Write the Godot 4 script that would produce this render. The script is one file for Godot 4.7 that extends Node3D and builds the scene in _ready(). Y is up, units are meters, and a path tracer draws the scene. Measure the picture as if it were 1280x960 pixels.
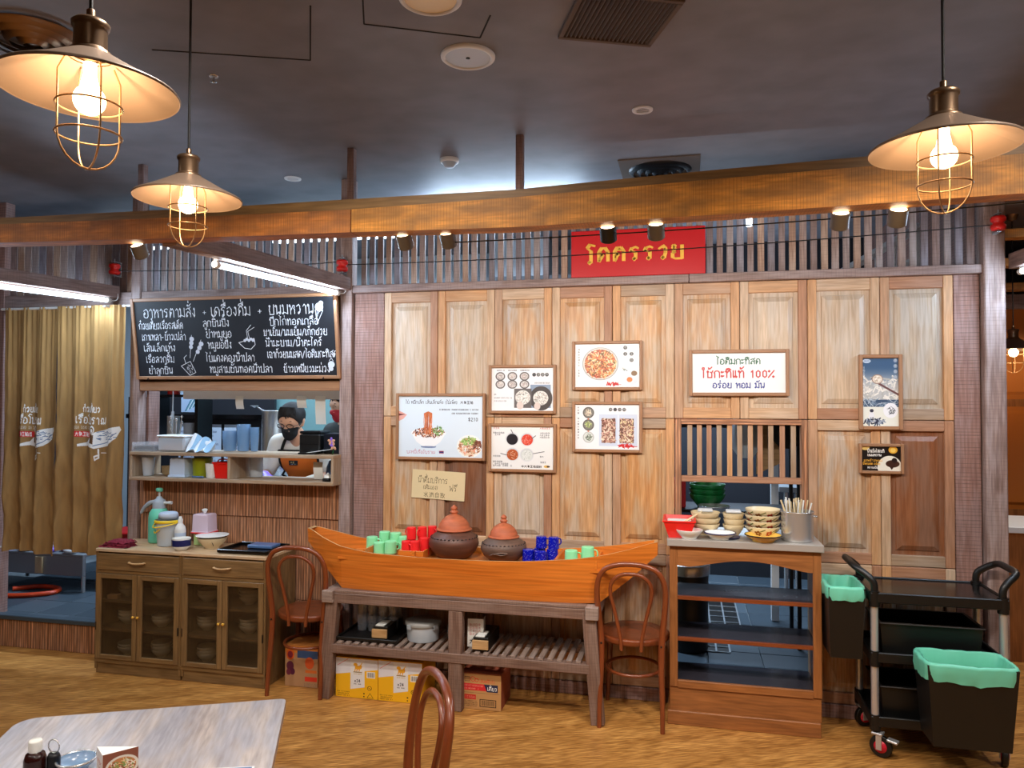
extends Node3D
# A Thai boat-noodle restaurant: the panelled kitchen front, its serving furniture and the lamps before it.

var M := {}
var used := {}
var cache := {}
var rng := RandomNumberGenerator.new()

func _ready() -> void:
	rng.seed = 7
	# ---- camera
	var cam := Camera3D.new()
	cam.name = "camera"
	cam.fov = 2.0 * rad_to_deg(atan(480.0 / 940.0))
	cam.near = 0.05; cam.far = 60.0
	cam.position = Vector3(0, 1.72, 4.455)
	cam.basis = Basis(Vector3.UP, deg_to_rad(13.0)) * Basis(Vector3.RIGHT, deg_to_rad(1.4)) * Basis(Vector3.BACK, deg_to_rad(0.2))
	add_child(cam)
	cam.current = true
	# ---- surroundings: an indoor place, no sky
	var we := WorldEnvironment.new()
	we.name = "world"
	var e := Environment.new()
	e.background_mode = Environment.BG_COLOR
	e.background_color = Color(0.02, 0.02, 0.022)
	e.tonemap_mode = Environment.TONE_MAPPER_LINEAR
	e.tonemap_exposure = EXPOSURE
	e.sdfgi_enabled = true; e.ssao_enabled = true; e.ssil_enabled = true
	we.environment = e
	add_child(we)
	materials()
	room_shell()
	panel_wall()
	kitchen_front()
	kitchen_inside()
	beams()
	ceiling_fittings()
	lamps()
	wall_pictures()
	left_cabinets()
	bench_and_boat()
	serving_cabinet()
	trolley()
	chairs()
	dining_table()
	people()
	passage()

const EXPOSURE := 1.0
const WARM := Color(1.0, 0.90, 0.78)
const NEUTRAL := Color(1.0, 0.97, 0.935)
const COOL := Color(0.80, 0.90, 1.0)

func lamp_spot(par: Node3D, at: Vector3, dir: Vector3, energy: float, angle: float, col: Color, size := 0.05) -> void:
	var l := SpotLight3D.new()
	l.name = "light"
	l.light_energy = energy; l.light_color = col; l.light_size = size
	l.spot_angle = angle; l.spot_angle_attenuation = 0.8; l.spot_range = 14.0; l.spot_attenuation = 2.0
	l.shadow_enabled = true
	par.add_child(l, true)
	l.position = at
	var z := -dir.normalized()
	var x := Vector3.RIGHT if absf(z.dot(Vector3.RIGHT)) < 0.9 else Vector3.FORWARD
	var y := z.cross(x).normalized()
	l.basis = Basis(y.cross(z).normalized(), y, z)

func lamp_omni(par: Node3D, at: Vector3, energy: float, col: Color, size := 0.03) -> void:
	var l := OmniLight3D.new()
	l.name = "light"
	l.light_energy = energy; l.light_color = col; l.light_size = size
	l.omni_range = 14.0; l.omni_attenuation = 2.0; l.shadow_enabled = true
	par.add_child(l, true)
	l.position = at

func lamp_area(par: Node3D, at: Vector3, rot: Vector3, w: float, h: float, energy: float, col: Color) -> void:
	var l := AreaLight3D.new()
	l.name = "light"
	l.area_size = Vector2(w, h)
	l.light_energy = energy; l.light_color = col
	l.area_range = 14.0; l.area_attenuation = 2.0; l.shadow_enabled = true
	par.add_child(l, true)
	l.position = at; l.rotation = rot

# ---------------------------------------------------------------- mesh building
class MB:
	var v := PackedVector3Array()
	var n := PackedVector3Array()
	var t := PackedVector2Array()
	var ix := PackedInt32Array()
	var grain := 0
	var off := Vector2.ZERO
	var xf := Transform3D()

	func uv_of(p: Vector3, nn: Vector3) -> Vector2:
		var a := nn.abs()
		var ax := 0 if a.x >= a.y and a.x >= a.z else (1 if a.y >= a.z else 2)
		if ax == grain:
			return Vector2(p[(ax + 1) % 3], p[(ax + 2) % 3]) + off
		return Vector2(p[grain], p[3 - ax - grain]) + off

	func tri(a: int, b: int, c: int) -> void:
		ix.append(a); ix.append(b); ix.append(c)

	# flat polygon whose front is turned to "out"
	func poly(pts: Array, out: Vector3, uvs := []) -> void:
		var nn := Vector3.ZERO
		for i in range(1, pts.size() - 1):
			nn += (pts[i + 1] - pts[0]).cross(pts[i] - pts[0])
		if nn.length_squared() < 1e-18:
			return
		nn = nn.normalized()
		var flip := nn.dot(out) < 0.0
		if flip:
			nn = -nn
		var s := v.size()
		for i in pts.size():
			v.append(xf * pts[i]); n.append((xf.basis * nn).normalized())
			t.append(uvs[i] if uvs.size() else uv_of(pts[i], nn))
		for i in range(1, pts.size() - 1):
			if flip: tri(s, s + i + 1, s + i)
			else: tri(s, s + i, s + i + 1)

	func box(c: Vector3, size: Vector3, b := 0.0) -> MB:
		var h := size * 0.5
		b = minf(b, minf(h.x, minf(h.y, h.z)) * 0.9)
		var hi := h - Vector3(b, b, b)
		for ax in 3:
			var p := (ax + 1) % 3
			var q := (ax + 2) % 3
			for s in [-1.0, 1.0]:
				var pts := []
				for k in [[-1, -1], [1, -1], [1, 1], [-1, 1]]:
					var w := c
					w[ax] += s * h[ax]; w[p] += k[0] * hi[p]; w[q] += k[1] * hi[q]
					pts.append(w)
				var o := Vector3.ZERO
				o[ax] = s
				poly(pts, o)
			if b > 0.0:
				for s1 in [-1.0, 1.0]:
					for s2 in [-1.0, 1.0]:
						var a0 := c; var a1 := c; var b0 := c; var b1 := c
						a0[p] += s1 * h[p]; a0[q] += s2 * hi[q]; a1[p] += s1 * h[p]; a1[q] += s2 * hi[q]
						b0[p] += s1 * hi[p]; b0[q] += s2 * h[q]; b1[p] += s1 * hi[p]; b1[q] += s2 * h[q]
						a0[ax] -= hi[ax]; a1[ax] += hi[ax]; b0[ax] -= hi[ax]; b1[ax] += hi[ax]
						var o := Vector3.ZERO
						o[p] = s1; o[q] = s2
						poly([a0, a1, b1, b0], o)
		if b > 0.0:
			for sx in [-1.0, 1.0]:
				for sy in [-1.0, 1.0]:
					for sz in [-1.0, 1.0]:
						poly([c + Vector3(sx * h.x, sy * hi.y, sz * hi.z), c + Vector3(sx * hi.x, sy * h.y, sz * hi.z), c + Vector3(sx * hi.x, sy * hi.y, sz * h.z)], Vector3(sx, sy, sz))
		return self

	# box between two opposite corners
	func bb(a: Vector3, z: Vector3, b := 0.0) -> MB:
		return box((a + z) * 0.5, (z - a).abs(), b)

	# rectangle rings in the xy plane, each [half width, half height, z], joined and capped in front
	func rings(list: Array, c := Vector3.ZERO) -> MB:
		for i in range(list.size() - 1):
			var A: Array = list[i]; var B: Array = list[i + 1]
			for e in 4:
				var k0: Array = [[-1, -1], [1, -1], [1, 1], [-1, 1]][e]
				var k1: Array = [[1, -1], [1, 1], [-1, 1], [-1, -1]][e]
				var o := Vector3((k0[0] + k1[0]) * 0.5, (k0[1] + k1[1]) * 0.5, 0.0) * signf(A[0] - B[0]) * signf(B[2] - A[2] + 1e-9) + Vector3(0, 0, 0.6)
				poly([c + Vector3(k0[0] * A[0], k0[1] * A[1], A[2]), c + Vector3(k1[0] * A[0], k1[1] * A[1], A[2]), c + Vector3(k1[0] * B[0], k1[1] * B[1], B[2]), c + Vector3(k0[0] * B[0], k0[1] * B[1], B[2])], o)
		var L: Array = list[-1]
		poly([c + Vector3(-L[0], -L[1], L[2]), c + Vector3(L[0], -L[1], L[2]), c + Vector3(L[0], L[1], L[2]), c + Vector3(-L[0], L[1], L[2])], Vector3(0, 0, 1))
		return self

	# smooth grid of rows of points; front is where (along row) x (to next row) points away when out is false
	func grid(rows: Array, closed := false, flip := false, uvs := []) -> void:
		var s := v.size()
		var R := rows.size()
		var C: int = rows[0].size()
		for r in R:
			for k in C:
				var kp: int = (k + 1) % C if closed else mini(k + 1, C - 1)
				var km: int = (k - 1 + C) % C if closed else maxi(k - 1, 0)
				var du: Vector3 = rows[r][kp] - rows[r][km]
				var dv: Vector3 = rows[mini(r + 1, R - 1)][k] - rows[maxi(r - 1, 0)][k]
				if du.length_squared() < 1e-14:
					var r2 := r + 1 if r == 0 else r - 1
					du = rows[r2][kp] - rows[r2][km]
				var nn := du.cross(dv)
				if nn.length_squared() < 1e-16: nn = Vector3.UP
				nn = nn.normalized() * (-1.0 if flip else 1.0)
				v.append(xf * rows[r][k]); n.append((xf.basis * nn).normalized())
				t.append(uvs[r][k] if uvs.size() else uv_of(rows[r][k], nn))
		for r in R - 1:
			for k in (C if closed else C - 1):
				var a := s + r * C + k
				var b := s + r * C + (k + 1) % C
				var d := a + C
				var e := b + C
				if flip:
					tri(a, b, e); tri(a, e, d)
				else:
					tri(a, e, b); tri(a, d, e)

	# profile: points (radius, height) from the bottom up on the outside, then down the inside
	func lathe(pr: Array, seg := 24, c := Vector3.ZERO, bas := Basis()) -> MB:
		# split at hard corners: repeat a point in the profile to make a crease
		var run := []
		var runs := []
		for p in pr:
			if run.size() and run[-1].is_equal_approx(p):
				runs.append(run); run = [p]
			else:
				run.append(p)
		runs.append(run)
		for rn in runs:
			if rn.size() < 2: continue
			var rows := []
			var uvs := []
			var L := 0.0
			for i in rn.size():
				var p: Vector2 = rn[i]
				if i: L += p.distance_to(rn[i - 1])
				var row := []
				var ur := []
				for k in seg + 1:
					var a := TAU * k / seg
					row.append(c + bas * Vector3(cos(a) * maxf(p.x, 0.0), p.y, -sin(a) * maxf(p.x, 0.0)))
					ur.append(Vector2(float(k) / seg, L))
				rows.append(row); uvs.append(ur)
			grid(rows, false, false, uvs)
		return self

	func tube(pts: Array, rad, sides := 10, closed := false) -> MB:
		var P := pts.size()
		var rows := []
		var up := Vector3.UP
		var t0: Vector3 = (pts[1] - pts[0]).normalized()
		if absf(t0.dot(up)) > 0.9: up = Vector3.RIGHT
		var nrm := t0.cross(up).normalized()
		var uvs := []
		var L := 0.0
		for i in P:
			var tg: Vector3
			if closed: tg = (pts[(i + 1) % P] - pts[(i - 1 + P) % P]).normalized()
			else: tg = (pts[mini(i + 1, P - 1)] - pts[maxi(i - 1, 0)]).normalized()
			nrm = (nrm - tg * nrm.dot(tg)).normalized()
			var bi := tg.cross(nrm)
			var r: float = rad[i] if rad is Array else rad
			if i: L += pts[i].distance_to(pts[i - 1])
			var row := []
			var ur := []
			for k in sides + 1:
				var a := TAU * k / sides
				row.append(pts[i] + (nrm * cos(a) + bi * sin(a)) * r)
				ur.append(Vector2(L, float(k) / sides * 0.15) + off)
			rows.append(row); uvs.append(ur)
		if closed:
			rows.append(rows[0]); uvs.append(uvs[0])
		grid(rows, false, false, uvs)
		if not closed:
			for e in [0, P - 1]:
				var ring: Array = rows[e].slice(0, sides)
				poly(ring, (pts[0] - pts[1]) if e == 0 else (pts[P - 1] - pts[P - 2]))
		return self

	# polygon in xy pushed from z0 to z1; edge normals flat
	func prism(pg: PackedVector2Array, z0: float, z1: float) -> MB:
		var idx := Geometry2D.triangulate_polygon(pg)
		for i in range(0, idx.size(), 3):
			for z in [[z0, -1.0], [z1, 1.0]]:
				poly([Vector3(pg[idx[i]].x, pg[idx[i]].y, z[0]), Vector3(pg[idx[i + 1]].x, pg[idx[i + 1]].y, z[0]), Vector3(pg[idx[i + 2]].x, pg[idx[i + 2]].y, z[0])], Vector3(0, 0, z[1]))
		var cw := Geometry2D.is_polygon_clockwise(pg)
		for i in pg.size():
			var a := pg[i]
			var b := pg[(i + 1) % pg.size()]
			var d := b - a
			var o := Vector3(d.y, -d.x, 0) * (-1.0 if cw else 1.0)
			poly([Vector3(a.x, a.y, z0), Vector3(b.x, b.y, z0), Vector3(b.x, b.y, z1), Vector3(a.x, a.y, z1)], o)
		return self

	func done() -> ArrayMesh:
		var m := ArrayMesh.new()
		var arr := []
		arr.resize(Mesh.ARRAY_MAX)
		arr[Mesh.ARRAY_VERTEX] = v; arr[Mesh.ARRAY_NORMAL] = n; arr[Mesh.ARRAY_TEX_UV] = t; arr[Mesh.ARRAY_INDEX] = ix
		m.add_surface_from_arrays(Mesh.PRIMITIVE_TRIANGLES, arr)
		return m

func mb(grain := 0, vary := true) -> MB:
	var b := MB.new()
	b.grain = grain
	if vary: b.off = Vector2(rng.randf(), rng.randf())
	return b

# a shared box mesh centred on its origin; "kind" picks one of a few grain offsets
func sbox(size: Vector3, b := 0.002, grain := 0, kind := 0) -> ArrayMesh:
	var key := "%.4f %.4f %.4f %.4f %d %d" % [size.x, size.y, size.z, b, grain, kind]
	if not cache.has(key):
		var m := MB.new()
		m.grain = grain
		m.off = Vector2(fmod(kind * 0.37, 1.0), fmod(kind * 0.61, 1.0))
		cache[key] = m.box(Vector3.ZERO, size, b).done()
	return cache[key]

func curve(pts: Array, step := 6, closed := false) -> Array:
	var out := []
	var P := pts.size()
	for i in (P if closed else P - 1):
		var a: Vector3 = pts[(i - 1 + P) % P] if closed or i > 0 else pts[0] * 2.0 - pts[1]
		var b: Vector3 = pts[i]
		var c: Vector3 = pts[(i + 1) % P]
		var d: Vector3 = pts[(i + 2) % P] if closed or i < P - 2 else pts[P - 1] * 2.0 - pts[P - 2]
		for k in step:
			out.append(b.cubic_interpolate(c, a, d, float(k) / step))
	if not closed: out.append(pts[P - 1])
	return out

# ---------------------------------------------------------------- nodes
func numbered(nm: String) -> String:
	if not used.has(nm):
		used[nm] = 0
		return nm
	used[nm] += 1
	return "%s_%03d" % [nm, used[nm]]

func thing(nm: String, label: String, cat: String, at := Vector3.ZERO, group := "") -> Node3D:
	var o := Node3D.new()
	o.name = numbered(nm)
	add_child(o)
	o.position = at
	o.set_meta("label", label); o.set_meta("category", cat)
	if group: o.set_meta("group", group)
	return o

func part(par: Node3D, nm: String, m: Mesh, mt: Material, at := Vector3.ZERO, rot := Vector3.ZERO) -> MeshInstance3D:
	var o := MeshInstance3D.new()
	o.name = nm
	o.mesh = m
	o.material_override = mt
	o.position = at; o.rotation = rot
	par.add_child(o, true)
	return o

func solo(nm: String, label: String, cat: String, m: Mesh, mt: Material, at := Vector3.ZERO, group := "", rot := Vector3.ZERO) -> MeshInstance3D:
	var o := part(self, numbered(nm), m, mt, at, rot)
	o.set_meta("label", label); o.set_meta("category", cat)
	if group: o.set_meta("group", group)
	return o

func setting(nm: String, label := "", m: Mesh = null, mt: Material = null) -> Node3D:
	var o: Node3D
	if m:
		o = MeshInstance3D.new()
		o.mesh = m
		o.material_override = mt
	else:
		o = Node3D.new()
	o.name = numbered(nm)
	add_child(o)
	o.set_meta("kind", "structure")
	if label: o.set_meta("label", label)
	var cat := nm.split("_")[0]
	o.set_meta("category", cat)
	return o

func again(src: Node3D, at: Vector3, turn := 0.0, label := "") -> Node3D:
	var r: Node3D = src.duplicate()
	var base: String = src.name
	if base.length() > 4 and base.substr(base.length() - 4, 1) == "_" and base.substr(base.length() - 3).is_valid_int(): base = base.substr(0, base.length() - 4)
	r.name = numbered(base)
	add_child(r)
	r.position = at; r.rotation.y = turn
	if label: r.set_meta("label", label)
	return r

# ---------------------------------------------------------------- materials
func mat(k: String, col: Color, rough := 0.6, metal := 0.0) -> StandardMaterial3D:
	var m := StandardMaterial3D.new()
	m.resource_name = k
	m.albedo_color = col; m.roughness = rough; m.metallic = metal
	M[k] = m
	return m

func noise(sd: int, freq: float, oct := 3) -> FastNoiseLite:
	var f := FastNoiseLite.new()
	f.seed = sd
	f.noise_type = FastNoiseLite.TYPE_SIMPLEX_SMOOTH
	f.frequency = freq
	f.fractal_type = FastNoiseLite.FRACTAL_FBM
	f.fractal_octaves = oct
	return f

# seamless grey noise, w x h cells stretched to N x N
func stretched(sd: int, w: int, h: int, freq: float, oct: int, N: int) -> PackedByteArray:
	var im := noise(sd, freq, oct).get_seamless_image(w, h)
	im.convert(Image.FORMAT_L8)
	im.resize(N, N, Image.INTERPOLATE_CUBIC)
	return im.get_data()

# wood with the grain along u: c0..c1 across the streaks, c2 in weathered patches; saw = strength of marks across the grain
func wood_image(sd: int, c0: Color, c1: Color, c2: Color, patch := 0.5, saw := 0.0, N := 512, cells := 72, rib := 0.0, ffreq := 0.06) -> Image:
	var fine := stretched(sd, cells, N, ffreq, 4, N)
	var med := stretched(sd + 1, 40, 160, 0.05, 3, N)
	var pt := stretched(sd + 2, 48, 96, 0.045, 4, N)
	# saw marks: thin dark lines across the grain, uneven in strength and spacing; ribs: fine ridges along it
	var r2 := RandomNumberGenerator.new()
	r2.seed = sd
	var line := PackedFloat32Array()
	var ribs := PackedFloat32Array()
	line.resize(N)
	ribs.resize(N)
	for i in N:
		line[i] = r2.randf() * 0.35
		ribs[i] = 0.5 + 0.5 * sin(TAU * i * 25.0 / N + sin(i * 0.05) * 1.5)
	var at := 0
	while at < N:
		line[at] += r2.randf_range(0.5, 1.0)
		line[(at + 1) % N] += 0.4
		at += int(N / 46.0 * r2.randf_range(0.7, 1.3))
	var data := PackedByteArray()
	data.resize(N * N * 3)
	for i in N * N:
		var a := fine[i] / 255.0
		var b := med[i] / 255.0
		var s := clampf(a * (0.45 if ffreq < 0.07 else 0.9) + b * (0.9 if ffreq < 0.07 else 0.5) - 0.2, 0.0, 1.0)
		var p := clampf((pt[i] / 255.0 - 0.5) * 2.0 + 0.5 + (a - 0.5) * 0.9, 0.0, 1.0) * patch
		var k := 1.0 + (a - 0.5) * 0.16
		if saw > 0.0: k *= 1.0 + saw * (0.25 - line[i % N] * (0.35 + 0.9 * b))
		if rib > 0.0: k *= 1.0 + rib * (ribs[i / N] * (0.4 + a) - 0.5)
		var q := 1.0 - p
		data[i * 3] = clampi(int(255.0 * ((c0.r + (c1.r - c0.r) * s) * q + c2.r * p) * k), 0, 255)
		data[i * 3 + 1] = clampi(int(255.0 * ((c0.g + (c1.g - c0.g) * s) * q + c2.g * p) * k), 0, 255)
		data[i * 3 + 2] = clampi(int(255.0 * ((c0.b + (c1.b - c0.b) * s) * q + c2.b * p) * k), 0, 255)
	return Image.create_from_data(N, N, false, Image.FORMAT_RGB8, data)

func wood(k: String, im: Image, rough := 0.55, tint := Color.WHITE, sc := Vector3(1, 2, 1), bump := 0.0) -> StandardMaterial3D:
	var m := mat(k, tint, rough)
	var key := "img%d" % im.get_instance_id()
	if not cache.has(key): cache[key] = ImageTexture.create_from_image(im)
	m.albedo_texture = cache[key]
	m.uv1_scale = sc
	if bump > 0.0:
		m.heightmap_enabled = true
		m.heightmap_texture = cache[key]
		m.heightmap_scale = bump
	return m

func picture(k: String, im: Image, rough := 0.5) -> StandardMaterial3D:
	var m := mat(k, Color.WHITE, rough)
	m.albedo_texture = ImageTexture.create_from_image(im)
	return m

func glow(k: String, col: Color, e: float) -> StandardMaterial3D:
	var m := mat(k, col, 0.5)
	m.emission_enabled = true
	m.emission = col
	m.emission_energy_multiplier = e
	return m

func glass(k: String, col: Color, a: float, rough := 0.05) -> StandardMaterial3D:
	var m := mat(k, Color(col.r, col.g, col.b, a), rough)
	m.transparency = BaseMaterial3D.TRANSPARENCY_ALPHA
	return m

# ---------------------------------------------------------------- lettering: stroke letters on a 10-high grid
const GLYPH := {
	"ก": "9:1 0 1 6 0 7 2 9.5 4.5 10 7 9 8 7 8 0", "ข": "9:2 8 1 9 2 10 3 9 2 7 1.6 5 2 3 2 0 8 0 8 10", "ค": "9:8 0 8 7 6 10 3 10 1 7 1 0 3 3 4 5 3 6 2.4 5 3 4",
	"ง": "7:5 9 4 10 3 9 4 8 5 9 5 2 4 0 1 4", "จ": "8:3 5 2 6 1 5 2 4 3 5 3 0 7 3 7 8 5 10 2 10 0 8", "ฉ": "9:0 8 2 10 5 10 8 8 8 0 3 0 3 5 2 6 1 5 2 4 3 5|3 2 5 0",
	"ช": "10:2 7 1 8.5 2 10 3 8.5 2 7 2 0 8 0 8 7 6 8|8 7 9.5 10", "ด": "9:3 4 4 5 3 6 2 5 3 4 1 0 1 7 3 10 6 10 8 7 8 0", "ต": "9:3 4 4 5 3 6 2 5 3 4 1 0 1 7 3 10 4.5 8.4 6 10 8 7 8 0",
	"ท": "9:1 8 0 9 1 10 2 9 2 0|2 6 5 10 7 9.4 8 7 8 0", "น": "9:1 8 0 9 1 10 2 9 2 0 6 2.4|8 10 8 2 7 0 6 1.4 8 3", "บ": "9:1 8 0 9 1 10 2 9 2 0 8 0 8 10", "ป": "9:1 8 0 9 1 10 2 9 2 0 8 0 8 14",
	"ม": "9:1 8 0 9 1 10 2 9 2 1 1 0 0 1 2 2 8 0 8 10", "ย": "9:3 9 2 10 1 9 2 8 3 7 1 5.4 3 5 1 4 1 1 3 0 8 0 8 10", "ร": "8:5 1 4 0 3 1 4 2 5 1 5 6 1 7 2 9 5 10 7 9", "ล": "9:2 2 3 1 2 0 1 1 1.6 3 4 6 6 5.4 8 3|8 0 8 7 5 10 1 8.4",
	"ว": "8:5 1 4 0 3 1 4 2 5 1 6 5 6 8 4 10 1 8", "ส": "9:2 2 3 1 2 0 1 1 1.6 3 4 6 6 5.4 8 3|8 0 8 7 5 10 1 8.4|6 9 9 11.4", "ห": "9:1 8 0 9 1 10 2 9 2 0|2 3 6 9 8 9 8 7 7 6 8 5 8 0", "อ": "9:2 6 3 5 2 4 1 5 1 1 3 0 6 0 8 2 8 7 5 10 1 8",
	"ฮ": "9:2 6 3 5 2 4 1 5 1 1 3 0 6 0 8 2 8 6 6 8 1 7|5 8 9 11", "ณ": "12:2 0 1 1 2 2 3 1 1 5 2 9 4 9 5 7 5 0|5 3 8 1|10 10 10 2 9 0 8 1.4 10 3", "ฟ": "9:1 8 0 9 1 10 2 9 2 0 5 7 8 0 8 14",
	"ผ": "9:1 10 0 9 1 8 2 9 2 0 5 6 8 0 8 10", "พ": "9:1 8 0 9 1 10 2 9 2 0 5 7 8 0 8 10", "ึ": "0:1 11.5 2 13 5 13.6 8 11.5 1 11.5|7 13 8 14 7 15 6 14 7 13",
	"า": "6:1 8 3 10 5 8 5 0", "ะ": "5:1 7 2 8 1 9 0 8 1 7 4 8.4|1 1 2 2 1 3 0 2 1 1 4 2.4", "ำ": "6:1 8 3 10 5 8 5 0|-2 12 -1 13 -2 14 -3 13 -2 12", "เ": "4:1 10 1 1 2 0 3 1 2 2 1 1", "แ": "7:1 10 1 1 2 0 3 1 2 2 1 1|4.4 10 4.4 1 5.4 0 6.4 1 5.4 2 4.4 1",
	"โ": "5:3 1 2 0 1 1 2 2 3 1 3 10 0 12.4 2 15 6 14", "ใ": "5:2 0 2 11 0 13 1 15 3 14.6 3 12", "ไ": "5:2 0 2 11 4 14 2 14.4 0 16",
	"ิ": "0:1 11.5 2 13 5 13.6 8 11.5 1 11.5", "ี": "0:1 11.5 2 13 5 13.6 8 11.5 1 11.5|8 11.5 8 15", "ื": "0:1 11.5 2 13 5 13.6 8 11.5 1 11.5|8 11.5 8 15.4|6 13 6 15", "ั": "0:4 12 3 13 4 14 5 13 6 12.4 9 15", "็": "0:2 12 3 14 6 13 5 12|3 14 8 15.5",
	"่": "t:5 12.6 5 15.6", "้": "t:3 14.6 4 13.6 3 12.8 5 12.8 8 15.6", "๊": "t:2 14 3 13 3 15 5 12.6 6 15 8 16", "๋": "t:5 12 5 16|3 14 7 14", "ุ": "0:6 -1.4 7 -2 7 -5", "ู": "0:4 -2 5 -5 8 -5 8 -1.4",
	"0": "8:4 10 1.4 8 1.4 2 4 0 6.6 2 6.6 8 4 10", "1": "6:1.4 8 3.4 10 3.4 0", "2": "8:1 8 3 10 6 9 6 7 1 0 7 0", "4": "8:5 0 5 10 0 3 7 3", "%": "10:0 0 8 10|1 8 2 9 1 10 0 9 1 8|7 0 8 1 7 2 6 1 7 0", "$": "8:7 8 4 9 1 8 2 6 6 4 7 2 4 1 1 2|4 11 4 -1",
	"x": "7:0 0 5 6|5 0 0 6", "+": "9:3 2 3 8|0 5 6 5", "-": "7:0 5 5 5", "/": "7:0 -1 6 11", "(": "4:3 11 1 8 1 2 3 -1", ")": "4:0 11 2 8 2 2 0 -1", " ": "6:",
	"大": "12:0 7 10 7|5 10 5 7 0 0|5 7 10 0", "王": "12:0 10 10 10|1 5 9 5|0 0 10 0|5 10 5 0", "水": "12:5 10 5 0 3 1|0 8 4 5 0 1|9 9 6 6 10 0", "自": "12:5 11 4 9|1 9 9 9 9 0 1 0 1 9|1 6 9 6|1 3 9 3", "中": "12:1 8 9 8 9 3 1 3 1 8|5 11 5 0", "日": "12:2 10 8 10 8 0 2 0 2 10|2 5 8 5", "取": "12:0 10 6 10|1 10 1 2|5 10 5 0|1 7 5 7|1 5 5 5|0 1 5 2|6 8 10 8 6 0|6 6 10 0", "滿": "12:0 10 1 8|0 6 1 4|0 0 2 3|3 8 10 8|5 10 5 7|8 10 8 7|3 6 10 6 10 0|3 6 3 0|6 6 6 1", "象": "12:4 11 2 9|3 9 8 9 6 7|2 7 9 7 9 5 2 5 2 7|5 5 2 2|5 5 5 0 4 1|6 4 10 1|8 5 6 3", "船": "12:2 11 1 9 1 0|1 9 4 9 4 0|0 5 5 5|7 10 6 6|8 10 10 6|6 4 10 4 10 0 6 0 6 4", "麵": "12:2 10 2 5|0 8 4 8|0 5 5 5|1 5 0 0 10 0|6 10 10 10|6 8 10 8 10 2 6 2 6 8|6 5 10 5", "好": "12:2 10 1 4 4 0|4 8 0 0|0 6 5 6|6 9 10 9 8 6 8 0 7 1|6 5 10 5",
}

# strokes of a line of text: Array of PackedVector2Array on the 10-high grid, baseline at y 0; the last entry is the width
func strokes(s: String, gap := 1.4) -> Array:
	var out := []
	var x := 0.0
	var prev := 0.0
	var high := false
	for ch in s:
		if not GLYPH.has(ch):
			x += 6.0
			continue
		var g: PackedStringArray = GLYPH[ch].split(":")
		var base := x
		var lift := 0.0
		if g[0] == "0":
			base = prev
			if g[1].begins_with("6 -") or g[1].begins_with("4 -"): pass
			else: high = true
		elif g[0] == "t":
			base = prev
			lift = 3.4 if high else 0.0
		else:
			prev = x
			high = false
			x += float(g[0]) + gap
		for pl in g[1].split("|"):
			var f := pl.split_floats(" ", false)
			var q := PackedVector2Array()
			for i in range(0, f.size() - 1, 2): q.append(Vector2(base + f[i], f[i + 1] + lift))
			if q.size() > 1: out.append(q)
	out.append(x - gap)
	return out

class Canvas:
	var im: Image
	var w: int
	var h: int
	func _init(W: int, H: int, col: Color) -> void:
		w = W; h = H
		im = Image.create(W, H, false, Image.FORMAT_RGB8)
		im.fill(col)
	func rect(x: float, y: float, rw: float, rh: float, col: Color) -> void:
		im.fill_rect(Rect2i(int(x), int(y), maxi(1, int(rw)), maxi(1, int(rh))), col)
	func disc(x: float, y: float, rx: float, col: Color, ry := -1.0) -> void:
		if ry < 0.0: ry = rx
		for yy in range(maxi(0, int(y - ry)), mini(h - 1, int(y + ry)) + 1):
			var k := 1.0 - pow((yy - y) / ry, 2.0)
			if k <= 0.0: continue
			var e := rx * sqrt(k)
			var x0 := maxi(0, int(round(x - e)))
			var x1 := mini(w, int(round(x + e)))
			if x1 > x0: im.fill_rect(Rect2i(x0, yy, x1 - x0, 1), col)
	func line(a: Vector2, b: Vector2, wd: float, col: Color) -> void:
		var n := maxi(1, int(a.distance_to(b) / maxf(0.6, wd * 0.3)))
		for i in n + 1:
			var p := a.lerp(b, float(i) / n)
			if wd <= 1.6:
				im.fill_rect(Rect2i(int(p.x), int(p.y), 1, 1).intersection(Rect2i(0, 0, w, h)), col)
			else:
				disc(p.x, p.y, wd * 0.5, col)
	func path(pts: Array, wd: float, col: Color) -> void:
		for i in pts.size() - 1: line(pts[i], pts[i + 1], wd, col)
	func poly(pg: PackedVector2Array, col: Color) -> void:
		var lo := pg[0].y
		var hi := pg[0].y
		for p in pg:
			lo = minf(lo, p.y); hi = maxf(hi, p.y)
		for yy in range(maxi(0, int(lo)), mini(h - 1, int(hi)) + 1):
			var xs := []
			for i in pg.size():
				var a := pg[i]
				var b := pg[(i + 1) % pg.size()]
				if (a.y <= yy + 0.5) != (b.y <= yy + 0.5): xs.append(a.x + (yy + 0.5 - a.y) / (b.y - a.y) * (b.x - a.x))
			xs.sort()
			for i in range(0, xs.size() - 1, 2):
				im.fill_rect(Rect2i(int(xs[i]), yy, maxi(1, int(xs[i + 1] - xs[i])), 1).intersection(Rect2i(0, 0, w, h)), col)

# write a line of text on a canvas; hgt = height of a letter in pixels; fit > 0 squeezes it to that width
func write(cv: Canvas, s: String, x: float, base: float, hgt: float, wd: float, col: Color, fit := 0.0, centre := false, wob := 0.0) -> void:
	var st := strokes(s)
	var width: float = st.pop_back()
	var k := hgt / 10.0
	var kx := k if fit <= 0.0 else fit / width
	if centre: x -= width * kx * 0.5
	for q in st:
		for i in q.size() - 1:
			var j0 := Vector2(rng.randf_range(-wob, wob), rng.randf_range(-wob, wob))
			cv.line(Vector2(x + q[i].x * kx, base - q[i].y * k) + j0, Vector2(x + q[i + 1].x * kx, base - q[i + 1].y * k) + j0, wd, col)

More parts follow.
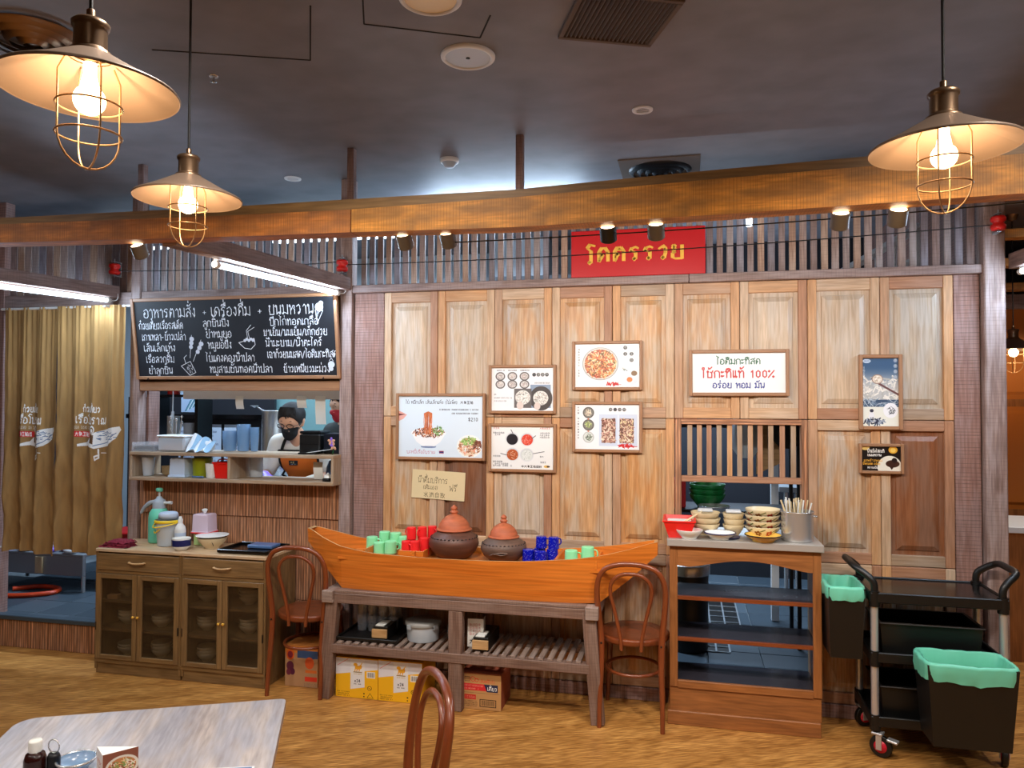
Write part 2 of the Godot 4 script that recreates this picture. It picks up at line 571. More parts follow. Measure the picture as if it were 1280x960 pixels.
# unreadably small lines of print
func small_print(cv: Canvas, x: float, y: float, width: float, hgt: float, col: Color, square := false) -> void:
	var cx := x
	while cx < x + width:
		var cw := hgt if square else hgt * rng.randf_range(0.35, 0.7)
		if rng.randf() > 0.1:
			var k := "大王水自中日船麵象取"[rng.randi() % 10] if square else "กขคนมบรวลอ"[rng.randi() % 10]
			var st := strokes(k)
			st.pop_back()
			for q in st:
				for i in q.size() - 1: cv.line(Vector2(cx + q[i].x * cw / 10.0, y - q[i].y * hgt / 10.0), Vector2(cx + q[i + 1].x * cw / 10.0, y - q[i + 1].y * hgt / 10.0), 1.0, col)
		cx += cw * 1.25

# ---------------------------------------------------------------- materials
var stile_m := []
var field_m := []
var slat_m := []
func materials() -> void:
	# weathered teak of the panel wall
	var w1 := wood_image(11, Color(0.72, 0.60, 0.49), Color(0.82, 0.70, 0.58), Color(0.76, 0.69, 0.63), 0.6)
	var w2 := wood_image(21, Color(0.73, 0.54, 0.37), Color(0.84, 0.68, 0.51), Color(0.74, 0.68, 0.62), 0.8)
	for c in [Color(1, 0.97, 0.93), Color(0.92, 0.84, 0.78), Color(0.86, 0.73, 0.66), Color(1.0, 0.88, 0.74), Color(0.84, 0.82, 0.80)]:
		stile_m.append(wood("stile_wood_%d" % stile_m.size(), w1, 0.5, c))
	for c in [Color(1, 0.98, 0.95), Color(1.0, 0.93, 0.82), Color(0.97, 0.97, 0.98), Color(0.66, 0.55, 0.52), Color(0.72, 0.58, 0.52)]:
		field_m.append(wood("field_wood_%d" % field_m.size(), w2, 0.42, c))
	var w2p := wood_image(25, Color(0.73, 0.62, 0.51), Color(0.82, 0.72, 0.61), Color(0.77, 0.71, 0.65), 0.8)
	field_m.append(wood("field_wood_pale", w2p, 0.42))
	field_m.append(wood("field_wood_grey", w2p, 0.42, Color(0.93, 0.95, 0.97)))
	var w3 := wood_image(31, Color(0.45, 0.38, 0.36), Color(0.60, 0.52, 0.49), Color(0.62, 0.59, 0.60), 0.6, 0.10)
	for c in [Color(1, 1, 1), Color(0.92, 0.86, 0.84), Color(1.05, 1.0, 0.96), Color(0.84, 0.86, 0.92), Color(1.12, 1.02, 0.9)]:
		slat_m.append(wood("slat_wood_%d" % slat_m.size(), w3, 0.55, c))
	wood("post_wood", w3, 0.6, Color(1.08, 1.04, 1.02))
	wood("lintel_wood", w3, 0.55, Color(1.0, 0.95, 0.93))
	# rough-sawn red-brown boards
	var w4 := wood_image(41, Color(0.50, 0.36, 0.32), Color(0.60, 0.45, 0.40), Color(0.60, 0.51, 0.50), 0.55, 0.28)
	var w4r := wood_image(45, Color(0.50, 0.34, 0.24), Color(0.66, 0.48, 0.35), Color(0.60, 0.47, 0.39), 0.5, 0.0, 512, 72, 0.38)
	wood("ribbed_board", w4r, 0.65, Color(1.08, 1.04, 1.0))
	wood("sawn_board", w4, 0.7, Color.WHITE, Vector3(1.0, 2, 1), 0.04)
	var w5 := wood_image(51, Color(0.58, 0.40, 0.19), Color(0.76, 0.55, 0.28), Color(0.46, 0.34, 0.22), 0.7, 0.30)
	wood("beam_gold", w5, 0.55, Color(1.16, 1.12, 0.98), Vector3(2.0, 3, 1), 0.03)
	wood("beam_flare", w5, 0.55, Color(1.08, 0.98, 1.0), Vector3(2.0, 3, 1), 0.03)  # same timber; lens flare over the left part painted in as a pinker tint
	wood("rafter_wood", w3, 0.6, Color(0.92, 0.84, 0.80))
	var w6 := wood_image(61, Color(0.44, 0.33, 0.20), Color(0.58, 0.45, 0.28), Color(0.50, 0.40, 0.28), 0.4)
	wood("oak", w6, 0.45)
	wood("oak_light", w6, 0.5, Color(1.42, 1.44, 1.5))
	wood("pale_top", w1, 0.45, Color(1.02, 1.0, 0.93))
	wood("cab_teak", w6, 0.42, Color(1.14, 0.93, 0.80))
	wood("bench_wood", w3, 0.65, Color(0.86, 0.76, 0.68), Vector3(1.0, 3, 1), 0.03)
	wood("bench_slat", w3, 0.6, Color(1.0, 0.96, 0.9))
	var w7 := wood_image(71, Color(0.76, 0.40, 0.12), Color(0.85, 0.50, 0.19), Color(0.80, 0.45, 0.16), 0.35)
	wood("boat_wood", w7, 0.32, Color.WHITE, Vector3(0.5, 2, 1))
	var w8 := wood_image(81, Color(0.52, 0.32, 0.13), Color(0.88, 0.66, 0.37), Color(0.70, 0.49, 0.25), 0.35, 0.0, 1024, 130, 0.0, 0.085)
	var fm := wood("floor_wood", w8, 0.36, Color.WHITE, Vector3(0.7, 0.9, 1))
	fm.metallic_specular = 0.4
	var w9 := wood_image(91, Color(0.60, 0.56, 0.55), Color(0.77, 0.72, 0.68), Color(0.56, 0.57, 0.63), 0.6, 0.0, 512, 140)
	wood("table_top", w9, 0.3, Color.WHITE, Vector3(0.9, 2.2, 1))
	var w10 := wood_image(95, Color(0.42, 0.19, 0.09), Color(0.55, 0.27, 0.13), Color(0.47, 0.24, 0.13), 0.4)
	var bw := wood("bentwood", w10, 0.3)
	bw.clearcoat_enabled = true; bw.clearcoat = 0.4; bw.clearcoat_roughness = 0.25
	wood("frame_wood", w1, 0.5, Color(0.82, 0.70, 0.60), Vector3(1, 6, 1))
	wood("clay_lid", wood_image(97, Color(0.62, 0.30, 0.17), Color(0.74, 0.38, 0.22), Color(0.66, 0.38, 0.25), 0.5, 0.0, 256), 0.6)
	var cl := wood_image(98, Color(0.32, 0.19, 0.14), Color(0.44, 0.27, 0.20), Color(0.27, 0.18, 0.15), 0.6, 0.0, 256)
	wood("clay_pot", cl, 0.5)
	wood("clay_grey", cl, 0.55, Color(1.05, 1.25, 1.35))
	wood("ceiling_paint", wood_image(99, Color(0.452, 0.448, 0.475), Color(0.470, 0.464, 0.490), Color(0.44, 0.438, 0.468), 0.6, 0.0, 512, 160), 0.6, Color.WHITE, Vector3(0.3, 0.12, 1))
	mat("ceiling_joint", Color(0.08, 0.07, 0.07), 0.9)
	mat("dark_glaze", Color(0.15, 0.10, 0.085), 0.5)
	mat("plaster_dark", Color(0.36, 0.30, 0.26), 0.8)
	mat("kitchen_pale", Color(0.70, 0.76, 0.80), 0.5)
	mat("spot_grey", Color(0.42, 0.41, 0.41), 0.4)
	mat("counter_steel", Color(0.72, 0.70, 0.68), 0.4, 0.45)
	wood("ply", w1, 0.5, Color(0.86, 0.86, 0.84))
	mat("kitchen_dark", Color(0.10, 0.11, 0.14), 0.6)
	mat("teal_glass", Color(0.47, 0.62, 0.62), 0.25)
	mat("slate", Color(0.26, 0.31, 0.35), 0.4)
	mat("slate_b", Color(0.23, 0.28, 0.32), 0.45)
	mat("slate_c", Color(0.29, 0.34, 0.38), 0.42)
	mat("grout", Color(0.50, 0.53, 0.55), 0.8)
	mat("steel", Color(0.80, 0.80, 0.80), 0.26, 0.75)
	mat("steel_soft", Color(0.64, 0.66, 0.68), 0.42, 0.6)
	mat("dark_steel", Color(0.16, 0.16, 0.17), 0.4, 0.8)
	mat("white_plastic", Color(0.88, 0.88, 0.87), 0.4)
	mat("white_paint", Color(0.84, 0.85, 0.86), 0.5)
	mat("black_plastic", Color(0.045, 0.042, 0.04), 0.42)
	mat("black_gloss", Color(0.03, 0.03, 0.035), 0.2)
	mat("bronze", Color(0.52, 0.42, 0.33), 0.35, 0.85)
	mat("bronze_shade", Color(0.50, 0.42, 0.36), 0.42, 0.35)
	mat("wire", Color(0.70, 0.58, 0.44), 0.35, 0.8)
	mat("cord", Color(0.09, 0.08, 0.08), 0.6)
	mat("red_paint", Color(0.74, 0.07, 0.10), 0.32)
	mat("gold", Color(0.94, 0.72, 0.28), 0.35, 0.15)
	mat("red_plastic", Color(0.88, 0.13, 0.10), 0.35)
	mat("red_cup", Color(0.90, 0.16, 0.17), 0.28)
	mat("green_cup", Color(0.55, 0.88, 0.66), 0.3)
	mat("green_plastic", Color(0.05, 0.42, 0.18), 0.4)
	mat("paper", Color(0.90, 0.91, 0.90), 0.7)
	mat("paper_blue", Color(0.74, 0.80, 0.88), 0.6)
	mat("cream_china", Color(0.90, 0.84, 0.70), 0.25)
	mat("white_china", Color(0.92, 0.92, 0.90), 0.2)
	mat("blue_rim", Color(0.10, 0.14, 0.36), 0.25)
	mat("beige_bowl", Color(0.86, 0.78, 0.62), 0.5)
	mat("maroon", Color(0.48, 0.06, 0.16), 0.85)
	mat("teal_plastic", Color(0.42, 0.80, 0.68), 0.35)
	mat("grey_plastic", Color(0.66, 0.70, 0.74), 0.4)
	mat("yellow_plastic", Color(0.94, 0.80, 0.16), 0.4)
	mat("lime_plastic", Color(0.58, 0.62, 0.10), 0.4)
	mat("liner_green", Color(0.45, 0.82, 0.70), 0.35)
	mat("alu", Color(0.80, 0.80, 0.81), 0.35, 0.7)
	mat("skin", Color(0.80, 0.60, 0.48), 0.5)
	mat("shirt_white", Color(0.88, 0.86, 0.82), 0.85)
	mat("hair", Color(0.075, 0.05, 0.04), 0.75)
	mat("apron", Color(0.86, 0.42, 0.08), 0.8)
	mat("black_cloth", Color(0.03, 0.03, 0.035), 0.85)
	mat("glove", Color(0.55, 0.42, 0.86), 0.35)
	mat("mask_red", Color(0.66, 0.10, 0.14), 0.8)
	mat("carton", Color(0.72, 0.55, 0.36), 0.8)
	mat("orange_wall", Color(0.70, 0.40, 0.17), 0.45)
	mat("orange_panel", Color(0.76, 0.44, 0.16), 0.45)
	glass("clear", Color(0.95, 0.97, 1.0), 0.16)
	glass("clear_cloudy", Color(0.86, 0.90, 0.94), 0.55, 0.25)
	glass("cab_glass", Color(0.20, 0.16, 0.13), 0.30, 0.08)
	glass("blue_clear", Color(0.50, 0.66, 0.82), 0.5, 0.2)
	var fab := mat("curtain_cloth", Color.WHITE, 0.9)
	fab.albedo_texture = ImageTexture.create_from_image(curtain_print())
	(M["liner_green"] as StandardMaterial3D).backlight_enabled = true
	(M["liner_green"] as StandardMaterial3D).backlight = Color(0.25, 0.5, 0.4)

# the boat-noodle print of the doorway curtain
func curtain_print() -> Image:
	var W := 512
	var H := 1024
	var cv := Canvas.new(W, H, Color(0.60, 0.46, 0.27))
	var weave := stretched(5, 256, 64, 0.05, 3, 512)
	for y in H:
		for x in W:
			var k := 1.0 + (weave[(y % 512) * 512 + x] / 255.0 - 0.5) * 0.16
			cv.im.set_pixel(x, y, Color(0.60 * k, 0.46 * k, 0.27 * k))
	var wh := Color(0.93, 0.93, 0.92)
	var bl := Color(0.42, 0.50, 0.62)
	var X := 150.0
	var Y := 440.0
	write(cv, "ก๋วยเตี๋ยว", X + 120, Y, 20, 4.5, wh, 130, true)
	write(cv, "เรือโบราณ", X + 118, Y + 48, 26, 5.0, wh, 210, true)
	small_print(cv, X, Y + 72, 120, 12, wh)
	cv.rect(X + 4, Y + 82, 120, 24, Color(0.82, 0.16, 0.16))
	write(cv, "大象王船麵", X + 14, Y + 101, 15, 2.5, wh, 96)
	# the boat with a rower
	cv.poly(PackedVector2Array([Vector2(X + 28, Y + 136), Vector2(X + 92, Y + 124), Vector2(X + 160, Y + 82), Vector2(X + 240, Y + 66), Vector2(X + 330, Y + 58), Vector2(X + 338, Y + 72), Vector2(X + 306, Y + 108), Vector2(X + 240, Y + 136), Vector2(X + 160, Y + 150), Vector2(X + 96, Y + 140), Vector2(X + 30, Y + 146)]), wh)
	for i in 26:
		var p := Vector2(X + 165 + rng.randf() * 130, Y + 78 + rng.randf() * 34)
		cv.line(p, p + Vector2(rng.randf_range(8, 22), rng.randf_range(-5, 3)), 3.0, bl)
	cv.path([Vector2(X + 150, Y + 138), Vector2(X + 230, Y + 122), Vector2(X + 310, Y + 84)], 3.5, bl)
	cv.disc(X + 140, Y + 72, 17, wh); cv.disc(X + 140, Y + 74, 12, Color(0.54, 0.41, 0.25)); cv.disc(X + 140, Y + 76, 8, wh)
	cv.poly(PackedVector2Array([Vector2(X + 118, Y + 128), Vector2(X + 126, Y + 94), Vector2(X + 154, Y + 94), Vector2(X + 150, Y + 132)]), Color(0.42, 0.30, 0.18))
	cv.path([Vector2(X + 180, Y + 152), Vector2(X + 182, Y + 186), Vector2(X + 160, Y + 196), Vector2(X + 158, Y + 182), Vector2(X + 180, Y + 176)], 7.0, wh)
	cv.line(Vector2(X + 192, Y + 166), Vector2(X + 220, Y + 166), 3.0, wh)
	return cv.im

# ---------------------------------------------------------------- the place
func slab(nm: String, a: Vector3, z: Vector3, mt: String, label := "", grain := 0) -> Node3D:
	return setting(nm, label, mb(grain).bb(a, z).done(), M[mt])

func room_shell() -> void:
	# dining floor: boards laid at 25 degrees to the kitchen front
	var fl := mb(0, false)
	fl.bb(Vector3(-7, -0.06, -4.3), Vector3(4.5, 0, 8))
	var c := cos(deg_to_rad(25.0))
	var s := sin(deg_to_rad(25.0))
	for i in fl.v.size():
		var p := fl.v[i]
		fl.t[i] = Vector2(p.x * c - p.z * s, p.x * s + p.z * c)
	setting("floor", "warm brown strip-wood restaurant floor", fl.done(), M.floor_wood)
	slab("ceiling", Vector3(-7, 3.15, -4.3), Vector3(4.5, 3.3, 8), "ceiling_paint", "dark brown painted ceiling")
	slab("wall_left", Vector3(-7.2, -0.06, -4.3), Vector3(-7, 3.3, 8), "plaster_dark")
	slab("wall_right", Vector3(4.5, -0.06, -4.3), Vector3(4.7, 3.3, 8), "plaster_dark")
	slab("wall_rear", Vector3(-7.2, -0.06, 8), Vector3(4.7, 3.3, 8.2), "plaster_dark")
	slab("wall_far", Vector3(-7.2, -0.06, -4.5), Vector3(4.7, 3.3, -4.3), "plaster_dark")
	# kitchen: raised floor, back wall, side partition
	slab("floor_kitchen", Vector3(-7, 0, -2.5), Vector3(1.58, 0.19, -0.06), "grout", "raised slate kitchen floor")
	slab("floor_landing", Vector3(-4.86, 0.0, -0.059), Vector3(-3.64, 0.19, 0.05), "grout")
	var kf := get_node("floor_kitchen")
	for i in 22:
		for j in 8:
			var x := -5.3 + i * 0.31
			var z := -0.21 - j * 0.30
			part(kf, "tile", sbox(Vector3(0.303, 0.022, 0.293), 0.002), M[["slate", "slate_b", "slate_c"][(i * 7 + j * 5 + i * j) % 3]], Vector3(x, 0.193, z))
	var kl := get_node("floor_landing")
	for i in 4:
		part(kl, "tile", sbox(Vector3(0.296, 0.022, 0.125), 0.002), M[["slate", "slate_c"][i % 2]], Vector3(-4.7 + i * 0.3, 0.193, -0.0))
	slab("wall_kitchen_back", Vector3(-7, 0.19, -2.7), Vector3(-0.55, 3.15, -2.5), "kitchen_pale", "pale wall at the back of the kitchen")
	slab("wall_kitchen_store", Vector3(-0.55, 0.19, -2.7), Vector3(1.62, 3.15, -2.5), "kitchen_dark")
	slab("wall_partition", Vector3(1.56, 0.0, -2.7), Vector3(1.62, 3.15, -0.05), "sawn_board", "", 1)
	slab("wall_kitchen_left", Vector3(-6.0, 0.19, -2.5), Vector3(-5.9, 3.15, -0.05), "kitchen_dark")

# ---------------------------------------------------------------- the panel wall
const LEAF := [-1.862, -1.505, -1.140, -0.783, -0.421, -0.063, 0.301, 0.664, 1.037, 1.401]
func leaf(par: Node3D, x0: float, x1: float, y0: float, y1: float, bot: float, top: float, seed_i: int) -> void:
	var g := 0.0015
	var sw := 0.047
	var o := Node3D.new()
	o.name = "door_leaf"
	par.add_child(o, true)
	o.position = Vector3((x0 + x1) * 0.5, y0, 0)
	var hw := (x1 - x0) * 0.5 - g
	var hh := y1 - y0
	for sd in [-1, 1]:
		part(o, "stile", sbox(Vector3(sw, hh - 2.0 * g, 0.04), 0.003, 1, (seed_i + sd) % 4), stile_m[(seed_i * 3 + sd + 1 + int(seed_i / 3.0)) % 5], Vector3(sd * (hw - sw * 0.5), hh * 0.5, -0.02))
	var iw := (hw - sw) * 2.0
	part(o, "rail", sbox(Vector3(iw, top, 0.038), 0.003, 0, seed_i % 4), stile_m[(seed_i * 2 + 1) % 5], Vector3(0, hh - g - top * 0.5, -0.021))
	part(o, "rail", sbox(Vector3(iw, bot, 0.038), 0.003, 0, (seed_i + 2) % 4), stile_m[(seed_i * 2 + 3) % 5], Vector3(0, g + bot * 0.5, -0.021))
	var ph := (hh - bot - top) * 0.5
	var pw := iw * 0.5
	var b := mb(1)
	b.rings([[pw + 0.004, ph + 0.004, -0.034], [pw + 0.004, ph + 0.004, -0.022], [pw - 0.026, ph - 0.026, -0.020], [pw - 0.029, ph - 0.029, -0.014], [pw - 0.050, ph - 0.050, -0.004], [pw - 0.054, ph - 0.054, -0.002]])
	var fm: Material = field_m[[0, 2, 1, 0, 2, 1, 0][seed_i % 7]]
	fm = field_m[[5, 5, 2, 0, 0, 2, 5, 5, 6, 0, 0, 0, 5, 0, 1, 0, 0, 2, 0, 0, 2, 0, 5, 1, 0, 0, 0, 0, 2, 0][seed_i]]  # most pale fields sit in the top row, its stronger light painted in
	if seed_i == 11: fm = field_m[3]
	if seed_i == 18: fm = field_m[4]
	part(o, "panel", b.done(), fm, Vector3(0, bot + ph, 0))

func panel_wall() -> void:
	var w := setting("wall_back", "panel wall of weathered teak door leaves")
	for i in 9:
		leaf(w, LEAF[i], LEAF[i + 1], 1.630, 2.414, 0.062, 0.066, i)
		if i == 5 or i == 6: continue
		leaf(w, LEAF[i], LEAF[i + 1], 0.840, 1.630, 0.060, 0.058, i + 10)
		leaf(w, LEAF[i], LEAF[i + 1], 0.075, 0.840, 0.060, 0.060, i + 20)
	# lintel, side boards, base board
	var lt := setting("trim_lintel", "long weathered lintel over the panel wall")
	part(lt, "timber", mb(0).bb(Vector3(-2.07, 2.414, -0.06), Vector3(0.02, 2.462, 0.03), 0.004).done(), M.lintel_wood)
	part(lt, "timber", mb(0).bb(Vector3(0.022, 2.414, -0.06), Vector3(1.54, 2.463, 0.03), 0.004).done(), M.lintel_wood)
	part(w, "side_board", mb(1).bb(Vector3(-2.065, 0.075, -0.03), Vector3(-1.865, 2.413, -0.004), 0.003).done(), M.sawn_board)
	part(w, "side_board", mb(1).bb(Vector3(1.404, 0.075, -0.03), Vector3(1.53, 2.413, -0.004), 0.003).done(), M.sawn_board)
	part(w, "base_board", mb(0).bb(Vector3(-2.07, 0.0, -0.04), Vector3(-0.1, 0.074, 0.008), 0.003).done(), M.sawn_board)
	part(w, "base_board", mb(0).bb(Vector3(0.69, 0.0, -0.04), Vector3(1.54, 0.074, 0.008), 0.003).done(), M.sawn_board)
	part(w, "backing_board", mb(1).bb(Vector3(-2.06, 0.02, -0.075), Vector3(-0.066, 2.40, -0.041)).done(), M.oak)
	part(w, "backing_board", mb(1).bb(Vector3(0.667, 0.02, -0.075), Vector3(1.53, 2.40, -0.041)).done(), M.oak)
	part(w, "backing_board", mb(1).bb(Vector3(-0.066, 1.632, -0.075), Vector3(0.667, 2.40, -0.041)).done(), M.oak)
	# serving hatch: sawn frame, slats and rail
	part(w, "hatch_board", mb(1).bb(Vector3(-0.061, 0.99, -0.075), Vector3(-0.025, 1.628, -0.002), 0.002).done(), M.ribbed_board)
	part(w, "hatch_board", mb(1).bb(Vector3(0.630, 0.99, -0.075), Vector3(0.664, 1.628, -0.002), 0.002).done(), M.ribbed_board)
	part(w, "hatch_board", mb(0).bb(Vector3(-0.025, 1.598, -0.075), Vector3(0.630, 1.628, -0.002), 0.002).done(), M.ribbed_board)
	part(w, "hatch_rail", mb(0).bb(Vector3(-0.025, 1.267, -0.045), Vector3(0.630, 1.302, -0.005), 0.003).done(), stile_m[2])
	for px in [0.023, 0.077, 0.131, 0.187, 0.245, 0.300, 0.358, 0.411, 0.469, 0.530, 0.589]:
		part(w, "slat", sbox(Vector3(0.028, 0.297, 0.014), 0.002, 1, int(px * 50) % 4), stile_m[[3, 2, 4, 1][int(px * 100) % 4]], Vector3(px, 1.4505, -0.024))
	# slatted transom above the lintel
	var k := 0
	var x := -2.01
	while x < 1.53:
		if not (x > -0.60 and x < 0.05) or true:
			part(w, "transom_slat", sbox(Vector3([0.034, 0.036, 0.038][k % 3], 0.46, 0.018), 0.002, 1, k % 4), slat_m[(k * 3 + int(k / 4.0)) % 5], Vector3(x, 2.463 + 0.23, -0.02))
		x += 0.0565
		k += 1
	part(w, "transom_rail", mb(0).bb(Vector3(-2.07, 2.92, -0.05), Vector3(1.54, 2.99, 0.02), 0.004).done(), M.lintel_wood)
	# corner post by the passage
	setting("trim_post", "grey weathered corner post at the passage", mb(1).bb(Vector3(1.535, 0.0, -0.06), Vector3(1.636, 3.15, 0.05), 0.006).done(), M.post_wood)

# ---------------------------------------------------------------- kitchen window, doorway
func kitchen_front() -> void:
	var w := setting("wall_kitchen_window", "wooden kitchen window front with sawn boards below")
	for x in [[-2.152, -2.072], [-3.708, -3.636], [-4.86, -4.765]]:
		part(w, "post", mb(1).bb(Vector3(x[0], 0.0 if x[0] > -4 else 0.0, -0.05), Vector3(x[1], 3.15, 0.03), 0.004).done(), M.post_wood if x[0] > -4 else M.sawn_board)
	part(w, "rail", mb(0).bb(Vector3(-3.636, 1.79, -0.04), Vector3(-2.152, 1.852, 0.02), 0.003).done(), M.frame_wood)
	part(w, "lintel", mb(0).bb(Vector3(-3.636, 2.40, -0.04), Vector3(-2.152, 2.47, 0.02), 0.003).done(), M.lintel_wood)
	part(w, "lintel", mb(0).bb(Vector3(-7.0, 2.375, -0.04), Vector3(-3.708, 2.47, 0.025), 0.003).done(), M.lintel_wood)
	part(w, "backing_board", mb(0).bb(Vector3(-3.636, 1.852, -0.04), Vector3(-2.152, 2.40, -0.02)).done(), M.oak)
	# inner cheek of the window
	part(w, "window_cheek", mb(1).bb(Vector3(-3.636, 0.78, -0.16), Vector3(-3.618, 1.79, -0.05)).done(), M.sawn_board)
	# sawn boards below
	part(w, "apron_board", mb(1).bb(Vector3(-3.63, 0.965, -0.03), Vector3(-2.155, 1.19, 0.012), 0.003).done(), M.ribbed_board)
	part(w, "apron_board", mb(1).bb(Vector3(-3.63, 0.44, -0.035), Vector3(-2.155, 0.968, 0.002), 0.003).done(), M.ribbed_board)
	part(w, "apron_board", mb(1).bb(Vector3(-3.63, 0.0, -0.035), Vector3(-2.155, 0.438, 0.0), 0.003).done(), M.ribbed_board)
	part(w, "base_wall", mb(1).bb(Vector3(-3.636, 0.0, -0.10), Vector3(-2.152, 1.19, -0.036)).done(), M.oak)
	# transom slats of the window bay, and the closer boards over the doorway
	var k := 0
	var x := -3.60
	while x < -2.16:
		part(w, "transom_slat", sbox(Vector3(0.036, 0.46, 0.018), 0.002, 1, k % 4), slat_m[(k * 2 + 1) % 5], Vector3(x, 2.70, -0.02))
		x += 0.0565
		k += 1
	x = -5.9
	while x < -3.72:
		part(w, "transom_slat", sbox(Vector3(0.056, 0.46, 0.018), 0.002, 1, k % 4), slat_m[(k * 3 + 1) % 5], Vector3(x, 2.70, -0.02))
		x += 0.0615
		k += 1
	part(w, "transom_rail", mb(0).bb(Vector3(-7.0, 2.92, -0.05), Vector3(-2.152, 2.99, 0.02), 0.004).done(), M.lintel_wood)
	part(w, "side_panel", mb(1).bb(Vector3(-7.0, 0.0, -0.04), Vector3(-4.86, 2.375, 0.0)).done(), M.sawn_board)
	var stp := setting("floor_step", "ribbed wooden step with slate tread at the kitchen doorway")
	part(stp, "riser", mb(1).bb(Vector3(-7.0, 0.0, 0.05), Vector3(-3.64, 0.19, 0.076), 0.003).done(), M.ribbed_board)
	part(stp, "tread", mb(0).bb(Vector3(-7.0, 0.19, 0.03), Vector3(-3.64, 0.222, 0.09), 0.004).done(), M.slate_b)
	blackboard()
	hatch_shelf()
	# doorway curtain
	var c := thing("doorway_curtain", "brown cloth curtain with white boat print hanging in the kitchen doorway", "curtain", Vector3(-4.18, 0, 0.09))
	part(c, "rod", mb().tube([Vector3(-0.54, 2.365, 0), Vector3(0.55, 2.365, 0)], 0.009, 10).done(), M.white_plastic)
	for s in 2:
		var x0: float = [-0.505, -0.055][s]
		var x1: float = [-0.045, 0.49][s]
		part(c, "cloth", curtain_cloth(x0, x1, s), M.curtain_cloth)

func curtain_cloth(x0: float, x1: float, s: int) -> ArrayMesh:
	var rows := []
	var uvs := []
	var nz := noise(40 + s, 1.0, 2)
	for r in 41:
		var v := r / 40.0
		var y := lerpf(2.372, 0.665 + 0.02 * s, v)
		var row := []
		var ur := []
		for k in 61:
			var u := k / 60.0
			var amp := 0.010 + 0.017 * v
			var ph := u * TAU * (3.2 + s * 0.6)
			var z := sin(ph + 0.6 * sin(v * 2.0)) * amp + 0.008 * sin(u * 90.0) * (1.0 - v) * (1.0 - v) + nz.get_noise_2d(u * 2.0, v * 2.6) * 0.03 * v + nz.get_noise_2d(u * 9.0 + 40.0, v * 12.0) * 0.012 * v
			var xx := lerpf(x0, x1, u) + (0.5 - u) * 0.03 * v + cos(ph) * 0.008 * v
			row.append(Vector3(xx, y + 0.012 * sin(u * 5.0 + s) * v, z + s * 0.012))
			ur.append(Vector2(u, v))
		rows.append(row); uvs.append(ur)
	var b := mb()
	b.grid(rows, false, true, uvs)
	return b.done()

